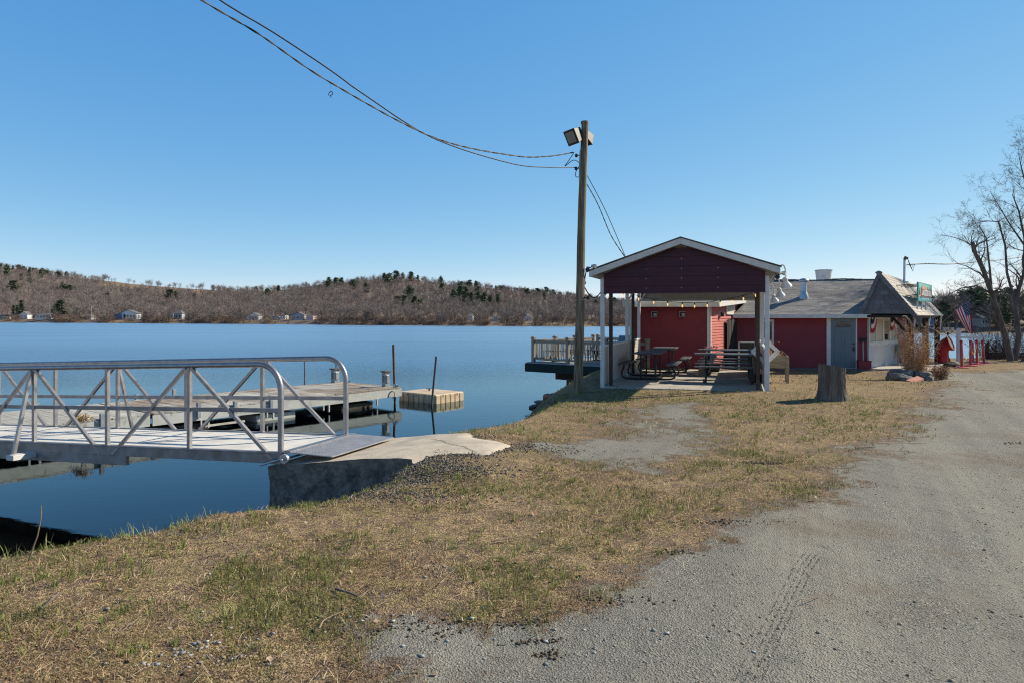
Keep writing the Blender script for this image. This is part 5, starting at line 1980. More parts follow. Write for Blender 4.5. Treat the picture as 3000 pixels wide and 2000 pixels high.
# plank gate in the inner corner
ga, gb = FR + SD * 2.12 + SN * .10, FR + SD * 3.5 + SN * .16
gt = thing('plank_gate', 'narrow blackened plank gate standing in the inner corner of the red walls', 'gate', lerp(ga, gb, .5) + UP * BZ)
mb = MB()
for k in range(7):
    a, b = lerp(ga, gb, k / 7), lerp(ga, gb, (k + .93) / 7)
    panel(mb, a, b, BZ, 1.66 + .03 * math.sin(k * 2.3), SN, 0, .03 + .012 * (k % 2))
mb.build('planks', M['beam'], gt, bevel=.003)
MB().box(lerp(ga, gb, .55) + SN * .06 + UP * .9, (.05, .03, .16), (SD, SN, UP)).build('latch', M['pipe'], gt)
# wall lamps
def wall_lamp(c, n, lb):
    t = thing('wall_light', lb, 'wall light', c, 'black lights on the red wing')
    s = UP.cross(n).normalized(); ax = (s, n, UP)
    MB().box(c + n * .03, (.2, .05, .2), ax).build('back_plate', M['cream'], t, bevel=.006)
    MB().hexa([c + n * .05 + s * x * .09 + UP * y * .09 for x, y in ((-1, -1), (1, -1), (1, 1), (-1, 1))] + [c + n * .16 + s * x * .075 + UP * (y * .07 - .015) for x, y in ((-1, -1), (1, -1), (1, 1), (-1, 1))]).build('housing', M['black'], t, bevel=.006)
    MB().box(c + n * .165 - UP * .015, (.11, .01, .09), ax).build('lens', M['lens'], t)
for px, lb in ((1916, 'black box light on the red wing wall, left of two under the string lights'), (1998, 'black box light on the red wing wall, right of two under the string lights')):
    p_ = on_line(px, FL, FR); p_.z = CZ + (HZ - 921) / F * p_.y
    wall_lamp(p_ + AN * .015, AN, lb)
p_ = on_line(2107, FR, SE); p_.z = CZ + (HZ - 921) / F * p_.y
wall_lamp(p_ + SN * .015, SN, 'black box light on the sunlit side wall of the red wing')
# red step box and broom
p_, q_ = on_line(2509, P0, P1), on_line(2545, P0, P1)
bx = thing('wooden_box', 'small dark red wooden box at the foot of the red wall right of the door', 'box', lerp(p_, q_, .5) + BN * .25 + UP * BZ)
mb = MB(); panel(mb, p_, q_, BZ + .02, BZ + .3, BN, .06, .4); mb.build('carcass', M['red'], bx, bevel=.006)
mb = MB(); panel(mb, p_ - BA * .02, q_ + BA * .02, BZ + .3, BZ + .33, BN, .05, .42); mb.build('lid', M['red'], bx, bevel=.006)
b_ = on_line(2527, P0, P1) + BN * .1
br = thing('broom', 'broom with pale handle standing upside down against the red wall by the door', 'broom', b_ + UP * (BZ + .33))
MB().tube([b_ + UP * (BZ + .33), b_ + UP * .86 - BN * .04], .014, 6).build('broom_handle', M['cream'], br)
MB().hexa([b_ - BN * .04 + BA * x * .09 + BN * y * .03 + UP * .84 for x, y in ((-1, -1), (1, -1), (1, 1), (-1, 1))] + [b_ - BN * .04 + BA * x * .12 + BN * y * .03 + UP * .98 for x, y in ((-1, -1), (1, -1), (1, 1), (-1, 1))]).build('bristles', M['beam'], br)

# porch side: windows over white boarded half wall
WT = 1.9
mb = MB(); panel(mb, P1 + PD * .01, P2, -.35, .66, PN, 0, .02)
n = 46
for k in range(n):
    a = lerp(P1, P2, (k + .15) / n)
    panel(mb, a, a + PD * .045, BZ, .655, PN, .02, .035)
mb.build('boarded_half_wall', M['white'], bl)
mb = MB()
panel(mb, P1 + PD * .14, P2, .665, .82, PN, 0, .05)
panel(mb, P1 + PD * .14, P2, 1.68, WT, PN, 0, .05)
for f in (.24, .47, .49, .72, .97):
    a = lerp(P1, P2, f)
    panel(mb, a, a + PD * .1, .82, 1.68, PN, 0, .045)
panel(mb, lerp(P1, P2, .47), lerp(P1, P2, .47) + PD * .05, BZ, .66, PN, .036, .045)
win = mb.build('window_frame', M['cream'], bl, bevel=.003)
mb = MB(); panel(mb, P1 + PD * .14, P2, .82, 1.68, PN, .003, .008); mb.build('pane', M['beige_in'], win)
mb = MB()
a, b = lerp(P1, P2, .53), lerp(P1, P2, .70)
panel(mb, a, b, 1.1, 1.6, PN, .012, .02); mb.build('blind', M['planter'], win)
mb = MB(); panel(mb, a + PD * .1, b - PD * .05, .86, 1.08, PN, .012, .02); mb.build('dark_pane', M['glass'], win)
mb = MB(); clap(mb, P2 + PD * .02, P3, BZ, 1.9, PN); mb.build('porch_red_wall', M['red'], bl, fix=False)

# porch roof
pr = bl
AP = V((13.54, 25.2, 3.46)); PLEN = 7.4
BR = V((14.47, 24.46, 1.87)); BLf = V((13.03, 25.6, 1.885))
far = E2 * PLEN
APf = AP + far - UP * .16
mb = MB()
th_ = UP * .08
mb.add([BLf, BR, AP, BLf + far, BR + far, APf, BLf - th_, BR - th_, BLf + far - th_, BR + far - th_],
       [(2, 1, 4, 5), (0, 2, 5, 3), (6, 8, 9, 7), (1, 7, 9, 4), (0, 3, 8, 6), (3, 5, 4, 9, 8)])
shing(mb, BR + E1 * .05 - UP * .05, BR + far + E1 * .05 - UP * .05, AP, APf, .17, .34, .016, 8)
shing(mb, BLf + far, BLf, APf, AP, .17, .34, .016, 9)
porch = mb.build('porch_roof', M['wood_shingle'], bl, fix=False)
mb = MB()
g0, g1, g2 = BLf + E2 * .06 + E1 * .05, BR + E2 * .06 - E1 * .06, AP + E2 * .06 - UP * .1
mb.prism([g0, g1, g2], E2 * .05)
# shingled gable: courses clipped to the triangle
zc = 1.9; k = 0
while zc < 3.3:
    z2 = zc + .17
    def span(z):
        f = (z - 1.88) / (AP.z - 1.88)
        return lerp(BLf, AP, f), lerp(BR, AP, f)
    a0, a1 = span(zc); c0, c1 = span(min(z2, 3.4))
    off = E2 * .03
    wl = (a1 - a0).length
    x = -random.random() * .3
    while x < wl:
        w = random.uniform(.2, .36)
        u0, u1 = max(0, x) / wl, min(wl, x + w - .01) / wl
        x += w
        if u1 <= u0: continue
        bt = E2 * (-.012 * random.uniform(.6, 1.3))
        mb.add([lerp(a0, a1, u0) + off + bt, lerp(a0, a1, u1) + off + bt, lerp(c0, c1, u1) + off + E2 * .015, lerp(c0, c1, u0) + off + E2 * .015,
                lerp(a0, a1, u0) + off + E2 * .02, lerp(a0, a1, u1) + off + E2 * .02], [(0, 1, 2, 3), (4, 5, 1, 0)])
    zc = z2
mb.build('gable', M['shaded_shingle'], porch, fix=False)
mb = MB()
for s0, s1, sg in ((BLf - E1 * .04 - UP * .03, AP + UP * .02, 1), (BR + E1 * .05 - UP * .05, AP + UP * .02, -1)):
    d_ = (s1 - s0).normalized()
    inn = (E1 * sg * .13 - UP * .06)
    nseg = 12
    for k in range(nseg):
        a, b = lerp(s0, s1, k / nseg), lerp(s0, s1, (k + .97) / nseg)
        mb.prism([a, b, b + inn, a + inn], -E2 * .03)
mb.build('barge_shingles', M['shaded_shingle'], porch)
mb = MB()
mb.beam(BR - E1 * .12 + UP * -.1, BR - E1 * .12 + far - UP * .1, .1, .12)
mb.beam(BLf + UP * -.09 + E2 * .05, BR - UP * .09 - E1 * .05 + E2 * .05, .06, .1)
mb.build('porch_header', M['beam'], bl)
for i, (x, y) in enumerate(((15.02, 25.72), (16.9, 27.9), (18.5, 29.7))):
    g = gz(x, y)
    post = MB().box(V((x, y, (g - .2 + 1.82) / 2)), (.2, .2, 1.82 - g + .2), (E1, E2, UP)).build('porch_post', M['beam'], bl, bevel=.008)
    t = V((x, y, 1.1))
    if i < 2:
        MB().beam(t - E1 * .06, t - E1 * .62 + UP * .66, .09, .14, E2).build('brace', M['beam'], post, bevel=.006)
    MB().beam(t - E2 * .06, t - E2 * .5 + UP * .66, .09, .13, E1).build('brace', M['beam'], post, bevel=.006)
    MB().beam(t + E1 * .11 + UP * .3, t + E1 * .16 + UP * .74, .05, .09, E2).build('bracket', M['cream'], post)
tag(MB().hexa([xy(p, -.4) for p in (P1 + PN * .05 - PD * .1, P1 + PN * 1.75 - PD * .3, P1 + PN * 1.75 + PD * 6.4, P1 + PN * .05 + PD * 6.4)] +
              [xy(p, -.155) for p in (P1 + PN * .05 - PD * .1, P1 + PN * 1.75 - PD * .3, P1 + PN * 1.75 + PD * 6.4, P1 + PN * .05 + PD * 6.4)]).build('porch_walkway', M['slab'], bevel=.01), kind='structure')
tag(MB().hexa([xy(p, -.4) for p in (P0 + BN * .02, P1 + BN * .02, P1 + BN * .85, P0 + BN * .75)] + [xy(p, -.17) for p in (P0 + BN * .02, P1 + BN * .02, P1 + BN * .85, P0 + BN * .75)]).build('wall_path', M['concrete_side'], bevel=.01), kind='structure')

# bunting
def bunting(f, lb, sc=1.0, flip=False):
    c = lerp(P1, P2, f) + PN * .06 + UP * 1.93
    t = thing('bunting', lb, 'bunting', c, 'pleated fan buntings')
    n, m = 22, 9
    R = .62 * sc
    def P_(i, j):
        a = lerp(-math.radians(2), -math.radians(84), i / n) if flip else lerp(-math.radians(18), -math.radians(100), i / n)
        r = R * j / m
        pl_ = .02 * (1 if i % 2 else -1) * (j / m)
        return c + PD * r * math.cos(a) * (1 if not flip else 1) + UP * r * math.sin(a) * 1.15 + PN * (pl_ + .03)
    for nm, mk, j0, j1 in (('blue_band', 'flag_blue', 0, 2), ('star_band', 'flag_white', 2, 3), ('navy_band', 'flag_blue', 3, 5), ('white_band', 'flag_white', 5, 7), ('red_band', 'flag_red', 7, 9)):
        mb = MB()
        for i in range(n):
            for j in range(j0, j1):
                mb.quad(P_(i, j), P_(i + 1, j), P_(i + 1, j + 1), P_(i, j + 1))
        mb.build(nm, M[mk], t, fix=False)
bunting(.06, 'red white and navy pleated bunting nearest the white corner post', 1.1)
bunting(.74, 'red white and navy pleated bunting at the far end of the porch window', 1.0)

# sage green grill box on the walkway
c = lerp(P1, P2, .98) + PN * .32 + UP * -.155
gb_ = thing('green_cabinet', 'sage green metal cabinet on legs standing on the porch walkway', 'cabinet', c)
ax = (PD, PN, UP)
MB().box(c + UP * .58, (.75, .42, .34), ax).build('cabinet_body', M['sage'], gb_, bevel=.012)
MB().box(c + UP * .765, (.79, .46, .03), ax).build('lid', M['sage'], gb_, bevel=.006)
for x in (-1, 1):
    for y in (-1, 1):
        MB().box(c + PD * x * .32 + PN * y * .16 + UP * .21, (.05, .05, .42), ax).build('leg', M['galv'], gb_)

# sign on the porch eave
sn0, sn1 = V((15.0, 25.3, 0)), V((17.15, 27.98, 0))
SGD = (sn1 - sn0).normalized(); SGN = V((SGD.y, -SGD.x, 0)); SGL = (sn1 - sn0).length
sz0, sz1 = 2.355, 3.065
sg = thing('roof_sign', 'green edged painted lake scene sign standing on the porch roof edge', 'sign', sn0 + UP * sz0)
mb = MB(); panel(mb, sn0, sn1, sz0, sz1, SGN, 0, .05); board = mb.build('sign_board', M['sign_edge'], sg, bevel=.006)
SP = lambda u, h, o=.0: sn0 + SGD * u * SGL + UP * lerp(sz0, sz1, h) + SGN * (.05 + o)
def plate_(name, mk, P, o, parent=board):
    return MB().prism([SP(u, h, o) for u, h in P], SGN * .003).build(name, M[mk], parent)
plate_('painted_sky', 'sign_teal', [(.025, .24), (.975, .24), (.975, .95), (.025, .95)], .001)
plate_('painted_water', 'sign_water', [(.025, .05), (.975, .05), (.975, .24), (.025, .24)], .001)
plate_('painted_sunset', 'sign_orange', [(.2 + .22 * (1 - math.cos(math.pi * k / 14)), .5 + .33 * math.sin(math.pi * k / 14)) for k in range(15)], .006)
plate_('painted_bank', 'sign_dark', [(.1, .2), (.95, .2), (.95, .3), (.6, .26), (.3, .3), (.1, .27)], .0105)
plate_('painted_band', 'sign_dark', [(.17, .3), (.965, .3), (.965, .66), (.17, .66)], .0155)
plate_('painted_shore', 'sign_orange', [(.06, .27), (.2, .27), (.2, .6), (.12, .57), (.06, .6)], .0045)
mb = MB()
for u, h, w in ((.08, .68, .05), (.19, .76, .05), (.235, .7, .04), (.64, .8, .06), (.72, .72, .05), (.80, .7, .05), (.9, .8, .05), (.95, .7, .04)):
    mb = MB()
    for kk in range(3):
        mb.prism([SP(u - w * (.8 - .2 * kk), .34 + .15 * kk, .0135), SP(u + w * (.8 - .2 * kk), .34 + .15 * kk, .0135), SP(u, lerp(.55, h, kk / 2 + .0) + .03, .0135)], SGN * (.003 + .0004 * kk))
    mb.build('painted_pine', M['sign_dark'], board)


def lettering(txt, u0, u1, h0, h1, mk, parent, o):
    cu = bpy.data.curves.new('lettering', 'FONT')
    cu.body = txt
    cu.extrude = .004
    cu.offset = .012
    ob = bpy.data.objects.new('lettering_tmp', cu)
    COL.objects.link(ob)
    dg_ = bpy.context.evaluated_depsgraph_get()
    me = bpy.data.meshes.new_from_object(ob.evaluated_get(dg_))
    bpy.data.objects.remove(ob); bpy.data.curves.remove(cu)
    vx = [v.co.x for v in me.vertices]; vy = [v.co.y for v in me.vertices]
    x0, x1, y0, y1 = min(vx), max(vx), min(vy), max(vy)
    off = root_loc(parent)
    for v in me.vertices:
        u = u0 + (u1 - u0) * (v.co.x - x0) / (x1 - x0); h = h0 + (h1 - h0) * (v.co.y - y0) / (y1 - y0)
        z = v.co.z
        v.co = SP(u, h, o + .5 * (z + .004)) - off
    me.materials.clear(); me.materials.append(M[mk])
    ob = bpy.data.objects.new('lettering', me)
    COL.objects.link(ob)
    ob.parent = parent
    return ob


lettering('LAKESIDE GRILL', .2, .94, .32, .64, 'sign_text', board, .019)
mb = MB()
for k in range(5):
    u = .27 + .135 * k
    for (a, b, c_, d_) in ((0, .1, .13, .16), (.02, .08, .175, .2), (.0, .035, .10, .2)):
        mb.prism([SP(u + a, c_, .008), SP(u + b, c_, .008), SP(u + b, d_, .008), SP(u + a, d_, .008)], SGN * .003)
mb.build('small_marks', M['sign_small'], board)
for u in (.06, .36, .66):
    a = sn0 + SGD * u * SGL
    for zt_, bk in ((sz1 - .08, .75), (sz0 + .25, .42)):
        MB().beam(a + UP * zt_, a - SGN * bk + UP * (2.02 + bk * 1.25), .032, .032).build('stay', M['beam'], sg)
    MB().beam(a + UP * (sz0 + .1), a - SGN * .02 + UP * 1.92, .05, .05).build('foot', M['galv'], sg)

# service mast and line
ms = W(2648, 835, 28.6); mt = W(2650, 757, 28.6)
mast = thing('service_mast', 'grey electric service mast rising behind the porch roof', 'mast', ms - UP * .3)
MB().tube([ms - UP * .6, mt - UP * .06], .045, 10).build('mast_pipe', M['galv'], mast, smooth=True)
MB().tube([mt - UP * .06, mt + V((.02, -.03, .03)), mt + V((.11, -.05, -.02))], [.06, .075, .05], 10).build('weatherhead', M['rust'], mast, smooth=True)
MB().box(ms + V((0, -.05, .12)), (.3, .05, .05)).build('clamp', M['galv'], mast)
for k in range(3):
    MB().tube([mt + V((.1, -.05, -.02)), mt + V((.2 + .06 * k, -.05, -.35 - .1 * k)), mt + V((.3 + .05 * k, -.04, -.25))], .01, 5).build('drip_loop', M['wire'], mast)
cable([mt + V((.1, 0, -.28)), W(2669, 775, 28.8), W(2720, 773, 29.8), W(2784, 774, 31), W(2880, 766, 33), W(3000, 752, 36), W(3300, 700, 44)], 'sagging service cable from the mast to the far right', .024)

# ------------------------------------------------------------------ lakeside deck
ld = thing('lakeside_deck', 'raised lakeside deck with tan railings and dark green edge behind the wooden pole', 'deck', DC + UP * -.3)
LE1, LE2 = 4.2, 5.2
DP = lambda a, b, z=0: xy(DC + E1 * a + E2 * b, z)
mb = MB()
t = -.2
while t < LE2:
    mb.hexa([DP(-.2, t, -.04), DP(LE1, t, -.04), DP(LE1, t + .135, -.04), DP(-.2, t + .135, -.04), DP(-.2, t, 0), DP(LE1, t, 0), DP(LE1, t + .135, 0), DP(-.2, t + .135, 0)])
    t += .142
mb.build('deck_boards', M['deck_grey'], ld)
MB().beam(DP(-.25, -.22, -.2), DP(LE1, -.22, -.2), .045, .33).build('edge_board', M['green'], ld, bevel=.006)
MB().beam(DP(-.22, -.198, -.2), DP(-.22, LE2, -.2), .045, .33).build('edge_board', M['green'], ld, bevel=.006)
for t in (.4, 1.6, 2.8, 4.0):
    MB().beam(DP(-.1, t, -.26), DP(LE1, t, -.26), .07, .2).build('joist', M['beam'], ld)
MB().box(DP(2.3, .9, -.52), (3.4, .5, .34), (E1, E2, UP)).build('bearer', M['beam'], ld)
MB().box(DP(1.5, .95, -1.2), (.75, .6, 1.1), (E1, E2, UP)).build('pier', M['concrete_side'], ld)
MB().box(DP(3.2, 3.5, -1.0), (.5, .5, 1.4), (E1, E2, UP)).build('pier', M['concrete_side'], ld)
def rail_post(a, b):
    o_ = MB().box(DP(a, b, .47), (.13, .13, .94), (E1, E2, UP)).build('rail_post', M['rail'], ld, bevel=.006)
    MB().box(DP(a, b, .955), (.18, .18, .03), (E1, E2, UP)).hexa([DP(a, b, .97) + E1 * x * .08 + E2 * y * .08 for x, y in ((-1, -1), (1, -1), (1, 1), (-1, 1))] + [DP(a, b, 1.0) + E1 * x * .03 + E2 * y * .03 for x, y in ((-1, -1), (1, -1), (1, 1), (-1, 1))]).build('cap', M['rail'], o_)
def rail_bay(p_, q_):
    mb = MB()
    d_ = (q_ - p_); L = d_.length; d_.normalize()
    mb.beam(p_ + UP * .86, q_ + UP * .86, .09, .035).beam(p_ + UP * .79, q_ + UP * .79, .035, .09).beam(p_ + UP * .12, q_ + UP * .12, .04, .07)
    n = int(L / .115)
    for k in range(1, n):
        c = lerp(p_, q_, k / n)
        mb.beam(c + UP * .14, c + UP * .76, .032, .032, d_)
    mb.build('railing', M['rail'], ld)
fa_ = [0, 1.62, 3.3]
for a in fa_: rail_post(a, 0)
for b in (1.5, 3.0, 4.5): rail_post(0, b)
for a0, a1 in ((0, 1.62), (1.62, 3.3), (3.3, 4.2)): rail_bay(DP(a0 + .06, 0), DP(a1 - .06, 0))
for b0_, b1_ in ((0, 1.5), (1.5, 3.0), (3.0, 4.5)): rail_bay(DP(0, b0_ + .06), DP(0, b1_ - .06))
rail_bay(DP(.06, 4.9), DP(1.6, 4.9)); rail_bay(DP(1.72, 4.9), DP(3.4, 4.9)); rail_post(1.66, 4.9); rail_post(3.46, 4.9); rail_post(0, 4.9)
p_ = W(1896.5, 1026, 23.35); 
o_ = MB().box(xy(p_, .42), (.145, .145, 1.14)).build('rail_post', M['rail'], ld, bevel=.006)
MB().box(xy(p_, 1.0), (.19, .19, .04)).build('cap', M['rail'], o_, bevel=.008)
MB().beam(xy(p_ - V((.08, 0, 0)), .85), xy(p_ - V((.6, 0, 0)), .85), .05, .1).build('railing', M['rail'], ld)
c = DP(2.6, 3.6, 0)
ct = thing('covered_bench', 'blue grey covered bench on the deck seen between the pavilion posts', 'bench', c)
MB().hexa([c + E1 * x * .75 + E2 * y * .3 + UP * .2 for x, y in ((-1, -1), (1, -1), (1, 1), (-1, 1))] + [c + E1 * x * .7 + E2 * y * .2 + UP * 1.0 for x, y in ((-1, -1), (1, -1), (1, 1), (-1, 1))]).build('cover', M['tarp'], ct, bevel=.04)
for x in (-1, 1):
    MB().box(c + E1 * x * .6 + UP * .12, (.08, .4, .24), (E1, E2, UP)).build('leg', M['black'], ct)
# stones on the bank below the deck
for k, (px, py, d, s, mk, lb) in enumerate(((1606, 1152, 25.6, (.22, .2, .16), 'brick', 'orange brown boulder at the water below the deck pier'), (1622, 1158, 24.8, (.2, .16, .11), 'stone', 'grey stone beside the orange brown boulder under the deck'),
                                            (1568, 1190, 22.8, (.4, .2, .07), 'dark_wet', 'dark wet rock at the waters edge left of the wooden pole'), (1590, 1182, 23.4, (.3, .2, .09), 'stone', 'dark grey rock just right of the wet rock at the waters edge'))):
    p_ = W(px, py, d)
    solo(rock(V((p_.x, p_.y, max(WZ + .03, gz(p_.x, p_.y) + .02))), s, 40 + k), 'shore_rock', M[mk], lb, 'rock', 'rocks under the deck', smooth='all')

# ------------------------------------------------------------------ things on the turf and the drive
# stump
sc = V((6.63, 14.15, gz(6.63, 14.15)))
st = thing('tree_stump', 'tall grey barked tree stump with flared root on the grass', 'tree stump', sc)
mb = MB(); n, m = 120, 26; H_ = .70
vs = []; fs = []
for i in range(m + 1):
    f = i / m
    for j in range(n):
        a = 2 * math.pi * j / n
        r = .245 + .03 * (1 - f) ** 2
        r += .12 * math.exp(-f * 9) * (1 + .5 * math.sin(a * 5 + 1))
        r += .3 * math.exp(-f * 10) * max(0, math.cos(a + .35)) ** 14
        rid = abs(math.sin(a * 15 + 1.4 * math.sin(f * 5 + a * 2) + .8 * math.sin(f * 13 + a * 5)))
        r += .026 * rid - .012 + .012 * (float(vnoise(np.array(a * 8), np.array(f * 14), 3)) - .5)
        tilt = -.045 * math.cos(a) * (r / .25) if i == m else -.045 * math.cos(a) * f
        vs.append(sc + V((r * math.cos(a), r * math.sin(a), -.1 + (H_ + .1) * f + tilt)))
for i in range(m):
    for j in range(n):
        fs.append((i * n + j, i * n + (j + 1) % n, (i + 1) * n + (j + 1) % n, (i + 1) * n + j))
mb.add(vs, fs).build('bark', M['bark'], st, smooth='all')
topv = [v + UP * .002 for v in vs[-n:]]
MB().add(topv, [list(range(n))]).build('cut_face', M['cutwood'], st)

# ornamental grass with ring of stones
gcx, gcy = 12.45, 21.1
gzv = gz(gcx, gcy)
np_solo('ornamental_grass', stalks((gcx, gcy, gzv), 210, .24, .8, 1.95, 11, .24, 7, .0055, ((.42, .23, .11), (.33, .17, .085), (.6, .42, .25), (.45, .29, .17))), (gcx, gcy, gzv), 'tall rust and straw coloured dry ornamental grass clump by the porch', 'grass clump')
pv_ = [V((gcx - .05, gcy - .05, gzv + .7)), W(2676, 962, 21), W(2665, 945, 20.9), W(2655, 930, 20.8), W(2648, 925.5, 20.75)]
mb = MB().tube(pv_, .006, 5)
mb.tube([W(2676, 956, 21), W(2664, 937, 20.9), W(2654, 927, 20.8), W(2647, 926, 20.75), W(2643, 929, 20.7)], [.004, .011, .014, .011, .003], 6)
solo(mb, 'grass_plume', M['slats'], 'single pale arching plume above the dry ornamental grass', 'plume', smooth=True)
bx_, by_ = 13.3, 21.2
np_solo('dead_shrub', stalks((bx_, by_, gz(bx_, by_)), 130, .16, .25, .6, 12, .55, 2, .004, ((.25, .13, .08), (.3, .17, .11), (.2, .11, .08))), (bx_, by_, gz(bx_, by_)), 'low dark reddish dead shrub right of the ornamental grass', 'shrub')
for k, (px, py, d, s, lb) in enumerate(((2636, 1092, 20.9, (.34, .3, .26), 'large dark rounded stone, leftmost under the ornamental grass'), (2642, 1103, 20.3, (.3, .26, .17), 'low mossy stone in front of the leftmost large stone'),
                                        (2694, 1093, 20.8, (.46, .3, .22), 'long pale topped stone right of the ornamental grass foot'), (2662, 1094, 21.1, (.25, .22, .2), 'pale stone wedged between the large stones by the grass'),
                                        (2712, 1099, 20.5, (.18, .18, .13), 'small rounded stone at the right end of the stone ring'), (2650, 1106, 20.1, (.14, .12, .1), 'smallest dark stone at the front of the stone ring'))):
    p_ = W(px, py, d)
    solo(rock(V((p_.x, p_.y, gz(p_.x, p_.y) + s[2] * .45)), s, 60 + k, 4, .5), 'ring_stone', M['stone'], lb, 'stone', 'stones round the ornamental grass', smooth='all')
cs_ = [W(2653, 1112, 19.7), W(2672, 1118, 19.45), W(2706, 1107, 20.0), W(2688, 1099, 20.3)]
mb = MB().hexa([p - UP * .09 + V((.02, .02, 0)) for p in cs_] + cs_)
solo(mb, 'brick_slab', M['brick'], 'pale red brick slab tilted on the grass before the stone ring', 'brick', bevel=.015)
for px, py, d, s, mk, lb in ((2782, 1073, 27.3, (.22, .14, .11), 'dark_wet', 'dark stone on the gravel in front of the red cowl'), (2798, 1068, 27.6, (.22, .17, .15), 'tanrock', 'tan stone on the gravel beside the white post'), (2738, 1082, 24.6, (.3, .15, .03), 'brick', 'flat reddish paving stone half sunk in the gravel')):
    p_ = W(px, py, d)
    solo(rock(V((p_.x, p_.y, gz(p_.x, p_.y) + s[2] * .4)), s, int(px)), 'stone', M[mk], lb, 'stone', smooth='all')

# red ventilation cowl
c = W(2761.5, 1062, 28.6); c.z = gz(c.x, c.y)
cw = thing('ventilator_cowl', 'big red ship style ventilator cowl standing on the gravel', 'ventilator', c)
hd = unit(V((.7, -.71, 0)))
pts = [c, c + UP * .25, c + UP * .53]; rs = [.205, .205, .21]
Rb = .33
for k in range(1, 13):
    a = math.radians(72) * k / 12
    pts.append(c + UP * (.53 + Rb * math.sin(a)) + hd * Rb * (1 - math.cos(a)))
    rs.append(.21 + .085 * k / 12)
e_ = unit(pts[-1] - pts[-2])
pts.append(pts[-1] + e_ * .08); rs.append(.315)
MB().tube(pts, rs, 28, cap=False).build('cowl_body', M['cowl'], cw, smooth='all')
a_, b_ = frame(e_)
MB().tube([pts[-1] + a_ * .31 * math.cos(q) + b_ * .31 * math.sin(q) for q in np.linspace(0, 2 * math.pi, 33)], .016, 6, cap=False).build('rim', M['cowl'], cw, smooth='all')
MB().tube([pts[-1] - e_ * .03, pts[-1] - e_ * .025], .3, 28).build('mouth_shade', M['pipe'], cw)  # dark disc painted in for the shade inside the open cowl
MB().lathe([(.3, 0), (.3, .05), (.22, .06)], c, 24).build('base_plate', M['dark_wet'], cw)

# triple lantern post
c = W(2777, 1055, 30.2); c.z = gz(c.x, c.y)
lp = thing('lantern_post', 'black post with three small lanterns behind the red cowl', 'lamp post', c)
MB().lathe([(.09, 0), (.09, .12), (.05, .18), (.035, .3), (.028, 1.22), (.04, 1.25), (.02, 1.3)], c, 12).build('post', M['black'], lp, smooth=True)
MB().tube([c + V((-.17, 0, 1.3)), c + V((-.1, 0, 1.22)), c + V((0, 0, 1.2)), c + V((.1, 0, 1.22)), c + V((.2, 0, 1.3))], .014, 6).build('arm', M['black'], lp)
for dx, dz in ((-.165, 1.32), (-.01, 1.34), (.2, 1.32)):
    q_ = c + V((dx, 0, dz))
    ln = MB().lathe([(.04, 0), (.05, .02), (.075, .18), (.045, .19)], q_, 6).build('lantern_glass', M['frosted'], lp)
    MB().lathe([(.1, .18), (.085, .21), (.03, .28), (.012, .3), (.012, .34)], q_, 6).build('lantern_cap', M['black'], ln)
    MB().lathe([(.05, -.02), (.055, .01), (.03, .012)], q_, 6).build('lantern_base', M['black'], ln)

# white post with arm
c = W(2808, 1058, 30.3); c.z = gz(c.x, c.y)
wp = thing('white_post', 'white wooden sign post with empty horizontal arm beyond the red cowl', 'post', c)
MB().box(c + UP * .65, (.135, .135, 1.3)).build('shaft', M['white'], wp, bevel=.008)
MB().box(c + UP * 1.31, (.16, .16, .03)).hexa([c + UP * 1.325 + V((x * .05, y * .05, 0)) for x, y in ((-1, -1), (1, -1), (1, 1), (-1, 1))] + [c + UP * 1.39 + V((x * .07, y * .07, 0)) for x, y in ((-1, -1), (1, -1), (1, 1), (-1, 1))]).add([c + UP * 1.39 + V((x * .07, y * .07, 0)) for x, y in ((-1, -1), (1, -1), (1, 1), (-1, 1))] + [c + UP * 1.5], [(0, 1, 4), (1, 2, 4), (2, 3, 4), (3, 0, 4)]).build('finial', M['white'], wp)
MB().beam(c + V((-.13, -.02, 1.07)), c + V((.98, -.12, 1.05)), .07, .085).build('arm', M['white'], wp, bevel=.006)
for dx in (.35, .78):
    MB().tube([c + V((dx, -.07, 1.1)), c + V((dx, -.07, 1.13))], .02, 6).build('screw_eye', M['galv'], wp)

# stanchions with yellow chain
ST = [(2818, 1072, 993, 26.4, -2), (2844, 1066, 992, 27.4, -.6), (2862.5, 1061, 991, 28.4, -1), (2883, 1057, 992, 29.2, -5)]
tops = []
lbs = ['red stanchion nearest the camera with the yellow chain', 'second red stanchion back along the yellow chain', 'third red stanchion back along the yellow chain', 'leaning red stanchion at the far end of the yellow chain', 'red stanchion standing behind the second one without a chain']
ST.append((2850, 1055, 1000, 30.0, -1))
for k, (px, base, top_, d, lean_) in enumerate(ST):
    c = W(px, base, d); c.z = gz(c.x, c.y)
    h = (base - top_) / F * d
    t = thing('stanchion', lbs[k], 'stanchion', c, 'red stanchions')
    tp = c + V((lean_ / F * d, 0, h))
    MB().lathe([(.25, 0), (.25, .025), (.2, .04), (.06, .06)], c, 20).build('base', M['stanch'], t, smooth=True)
    MB().tube([c + UP * .04, tp - UP * .05], .05, 14).build('tube', M['stanch'], t, smooth=True)
    MB().tube([tp - UP * .06, tp - UP * .02, tp + UP * .015, tp + UP * .03], [.056, .056, .045, .02], 14).build('cap', M['cowl'], t, smooth=True)
    tops.append(tp - UP * .1)
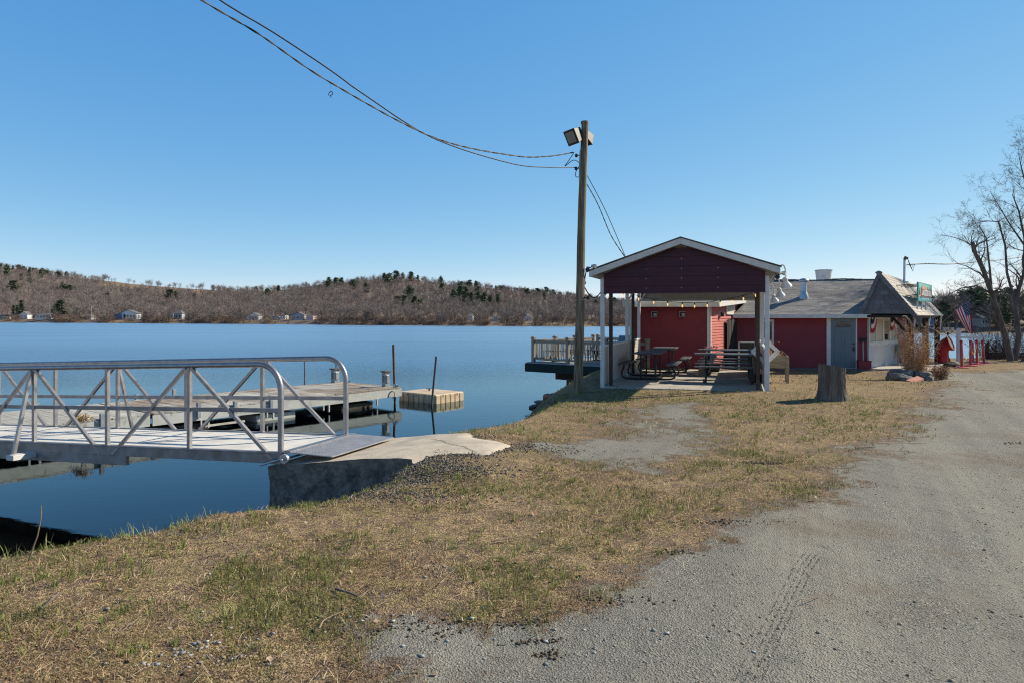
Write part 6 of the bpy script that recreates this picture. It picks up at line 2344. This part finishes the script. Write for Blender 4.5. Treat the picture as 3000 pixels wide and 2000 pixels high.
for k, (sag, lb) in enumerate(((.62, 'yellow plastic chain drooping between the first and second stanchion'), (.45, 'yellow plastic chain drooping between the second and third stanchion'), (.72, 'yellow plastic chain drooping between the third and last stanchion'))):
    a, b = tops[k], tops[k + 1]
    mb = MB(); n = 34
    P_ = lambda f: lerp(a, b, f) - UP * sag * (1 - (2 * f - 1) ** 2)
    for i in range(n):
        p_, q_ = P_(i / n), P_((i + 1) / n)
        p_, q_ = p_ - (q_ - p_) * .18, q_ + (q_ - p_) * .18
        d_ = unit(q_ - p_); s1, s2 = frame(d_); s = s1 if i % 2 else s2
        m_ = (p_ + q_) / 2; L = (q_ - p_).length / 2
        mb.tube([m_ + d_ * L * math.cos(w) + s * .016 * math.sin(w) for w in np.linspace(0, 2 * math.pi, 9)], .0055, 4, cap=False)
    solo(mb, 'chain', M['yellow'], lb, 'chain', 'yellow chains')

# flag
fpo = V((18.55, 29.6, 1.45))
fh0 = W(2798, 911, 29.3); fh1 = W(2841, 880, 29.3)
fg = thing('flag', 'stars and stripes flag hanging from a slanted wooden staff', 'flag', fpo)
MB().tube([fpo, lerp(fpo, fh1, 1.04)], .016, 8).build('staff', M['planter'], fg)
n, m = 52, 36
def FP(s, t):
    h = lerp(fh0, fh1, s)
    bot = W(lerp(2836, 2846, s), lerp(968, 979, s), 29.3)
    mid = lerp(h, bot, .5) + V((.02 * (1 - s), 0, 0))
    p_ = (1 - t) ** 2 * h + 2 * t * (1 - t) * lerp(mid, h + (bot - h) * V((0, 0, 0)).length, 0) + t * t * bot
    p_ = h * (1 - t) + bot * t
    p_.x += .06 * math.sin(math.pi * t) * (-.5 + .9 * s)
    p_.z -= .0
    p_.y += .09 * math.sin(s * 9.5 + t * 1.5) * t + .05 * math.sin(s * 21 + 1) * t
    return p_
mb = MB()
vs = [FP(i / n, j / m) for i in range(n + 1) for j in range(m + 1)]
fs_, ms_ = [], []
for i in range(n):
    st_i = int((1 - (i + .5) / n) * 13)
    for j in range(m):
        cant = (i + .5) / n > 6 / 13 and (j + .5) / m < .42
        mi = 2 if cant else (0 if st_i % 2 == 0 else 1)
        if cant:
            # rows of white stars, one small facet each
            ii, jj = i - int(n * 6 / 13), j
            if ii % 3 == 1 and (jj % 3 == (1 if (ii // 3) % 2 else 0)):
                mi = 1
        fs_.append((i * (m + 1) + j, (i + 1) * (m + 1) + j, (i + 1) * (m + 1) + j + 1, i * (m + 1) + j + 1)); ms_.append(mi)
mb.v = [V(v) for v in vs]; mb.f = [list(f) for f in fs_]; mb.m = ms_
mb.build('cloth', [M['flag_red'], M['flag_white'], M['flag_blue']], fg, smooth='all', fix=False)

# dark timber rail at the water's edge on the right
fn = thing('timber_rail', 'low dark timber rail with two posts at the waters edge under the big tree', 'railing', V((23, 32.6, -.3)))
yb = 32.6
MB().beam(W(2886, 1036, yb), W(3120, 1036, yb), .1, .12).build('rail', M['beam'], fn)
MB().beam(W(2888, 1044, yb + .1), W(3120, 1043, yb + .1), .1, .1).build('rail', M['beam'], fn)
for px, t_ in ((2890, 1005), (2894.5, 1001), (2960, 1030), (3040, 1030)):
    a = W(px, 1050, yb + .05); b = W(px, t_, yb + .05)
    MB().beam(a - UP * .5, b, .09, .09, (0, 1, 0)).build('post', M['beam'], fn)


# big bare tree at the right
def grow(seed, guides, levels, name, label, mk='bark', loc=None):
    r = np.random.default_rng(seed)
    t = thing(name, label, 'tree', loc)
    trunk, crown = MB(), MB()
    tw_v, tw_f = [], []

    def twig(p0, p1, w0, w1):
        d = p1 - p0
        s = np.cross(d, r.normal(size=3)); s /= np.linalg.norm(s) + 1e-9
        u = np.cross(d, s); u /= np.linalg.norm(u) + 1e-9
        b = len(tw_v)
        for q, w in ((p0, w0), (p1, w1)):
            for a in range(3):
                tw_v.append(q + (s * math.cos(a * 2.094) + u * math.sin(a * 2.094)) * w)
        for a in range(3):
            c = (a + 1) % 3
            tw_f.append((b + a, b + c, b + 3 + c)); tw_f.append((b + a, b + 3 + c, b + 3 + a))

    def branch(p, d, L, rad, lev):
        k = 5 if lev < 3 else 3
        pts = [p]; dirs = []
        dd = d / np.linalg.norm(d)
        for i in range(k):
            dd = dd + r.normal(size=3) * (.15 + .03 * lev) + np.array([0, 0, .05 if lev < 3 else .0])
            dd /= np.linalg.norm(dd)
            pts.append(pts[-1] + dd * L / k); dirs.append(dd)
        rr = [rad * (1 - .75 * i / k) for i in range(k + 1)]
        if lev <= 1:
            crown.tube([V(q) for q in pts], [float(x) for x in rr], 6)
        else:
            for i in range(k): twig(pts[i], pts[i + 1], rr[i], rr[i + 1])
        if lev >= levels: return
        nb = (0, 6, 5, 4)[lev] if lev < 4 else 2
        for i in range(nb):
            f = r.uniform(.15, 1) * k
            j = min(k - 1, int(f)); q = pts[j] + (pts[j + 1] - pts[j]) * (f - j)
            nd = dirs[j] + r.normal(size=3) * .62
            nd[2] += .12
            branch(q, nd, L * r.uniform(.35, .62), max(.0035, rr[j] * .5), lev + 1)

    for pts, r0, r1, nbr, bl_ in guides:
        k = len(pts) - 1
        trunk.tube(pts, [lerp(r0, r1, i / k) for i in range(k + 1)], 10)
        for i in range(nbr):
            f = (.22 + .78 * (i + r.uniform()) / nbr) * k
            j = min(k - 1, int(f)); q = np.array(lerp(pts[j], pts[j + 1], f - j))
            dr_ = np.array((pts[j + 1] - pts[j]).normalized())
            nd = dr_ * .6 + r.normal(size=3) * np.array([.75, .75, .45]) + np.array([0, 0, .2])
            rad = lerp(r0, r1, f / k) * .45
            branch(q, nd, bl_ * r.uniform(.6, 1.2), float(rad), 1)
    trunk.build('trunk', M[mk], t, smooth=True)
    cr_ = crown.build('crown', M[mk], t, smooth=True) if crown.v else None
    if tw_v:
        o = np_mesh('twigs', np.array(tw_v) - np.array(loc), np.array(tw_f), M[mk], None, cr_ or t)
    return t


d0 = 30.5
L0 = W(2962, 1056, d0); L0.z = -.25
q = lambda px, py, dd=0: W(px, py, d0 + dd)
grow(5, [([L0, q(2950, 1000), q(2928, 930, -.2), q(2905, 860, -.3), q(2880, 790, -.3), q(2858, 745, -.4), q(2850, 708, -.4)], .145, .06, 11, 1.6),
         ([L0 + V((.35, .3, 0)), q(2985, 990, .3), q(2975, 900, .4), q(2984, 850, .5), q(3000, 800, .6), q(3002, 700, .5), q(2985, 620, .3), q(2966, 570, .2)], .135, .018, 18, 1.5),
         ([q(2975, 890, .4), q(2950, 800, .8), q(2945, 720, 1.0), q(2925, 650, 1.1), q(2895, 648, 1.0), q(2858, 652, 1.0)], .065, .012, 11, 1.05),
         ([q(2905, 860, -.3), q(2860, 838, -.6), q(2815, 845, -.9), q(2785, 860, -1.0)], .05, .01, 9, .95),
         ([q(2905, 860, -.3), q(2900, 790, .2), q(2890, 700, .3), q(2868, 660, .2)], .06, .012, 9, .95),
         ([q(3000, 800, .6), q(3060, 700, .4), q(3100, 600, .3), q(3110, 480, .3), q(3090, 420, .3)], .11, .02, 13, 1.4),
         ([q(3060, 700, .4), q(3010, 560, 0), q(2992, 490, -.3), q(2985, 455, -.4)], .05, .01, 9, .85),
         ([q(3002, 720, .5), q(2960, 660, .1), q(2900, 560, -.2)], .045, .01, 9, .95),
         ([L0 + V((.9, .4, 0)), q(3060, 990, .3), q(3110, 900, .4), q(3150, 760, .4)], .16, .05, 7, 2.0)],
     4, 'big_bare_tree', 'big leafless tree with dark leaning trunks at the right edge', 'tree_bark', loc=L0)
r = np.random.default_rng(77)
bv, bf, bc, bo = [], [], [], 0
for k in range(18):
    px = r.uniform(2880, 3120); a = W(px, 1050, r.uniform(32.2, 33.4)); a.z = gz(a.x, a.y)
    v, f, c = stalks(tuple(a), 22, .5, .5, 2.0, 300 + k, .7, 5, .008, ((.1, .075, .065), (.14, .1, .085), (.085, .065, .06)))
    bv.append(v); bf.append(f + bo); bc.append(c); bo += len(v)
tag(np_mesh('shore_undergrowth_right', np.concatenate(bv), np.concatenate(bf), M['col'], np.concatenate(bc)), kind='stuff').name = 'shore_thicket'
for k, (px, h, lb) in enumerate(((2868, 1.3, 'thin leafless sapling right of the last stanchion'), (2905, 1.5, 'leafless brush left of the big tree trunks'), (2932, 1.2, 'leafless brush at the foot of the big tree'), (2990, 1.4, 'leafless brush right of the big tree trunks'))):
    a = W(px + 14, 1050, 32.0); a.z = gz(a.x, a.y)
    np_solo('brush_plant', stalks(tuple(a), 46 if k else 14, .5 if k else .25, h * .6, h * 1.3, 90 + k, .6, 5, .009, ((.12, .085, .075), (.16, .11, .09), (.1, .075, .07))), tuple(a), lb, 'brush')

# ------------------------------------------------------------------ turf, gravel and litter
def fan(n, r0, r1, seed, amax=.95):
    r = np.random.default_rng(seed)
    a = r.uniform(-amax, amax, n)
    d = np.sqrt(r.uniform(r0 * r0, r1 * r1, n))
    return d * np.sin(a), d * np.cos(a), r


def keep_turf(x, y, r, lim=.5):
    s, wb = shore_dist(x, y)
    m = gravel_mask(x, y)
    lu = (x - PV0.x) * PE1.x + (y - PV0.y) * PE1.y; lv = (x - PV0.x) * PE2.x + (y - PV0.y) * PE2.y
    onslab = (lu > -.02) & (lu < PWD + .15) & (lv > -.06) & (lv < PLN + .25)
    gt_ = (x - N0.x) * GH.x + (y - N0.y) * GH.y; gw_ = (x - N0.x) * GB.x + (y - N0.y) * GB.y
    onpad = (gt_ < .2) & (gt_ > -3.3) & (gw_ > -.13 - .25 * np.clip(-1.6 - gt_, 0, 1)) & (gw_ < 1.6)
    bn = (x - P0.x) * BN.x + (y - P0.y) * BN.y
    build = (bn < .85) & (x > 7.3) | (y > 23.6) & (x > 3.7) & (x < 9.5)
    build &= ~((x > 15.5) & (bn < -3.5) & ((x - P1.x) * PN.x + (y - P1.y) * PN.y > 1.9))
    walk = ((x - P1.x) * PN.x + (y - P1.y) * PN.y > 0) & ((x - P1.x) * PN.x + (y - P1.y) * PN.y < 1.85) & (y > 24.8) & (y < 32)
    return (s > .06) & ~onslab & ~onpad & ~build & ~walk & (r.uniform(size=x.shape) > m * 1.25), s


def blades(n, r0, r1, seed, L, w, tall=False):
    x, y, r = fan(n, r0, r1, seed)
    k, s = keep_turf(x, y, r)
    x, y, s = x[k], y[k], s[k]
    clump = fbm(x * 3.2, y * 3.2, 51, 3); patch = fbm(x * .8, y * .8, 61, 3); bare = fbm(x * 1.7 + 9, y * 1.7, 71, 3)
    crest = sstep(1.6, .6, s)
    # thinner where the turf is worn
    kk = r.uniform(size=x.shape) < np.clip((bare - .38) * 6 + (clump - .5) * 3, .06, 1)
    # crushed stone covers the bank by the landing
    st_ = sstep(1.15, .3, np.hypot((x + 1.55) / 1.15, (y - 7.55) / .62))
    kk &= r.uniform(size=x.shape) > st_ * .95
    x, y, s, clump, patch, crest = (q[kk] for q in (x, y, s, clump, patch, crest))
    m = len(x)
    z = ground_z(x, y)
    gp = np.clip((patch - .5) * 4 + (clump - .5) * 5 + crest * .4 + .34, 0.05, .92)
    green = r.uniform(size=m) < gp
    straw = np.array([(.54, .39, .215), (.45, .305, .165), (.36, .23, .125), (.68, .52, .32), (.25, .15, .09)])
    grn = np.array([(.2, .24, .055), (.29, .3, .09), (.14, .19, .04), (.36, .35, .13)])
    col = np.where(green[:, None], grn[r.integers(len(grn), size=m)], straw[r.integers(len(straw), size=m)]) * r.uniform(.42, 1.22, (m, 1))
    ln = L * r.uniform(.4, 1.45, m) * (1 + 1.2 * (clump - .5)) * np.where(green, .95, 1.1)
    lean = np.where(green, r.uniform(.25, 1.1, m), r.uniform(.8, 1.52, m))
    if tall:
        lean *= .55; ln *= r.uniform(.8, 1.6, m)
    q = r.uniform(0, 2 * math.pi, m)
    dx, dy = np.sin(lean) * np.cos(q) * ln, np.sin(lean) * np.sin(q) * ln
    dz = np.cos(lean) * ln
    sx, sy = -np.sin(q) * w * r.uniform(.6, 1.3, m), np.cos(q) * w * r.uniform(.6, 1.3, m)
    sz = r.uniform(-.5, .5, m) * w
    b = np.stack([x, y, z - .004 + r.uniform(0, .006, m)], 1)
    sv = np.stack([sx, sy, sz], 1)
    mid = b + np.stack([dx * .55, dy * .55, dz * .72], 1)
    tip = b + np.stack([dx, dy, dz * .9], 1)
    v = np.stack([b - sv, b + sv, mid + sv * .7, mid - sv * .7, tip], 1).reshape(-1, 3)
    i = np.arange(m)[:, None] * 5
    f = np.concatenate([i + np.array([[0, 1, 2]]), i + np.array([[0, 2, 3]]), i + np.array([[3, 2, 4]])], 1).reshape(-1, 3)
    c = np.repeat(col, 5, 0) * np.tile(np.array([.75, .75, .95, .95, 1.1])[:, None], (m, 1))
    return v, f, c


parts = [blades(95000, 2.7, 5.2, 1, .045, .0017), blades(95000, 5.2, 9.5, 2, .05, .0026), blades(70000, 9.5, 17, 3, .055, .0045), blades(45000, 17, 34, 4, .06, .009)]
V_, F_, C_, b = [], [], [], 0
for v, f, c in parts:
    V_.append(v); F_.append(f + b); C_.append(c); b += len(v)
for (n, r0, r1, sd, l0, l1, ww, pal, lo_, hi_) in ((11000, 2.7, 8.5, 211, .05, .11, .0014, 0, 1.1, 1.5), (9000, 8.5, 18, 212, .06, .12, .0028, 0, 1.1, 1.5), (5200, 2.7, 16, 213, .03, .075, .0021, 1, .15, .9)):
    x, y, r = fan(n, r0, r1, sd)
    if pal:                                     # tufts: a dozen blades from one root
        x = np.repeat(x, 12) + r.normal(size=12 * n) * .012; y = np.repeat(y, 12) + r.normal(size=12 * n) * .012
    k, s = keep_turf(x, y, r)
    if pal: k &= fbm(x * 2.2, y * 2.2, 131, 3) > .46
    x, y = x[k], y[k]; m = len(x); z = ground_z(x, y)
    q = r.uniform(0, 6.28, m); ln = r.uniform(l0, l1, m); le = r.uniform(lo_, hi_, m)
    bs = np.stack([x, y, z + r.uniform(0, .012, m) * (1 - pal)], 1)
    tip = bs + np.stack([np.sin(le) * np.cos(q) * ln, np.sin(le) * np.sin(q) * ln, np.cos(le) * ln], 1)
    sv = np.stack([-np.sin(q), np.cos(q), .5 + 0 * q], 1) * ww
    mid = (bs + tip) * .5 + np.array([0, 0, .006]) + r.normal(size=(m, 3)) * .004
    v = np.stack([bs - sv, bs + sv, mid + sv * .8, mid - sv * .8, tip], 1).reshape(-1, 3)
    i = np.arange(m)[:, None] * 5
    f = np.concatenate([i + np.array([[0, 1, 2]]), i + np.array([[0, 2, 3]]), i + np.array([[3, 2, 4]])], 1).reshape(-1, 3)
    pc = np.array([(.2, .26, .055), (.28, .32, .09), (.36, .37, .13), (.15, .21, .045)]) if pal else np.array([(.66, .52, .34), (.56, .42, .25), (.7, .59, .43), (.45, .31, .19)])
    C_.append(np.repeat(pc[r.integers(len(pc), size=m)] * r.uniform(.75, 1.15, (m, 1)), 5, 0)); V_.append(v); F_.append(f + b); b += len(v)
# taller green blades along the crest of the bank
x, y, r = fan(9000, 4.2, 7.6, 17)
s, wb = shore_dist(x, y)
k = (s > wb * .55) & (s < wb * 1.5) & (x < -2.2) & (y < 6.0) & (fbm(x * 4, y * 4, 91, 2) > .5)
x, y = x[k], y[k]; m = len(x); z = ground_z(x, y)
q = r.uniform(0, 6.28, m); ln = r.uniform(.05, .15, m); le = r.uniform(.1, .8, m)
tip = np.stack([x + np.sin(le) * np.cos(q) * ln, y + np.sin(le) * np.sin(q) * ln, z + np.cos(le) * ln], 1)
bs = np.stack([x, y, z], 1); sv = np.stack([-np.sin(q), np.cos(q), 0 * q], 1) * .0028
mid = (bs * .45 + tip * .55) + np.array([0, 0, .012])
v = np.stack([bs - sv, bs + sv, mid + sv * .7, mid - sv * .7, tip], 1).reshape(-1, 3)
i = np.arange(m)[:, None] * 5
f = np.concatenate([i + np.array([[0, 1, 2]]), i + np.array([[0, 2, 3]]), i + np.array([[3, 2, 4]])], 1).reshape(-1, 3)
grn = np.array([(.26, .3, .1), (.36, .36, .16), (.45, .4, .24), (.2, .25, .07)])
C_.append(np.repeat(grn[r.integers(4, size=m)] * r.uniform(.7, 1.2, (m, 1)), 5, 0)); V_.append(v); F_.append(f + b)
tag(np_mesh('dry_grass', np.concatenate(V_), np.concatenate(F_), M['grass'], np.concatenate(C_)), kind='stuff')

OCT = np.array([(1, 0, 0), (-1, 0, 0), (0, 1, 0), (0, -1, 0), (0, 0, 1), (0, 0, -1)], float)
OF = np.array([(0, 2, 4), (2, 1, 4), (1, 3, 4), (3, 0, 4), (2, 0, 5), (1, 2, 5), (3, 1, 5), (0, 3, 5)])
CUBE = np.array([(x, y, z) for x in (-1, 1) for y in (-1, 1) for z in (-1, 1)], float)


def pebbles(x, y, size, cols, r, flat=.55, sink=.3):
    m = len(x)
    z = ground_z(x, y)
    sz = size[:, None, None]
    sc = r.uniform(.6, 1.2, (m, 1, 3)) * np.array([1, 1, flat])
    p = (OCT[None] * (1 + r.uniform(-.25, .25, (m, 6, 1)))) * sc * sz
    q = r.uniform(0, 6.28, m); c, s = np.cos(q)[:, None], np.sin(q)[:, None]
    px, py = p[..., 0] * c - p[..., 1] * s, p[..., 0] * s + p[..., 1] * c
    v = np.stack([px + x[:, None], py + y[:, None], p[..., 2] + (z + size * flat * sink)[:, None]], -1).reshape(-1, 3)
    f = (np.arange(m)[:, None, None] * 6 + OF[None]).reshape(-1, 3)
    col = cols[r.integers(len(cols), size=m)] * r.uniform(.75, 1.2, (m, 1))
    return v, f, np.repeat(col, 6, 0)


def merge(L):
    V_, F_, C_, b = [], [], [], 0
    for v, f, c in L:
        V_.append(v); F_.append(f + b); C_.append(c); b += len(v)
    return np.concatenate(V_), np.concatenate(F_), np.concatenate(C_)


gcol = np.array([(.23, .21, .17), (.31, .285, .23), (.17, .158, .13), (.4, .37, .3), (.28, .255, .2), (.36, .27, .18), (.5, .46, .38)])
L = []
for n, r0, r1, sd_, s0, s1 in ((52000, 2.7, 5.5, 31, .0018, .006), (36000, 5.5, 11, 32, .003, .009), (14000, 11, 24, 33, .006, .016), (1500, 2.8, 8, 34, .008, .017)):
    x, y, r = fan(n, r0, r1, sd_)
    gm_ = gravel_mask(x, y)
    k = r.uniform(size=x.shape) < gm_ * np.clip((fbm(x * 1.1, y * 1.1, 81, 3) - .25) * 2.6, .12, 1)
    x, y = x[k], y[k]
    L.append(pebbles(x, y, s0 + (s1 - s0) * r.uniform(size=len(x)) ** 2.2, gcol, r))
v, f, c = merge(L)
tag(np_mesh('loose_gravel', v, f, M['pebble'], c), kind='stuff')
# dark crushed stone spilled beside the landing, and flat stones in the turf
r = np.random.default_rng(41)
def cl_at(px, py, sx, sy, n, z=0.0):
    p = GP(px * 3000 / 2352, py * 3000 / 2352, z)
    return p.x + r.normal(size=n) * sx, p.y + r.normal(size=n) * sy
xx, yy = [], []
for a in ((960, 1100, .3, .14, 1900), (1040, 1078, .3, .16, 2400), (900, 1130, .35, .1, 1400), (860, 1155, .35, .1, 1000), (1100, 1062, .25, .14, 1400), (1000, 1115, .45, .15, 2200), (1180, 1058, .5, .2, 900), (900, 1165, .5, .12, 900), (1060, 1035, .22, .1, 700)):
    x, y = cl_at(*a, z=-.1); xx.append(x); yy.append(y)
x, y = np.concatenate(xx), np.concatenate(yy)
s, wb = shore_dist(x, y)
gt_ = (x - N0.x) * GH.x + (y - N0.y) * GH.y; gw_ = (x - N0.x) * GB.x + (y - N0.y) * GB.y
k = (s > .15) & ~((gw_ > -.12) & (gt_ > -1.9))
x, y = x[k], y[k]
dcol = np.array([(.09, .085, .078), (.13, .122, .11), (.06, .058, .055), (.24, .225, .195), (.16, .14, .115)])
v, f, c = pebbles(x, y, .004 + .014 * r.uniform(size=len(x)) ** 2.2, dcol, r, .7, .35)
tag(np_mesh('crushed_stone', v, f, M['pebble'], c), kind='stuff')
xx, yy = [], []
for a in ((465, 1480, .14, .05, 40), (490, 1500, .16, .05, 30), (380, 1520, .2, .06, 24), (620, 1410, .4, .1, 20), (860, 1430, .3, .1, 26), (1000, 1300, .6, .3, 26), (1250, 1480, .5, .1, 40), (300, 1400, .5, .2, 16)):
    x, y = cl_at(*a); xx.append(x); yy.append(y)
x, y = np.concatenate(xx), np.concatenate(yy)
fcol = np.array([(.3, .33, .33), (.36, .37, .36), (.25, .28, .28), (.42, .41, .38), (.36, .3, .24)])
v, f, c = pebbles(x, y, .008 + .016 * r.uniform(size=len(x)) ** 1.6, fcol, r, .35, .5)
tag(np_mesh('flat_stones', v, f, M['pebble'], c), kind='stuff')
# torn dark sods
xx, yy = [], []
for a in ((1745, 1061, .16, .04, 220), (1765, 1064, .1, .04, 130), (1550, 1270, .09, .03, 110), (1262, 1500, .05, .02, 60), (1655, 1200, .22, .04, 130), (1740, 1100, .12, .05, 60), (1190, 1430, .1, .03, 60), (2330, 1018, .12, .05, 60), (2255, 927, .3, .06, 70), (1230, 1470, .1, .02, 60), (1000, 1430, .3, .06, 120), (1400, 1380, .2, .05, 80), (900, 1450, .3, .06, 90)):
    x, y = cl_at(*a); xx.append(x); yy.append(y)
x, y = np.concatenate(xx), np.concatenate(yy)
v, f, c = pebbles(x, y, .004 + .011 * r.uniform(size=len(x)) ** 1.8, np.array([(.08, .062, .047), (.12, .09, .065), (.17, .13, .095)]), r, .75, .25)
tag(np_mesh('dirt_clods', v, f, M['pebble'], c), kind='stuff')


x, y, r = fan(1500, 2.8, 12, 57)
k, s = keep_turf(x, y, r)
x, y = x[k], y[k]; m = len(x); z = ground_z(x, y) + .012
q = r.uniform(0, 6.28, m); ln = r.uniform(.008, .028, m)
d1 = np.stack([np.cos(q) * ln, np.sin(q) * ln, r.normal(size=m) * .008], 1); d2 = np.stack([-np.sin(q) * ln * .5, np.cos(q) * ln * .5, r.normal(size=m) * .008], 1)
c0 = np.stack([x, y, z], 1)
v = np.stack([c0 - d1, c0 + d2, c0 + d1, c0 - d2], 1).reshape(-1, 3)
i = np.arange(m)[:, None] * 4
f = np.concatenate([i + np.array([[0, 1, 2]]), i + np.array([[0, 2, 3]])], 1).reshape(-1, 3)
lc = np.array([(.42, .27, .17), (.5, .36, .25), (.3, .18, .11), (.55, .43, .33)])
tag(np_mesh('fallen_leaves', v, f, M['grass'], np.repeat(lc[r.integers(4, size=m)], 4, 0)), kind='stuff')


# crumbs thrown up along the tyre tread
r = np.random.default_rng(88)
xx, yy = [], []
for o_ in (-.055, -.018, .018, .055):
    for (ax, ay), (bx, by) in zip(TR[:-1], TR[1:]):
        n = int(math.hypot(bx - ax, by - ay) / .0032)
        t = r.uniform(size=n)
        k = vnoise(t * 22 + ax * 7, np.full(n, o_ * 50 + ay), 6) > .42
        L_ = math.hypot(bx - ax, by - ay); nx_, ny_ = (by - ay) / L_, -(bx - ax) / L_
        t = t[k]
        xx.append(ax + (bx - ax) * t + nx_ * (o_ + r.normal(size=len(t)) * .0045)); yy.append(ay + (by - ay) * t + ny_ * (o_ + r.normal(size=len(t)) * .0045))
x, y = np.concatenate(xx), np.concatenate(yy)
v, f, c = pebbles(x, y, .0015 + .0034 * r.uniform(size=len(x)) ** 2, np.array([(.16, .155, .14), (.22, .21, .185), (.3, .285, .245)]), r, .9, .35)
tag(np_mesh('tread_crumbs', v, f, M['pebble'], c), kind='stuff')


# sticks and stems one can point at
def stick(pts, rad, lb, mk='twig', name='fallen_stick'):
    P_ = []
    for a, b, dz in pts:
        p = GP(a * 3000 / 2352, b * 3000 / 2352, 0)
        p.z = gz(p.x, p.y) + dz
        P_.append(p)
    return solo(MB().tube(P_, [rad * (1 - .5 * i / (len(P_) - 1)) for i in range(len(P_))], 6), name, M[mk], lb, 'stick', smooth=True)


stick([(770, 1357, .02), (782, 1364, .025), (800, 1368, .025), (822, 1376, .02), (834, 1385, .015)], .009, 'dark crooked stick lying on the turf below the landing', 'bark')
stick([(733, 1450, .02), (742, 1436, .028), (760, 1424, .025), (782, 1413, .02)], .006, 'pale curved stick on the turf near the bottom centre left')
stick([(1128, 1250, .03), (1160, 1246, .03), (1215, 1236, .03)], .007, 'long straight tan stick on the turf in front of the landing')
stick([(1010, 1345, .02), (1045, 1315, .03)], .004, 'thin pale straw stem on the turf right of the dark stick')
stick([(95, 1405, .02), (120, 1385, .03), (138, 1370, .03)], .008, 'short dark stick near the left edge of the turf', 'bark')
stick([(1842, 1385, .012), (1890, 1368, .012)], .004, 'short pale splinter on the gravel drive')
stick([(1480, 1352, .012), (1500, 1330, .014)], .004, 'pale splinter at the edge of the gravel and turf')
stick([(1965, 1030, .015), (2010, 1028, .015)], .012, 'flat pale splinter on the turf edge near the stump')
b0 = GP(64 * 1.2755, 1287 * 1.2755, 0); b0.z = gz(b0.x, b0.y) - .02
d = b0.y
solo(MB().tube([b0, W(74 * 1.2755, 1262 * 1.2755, d), W(86 * 1.2755, 1230 * 1.2755, d), W(93 * 1.2755, 1195 * 1.2755, d), W(95 * 1.2755, 1176 * 1.2755, d), W(94 * 1.2755, 1160 * 1.2755, d)], [.005, .005, .0045, .004, .004, .003], 6), 'dry_stem', M['twig'],
     'single bent dry stem standing up at the left bank edge', 'stem', smooth=True)
p = on_line(244, DK(0, -.02), DK(20, -.02)); p.z = DZ
np_solo('dead_weed', stalks(tuple(p - DN * -.06), 40, .1, .06, .14, 61, .8, 2, .006, ((.4, .26, .12), (.3, .2, .1))), tuple(p), 'small clump of dead brown weeds caught on the dock edge', 'weed')
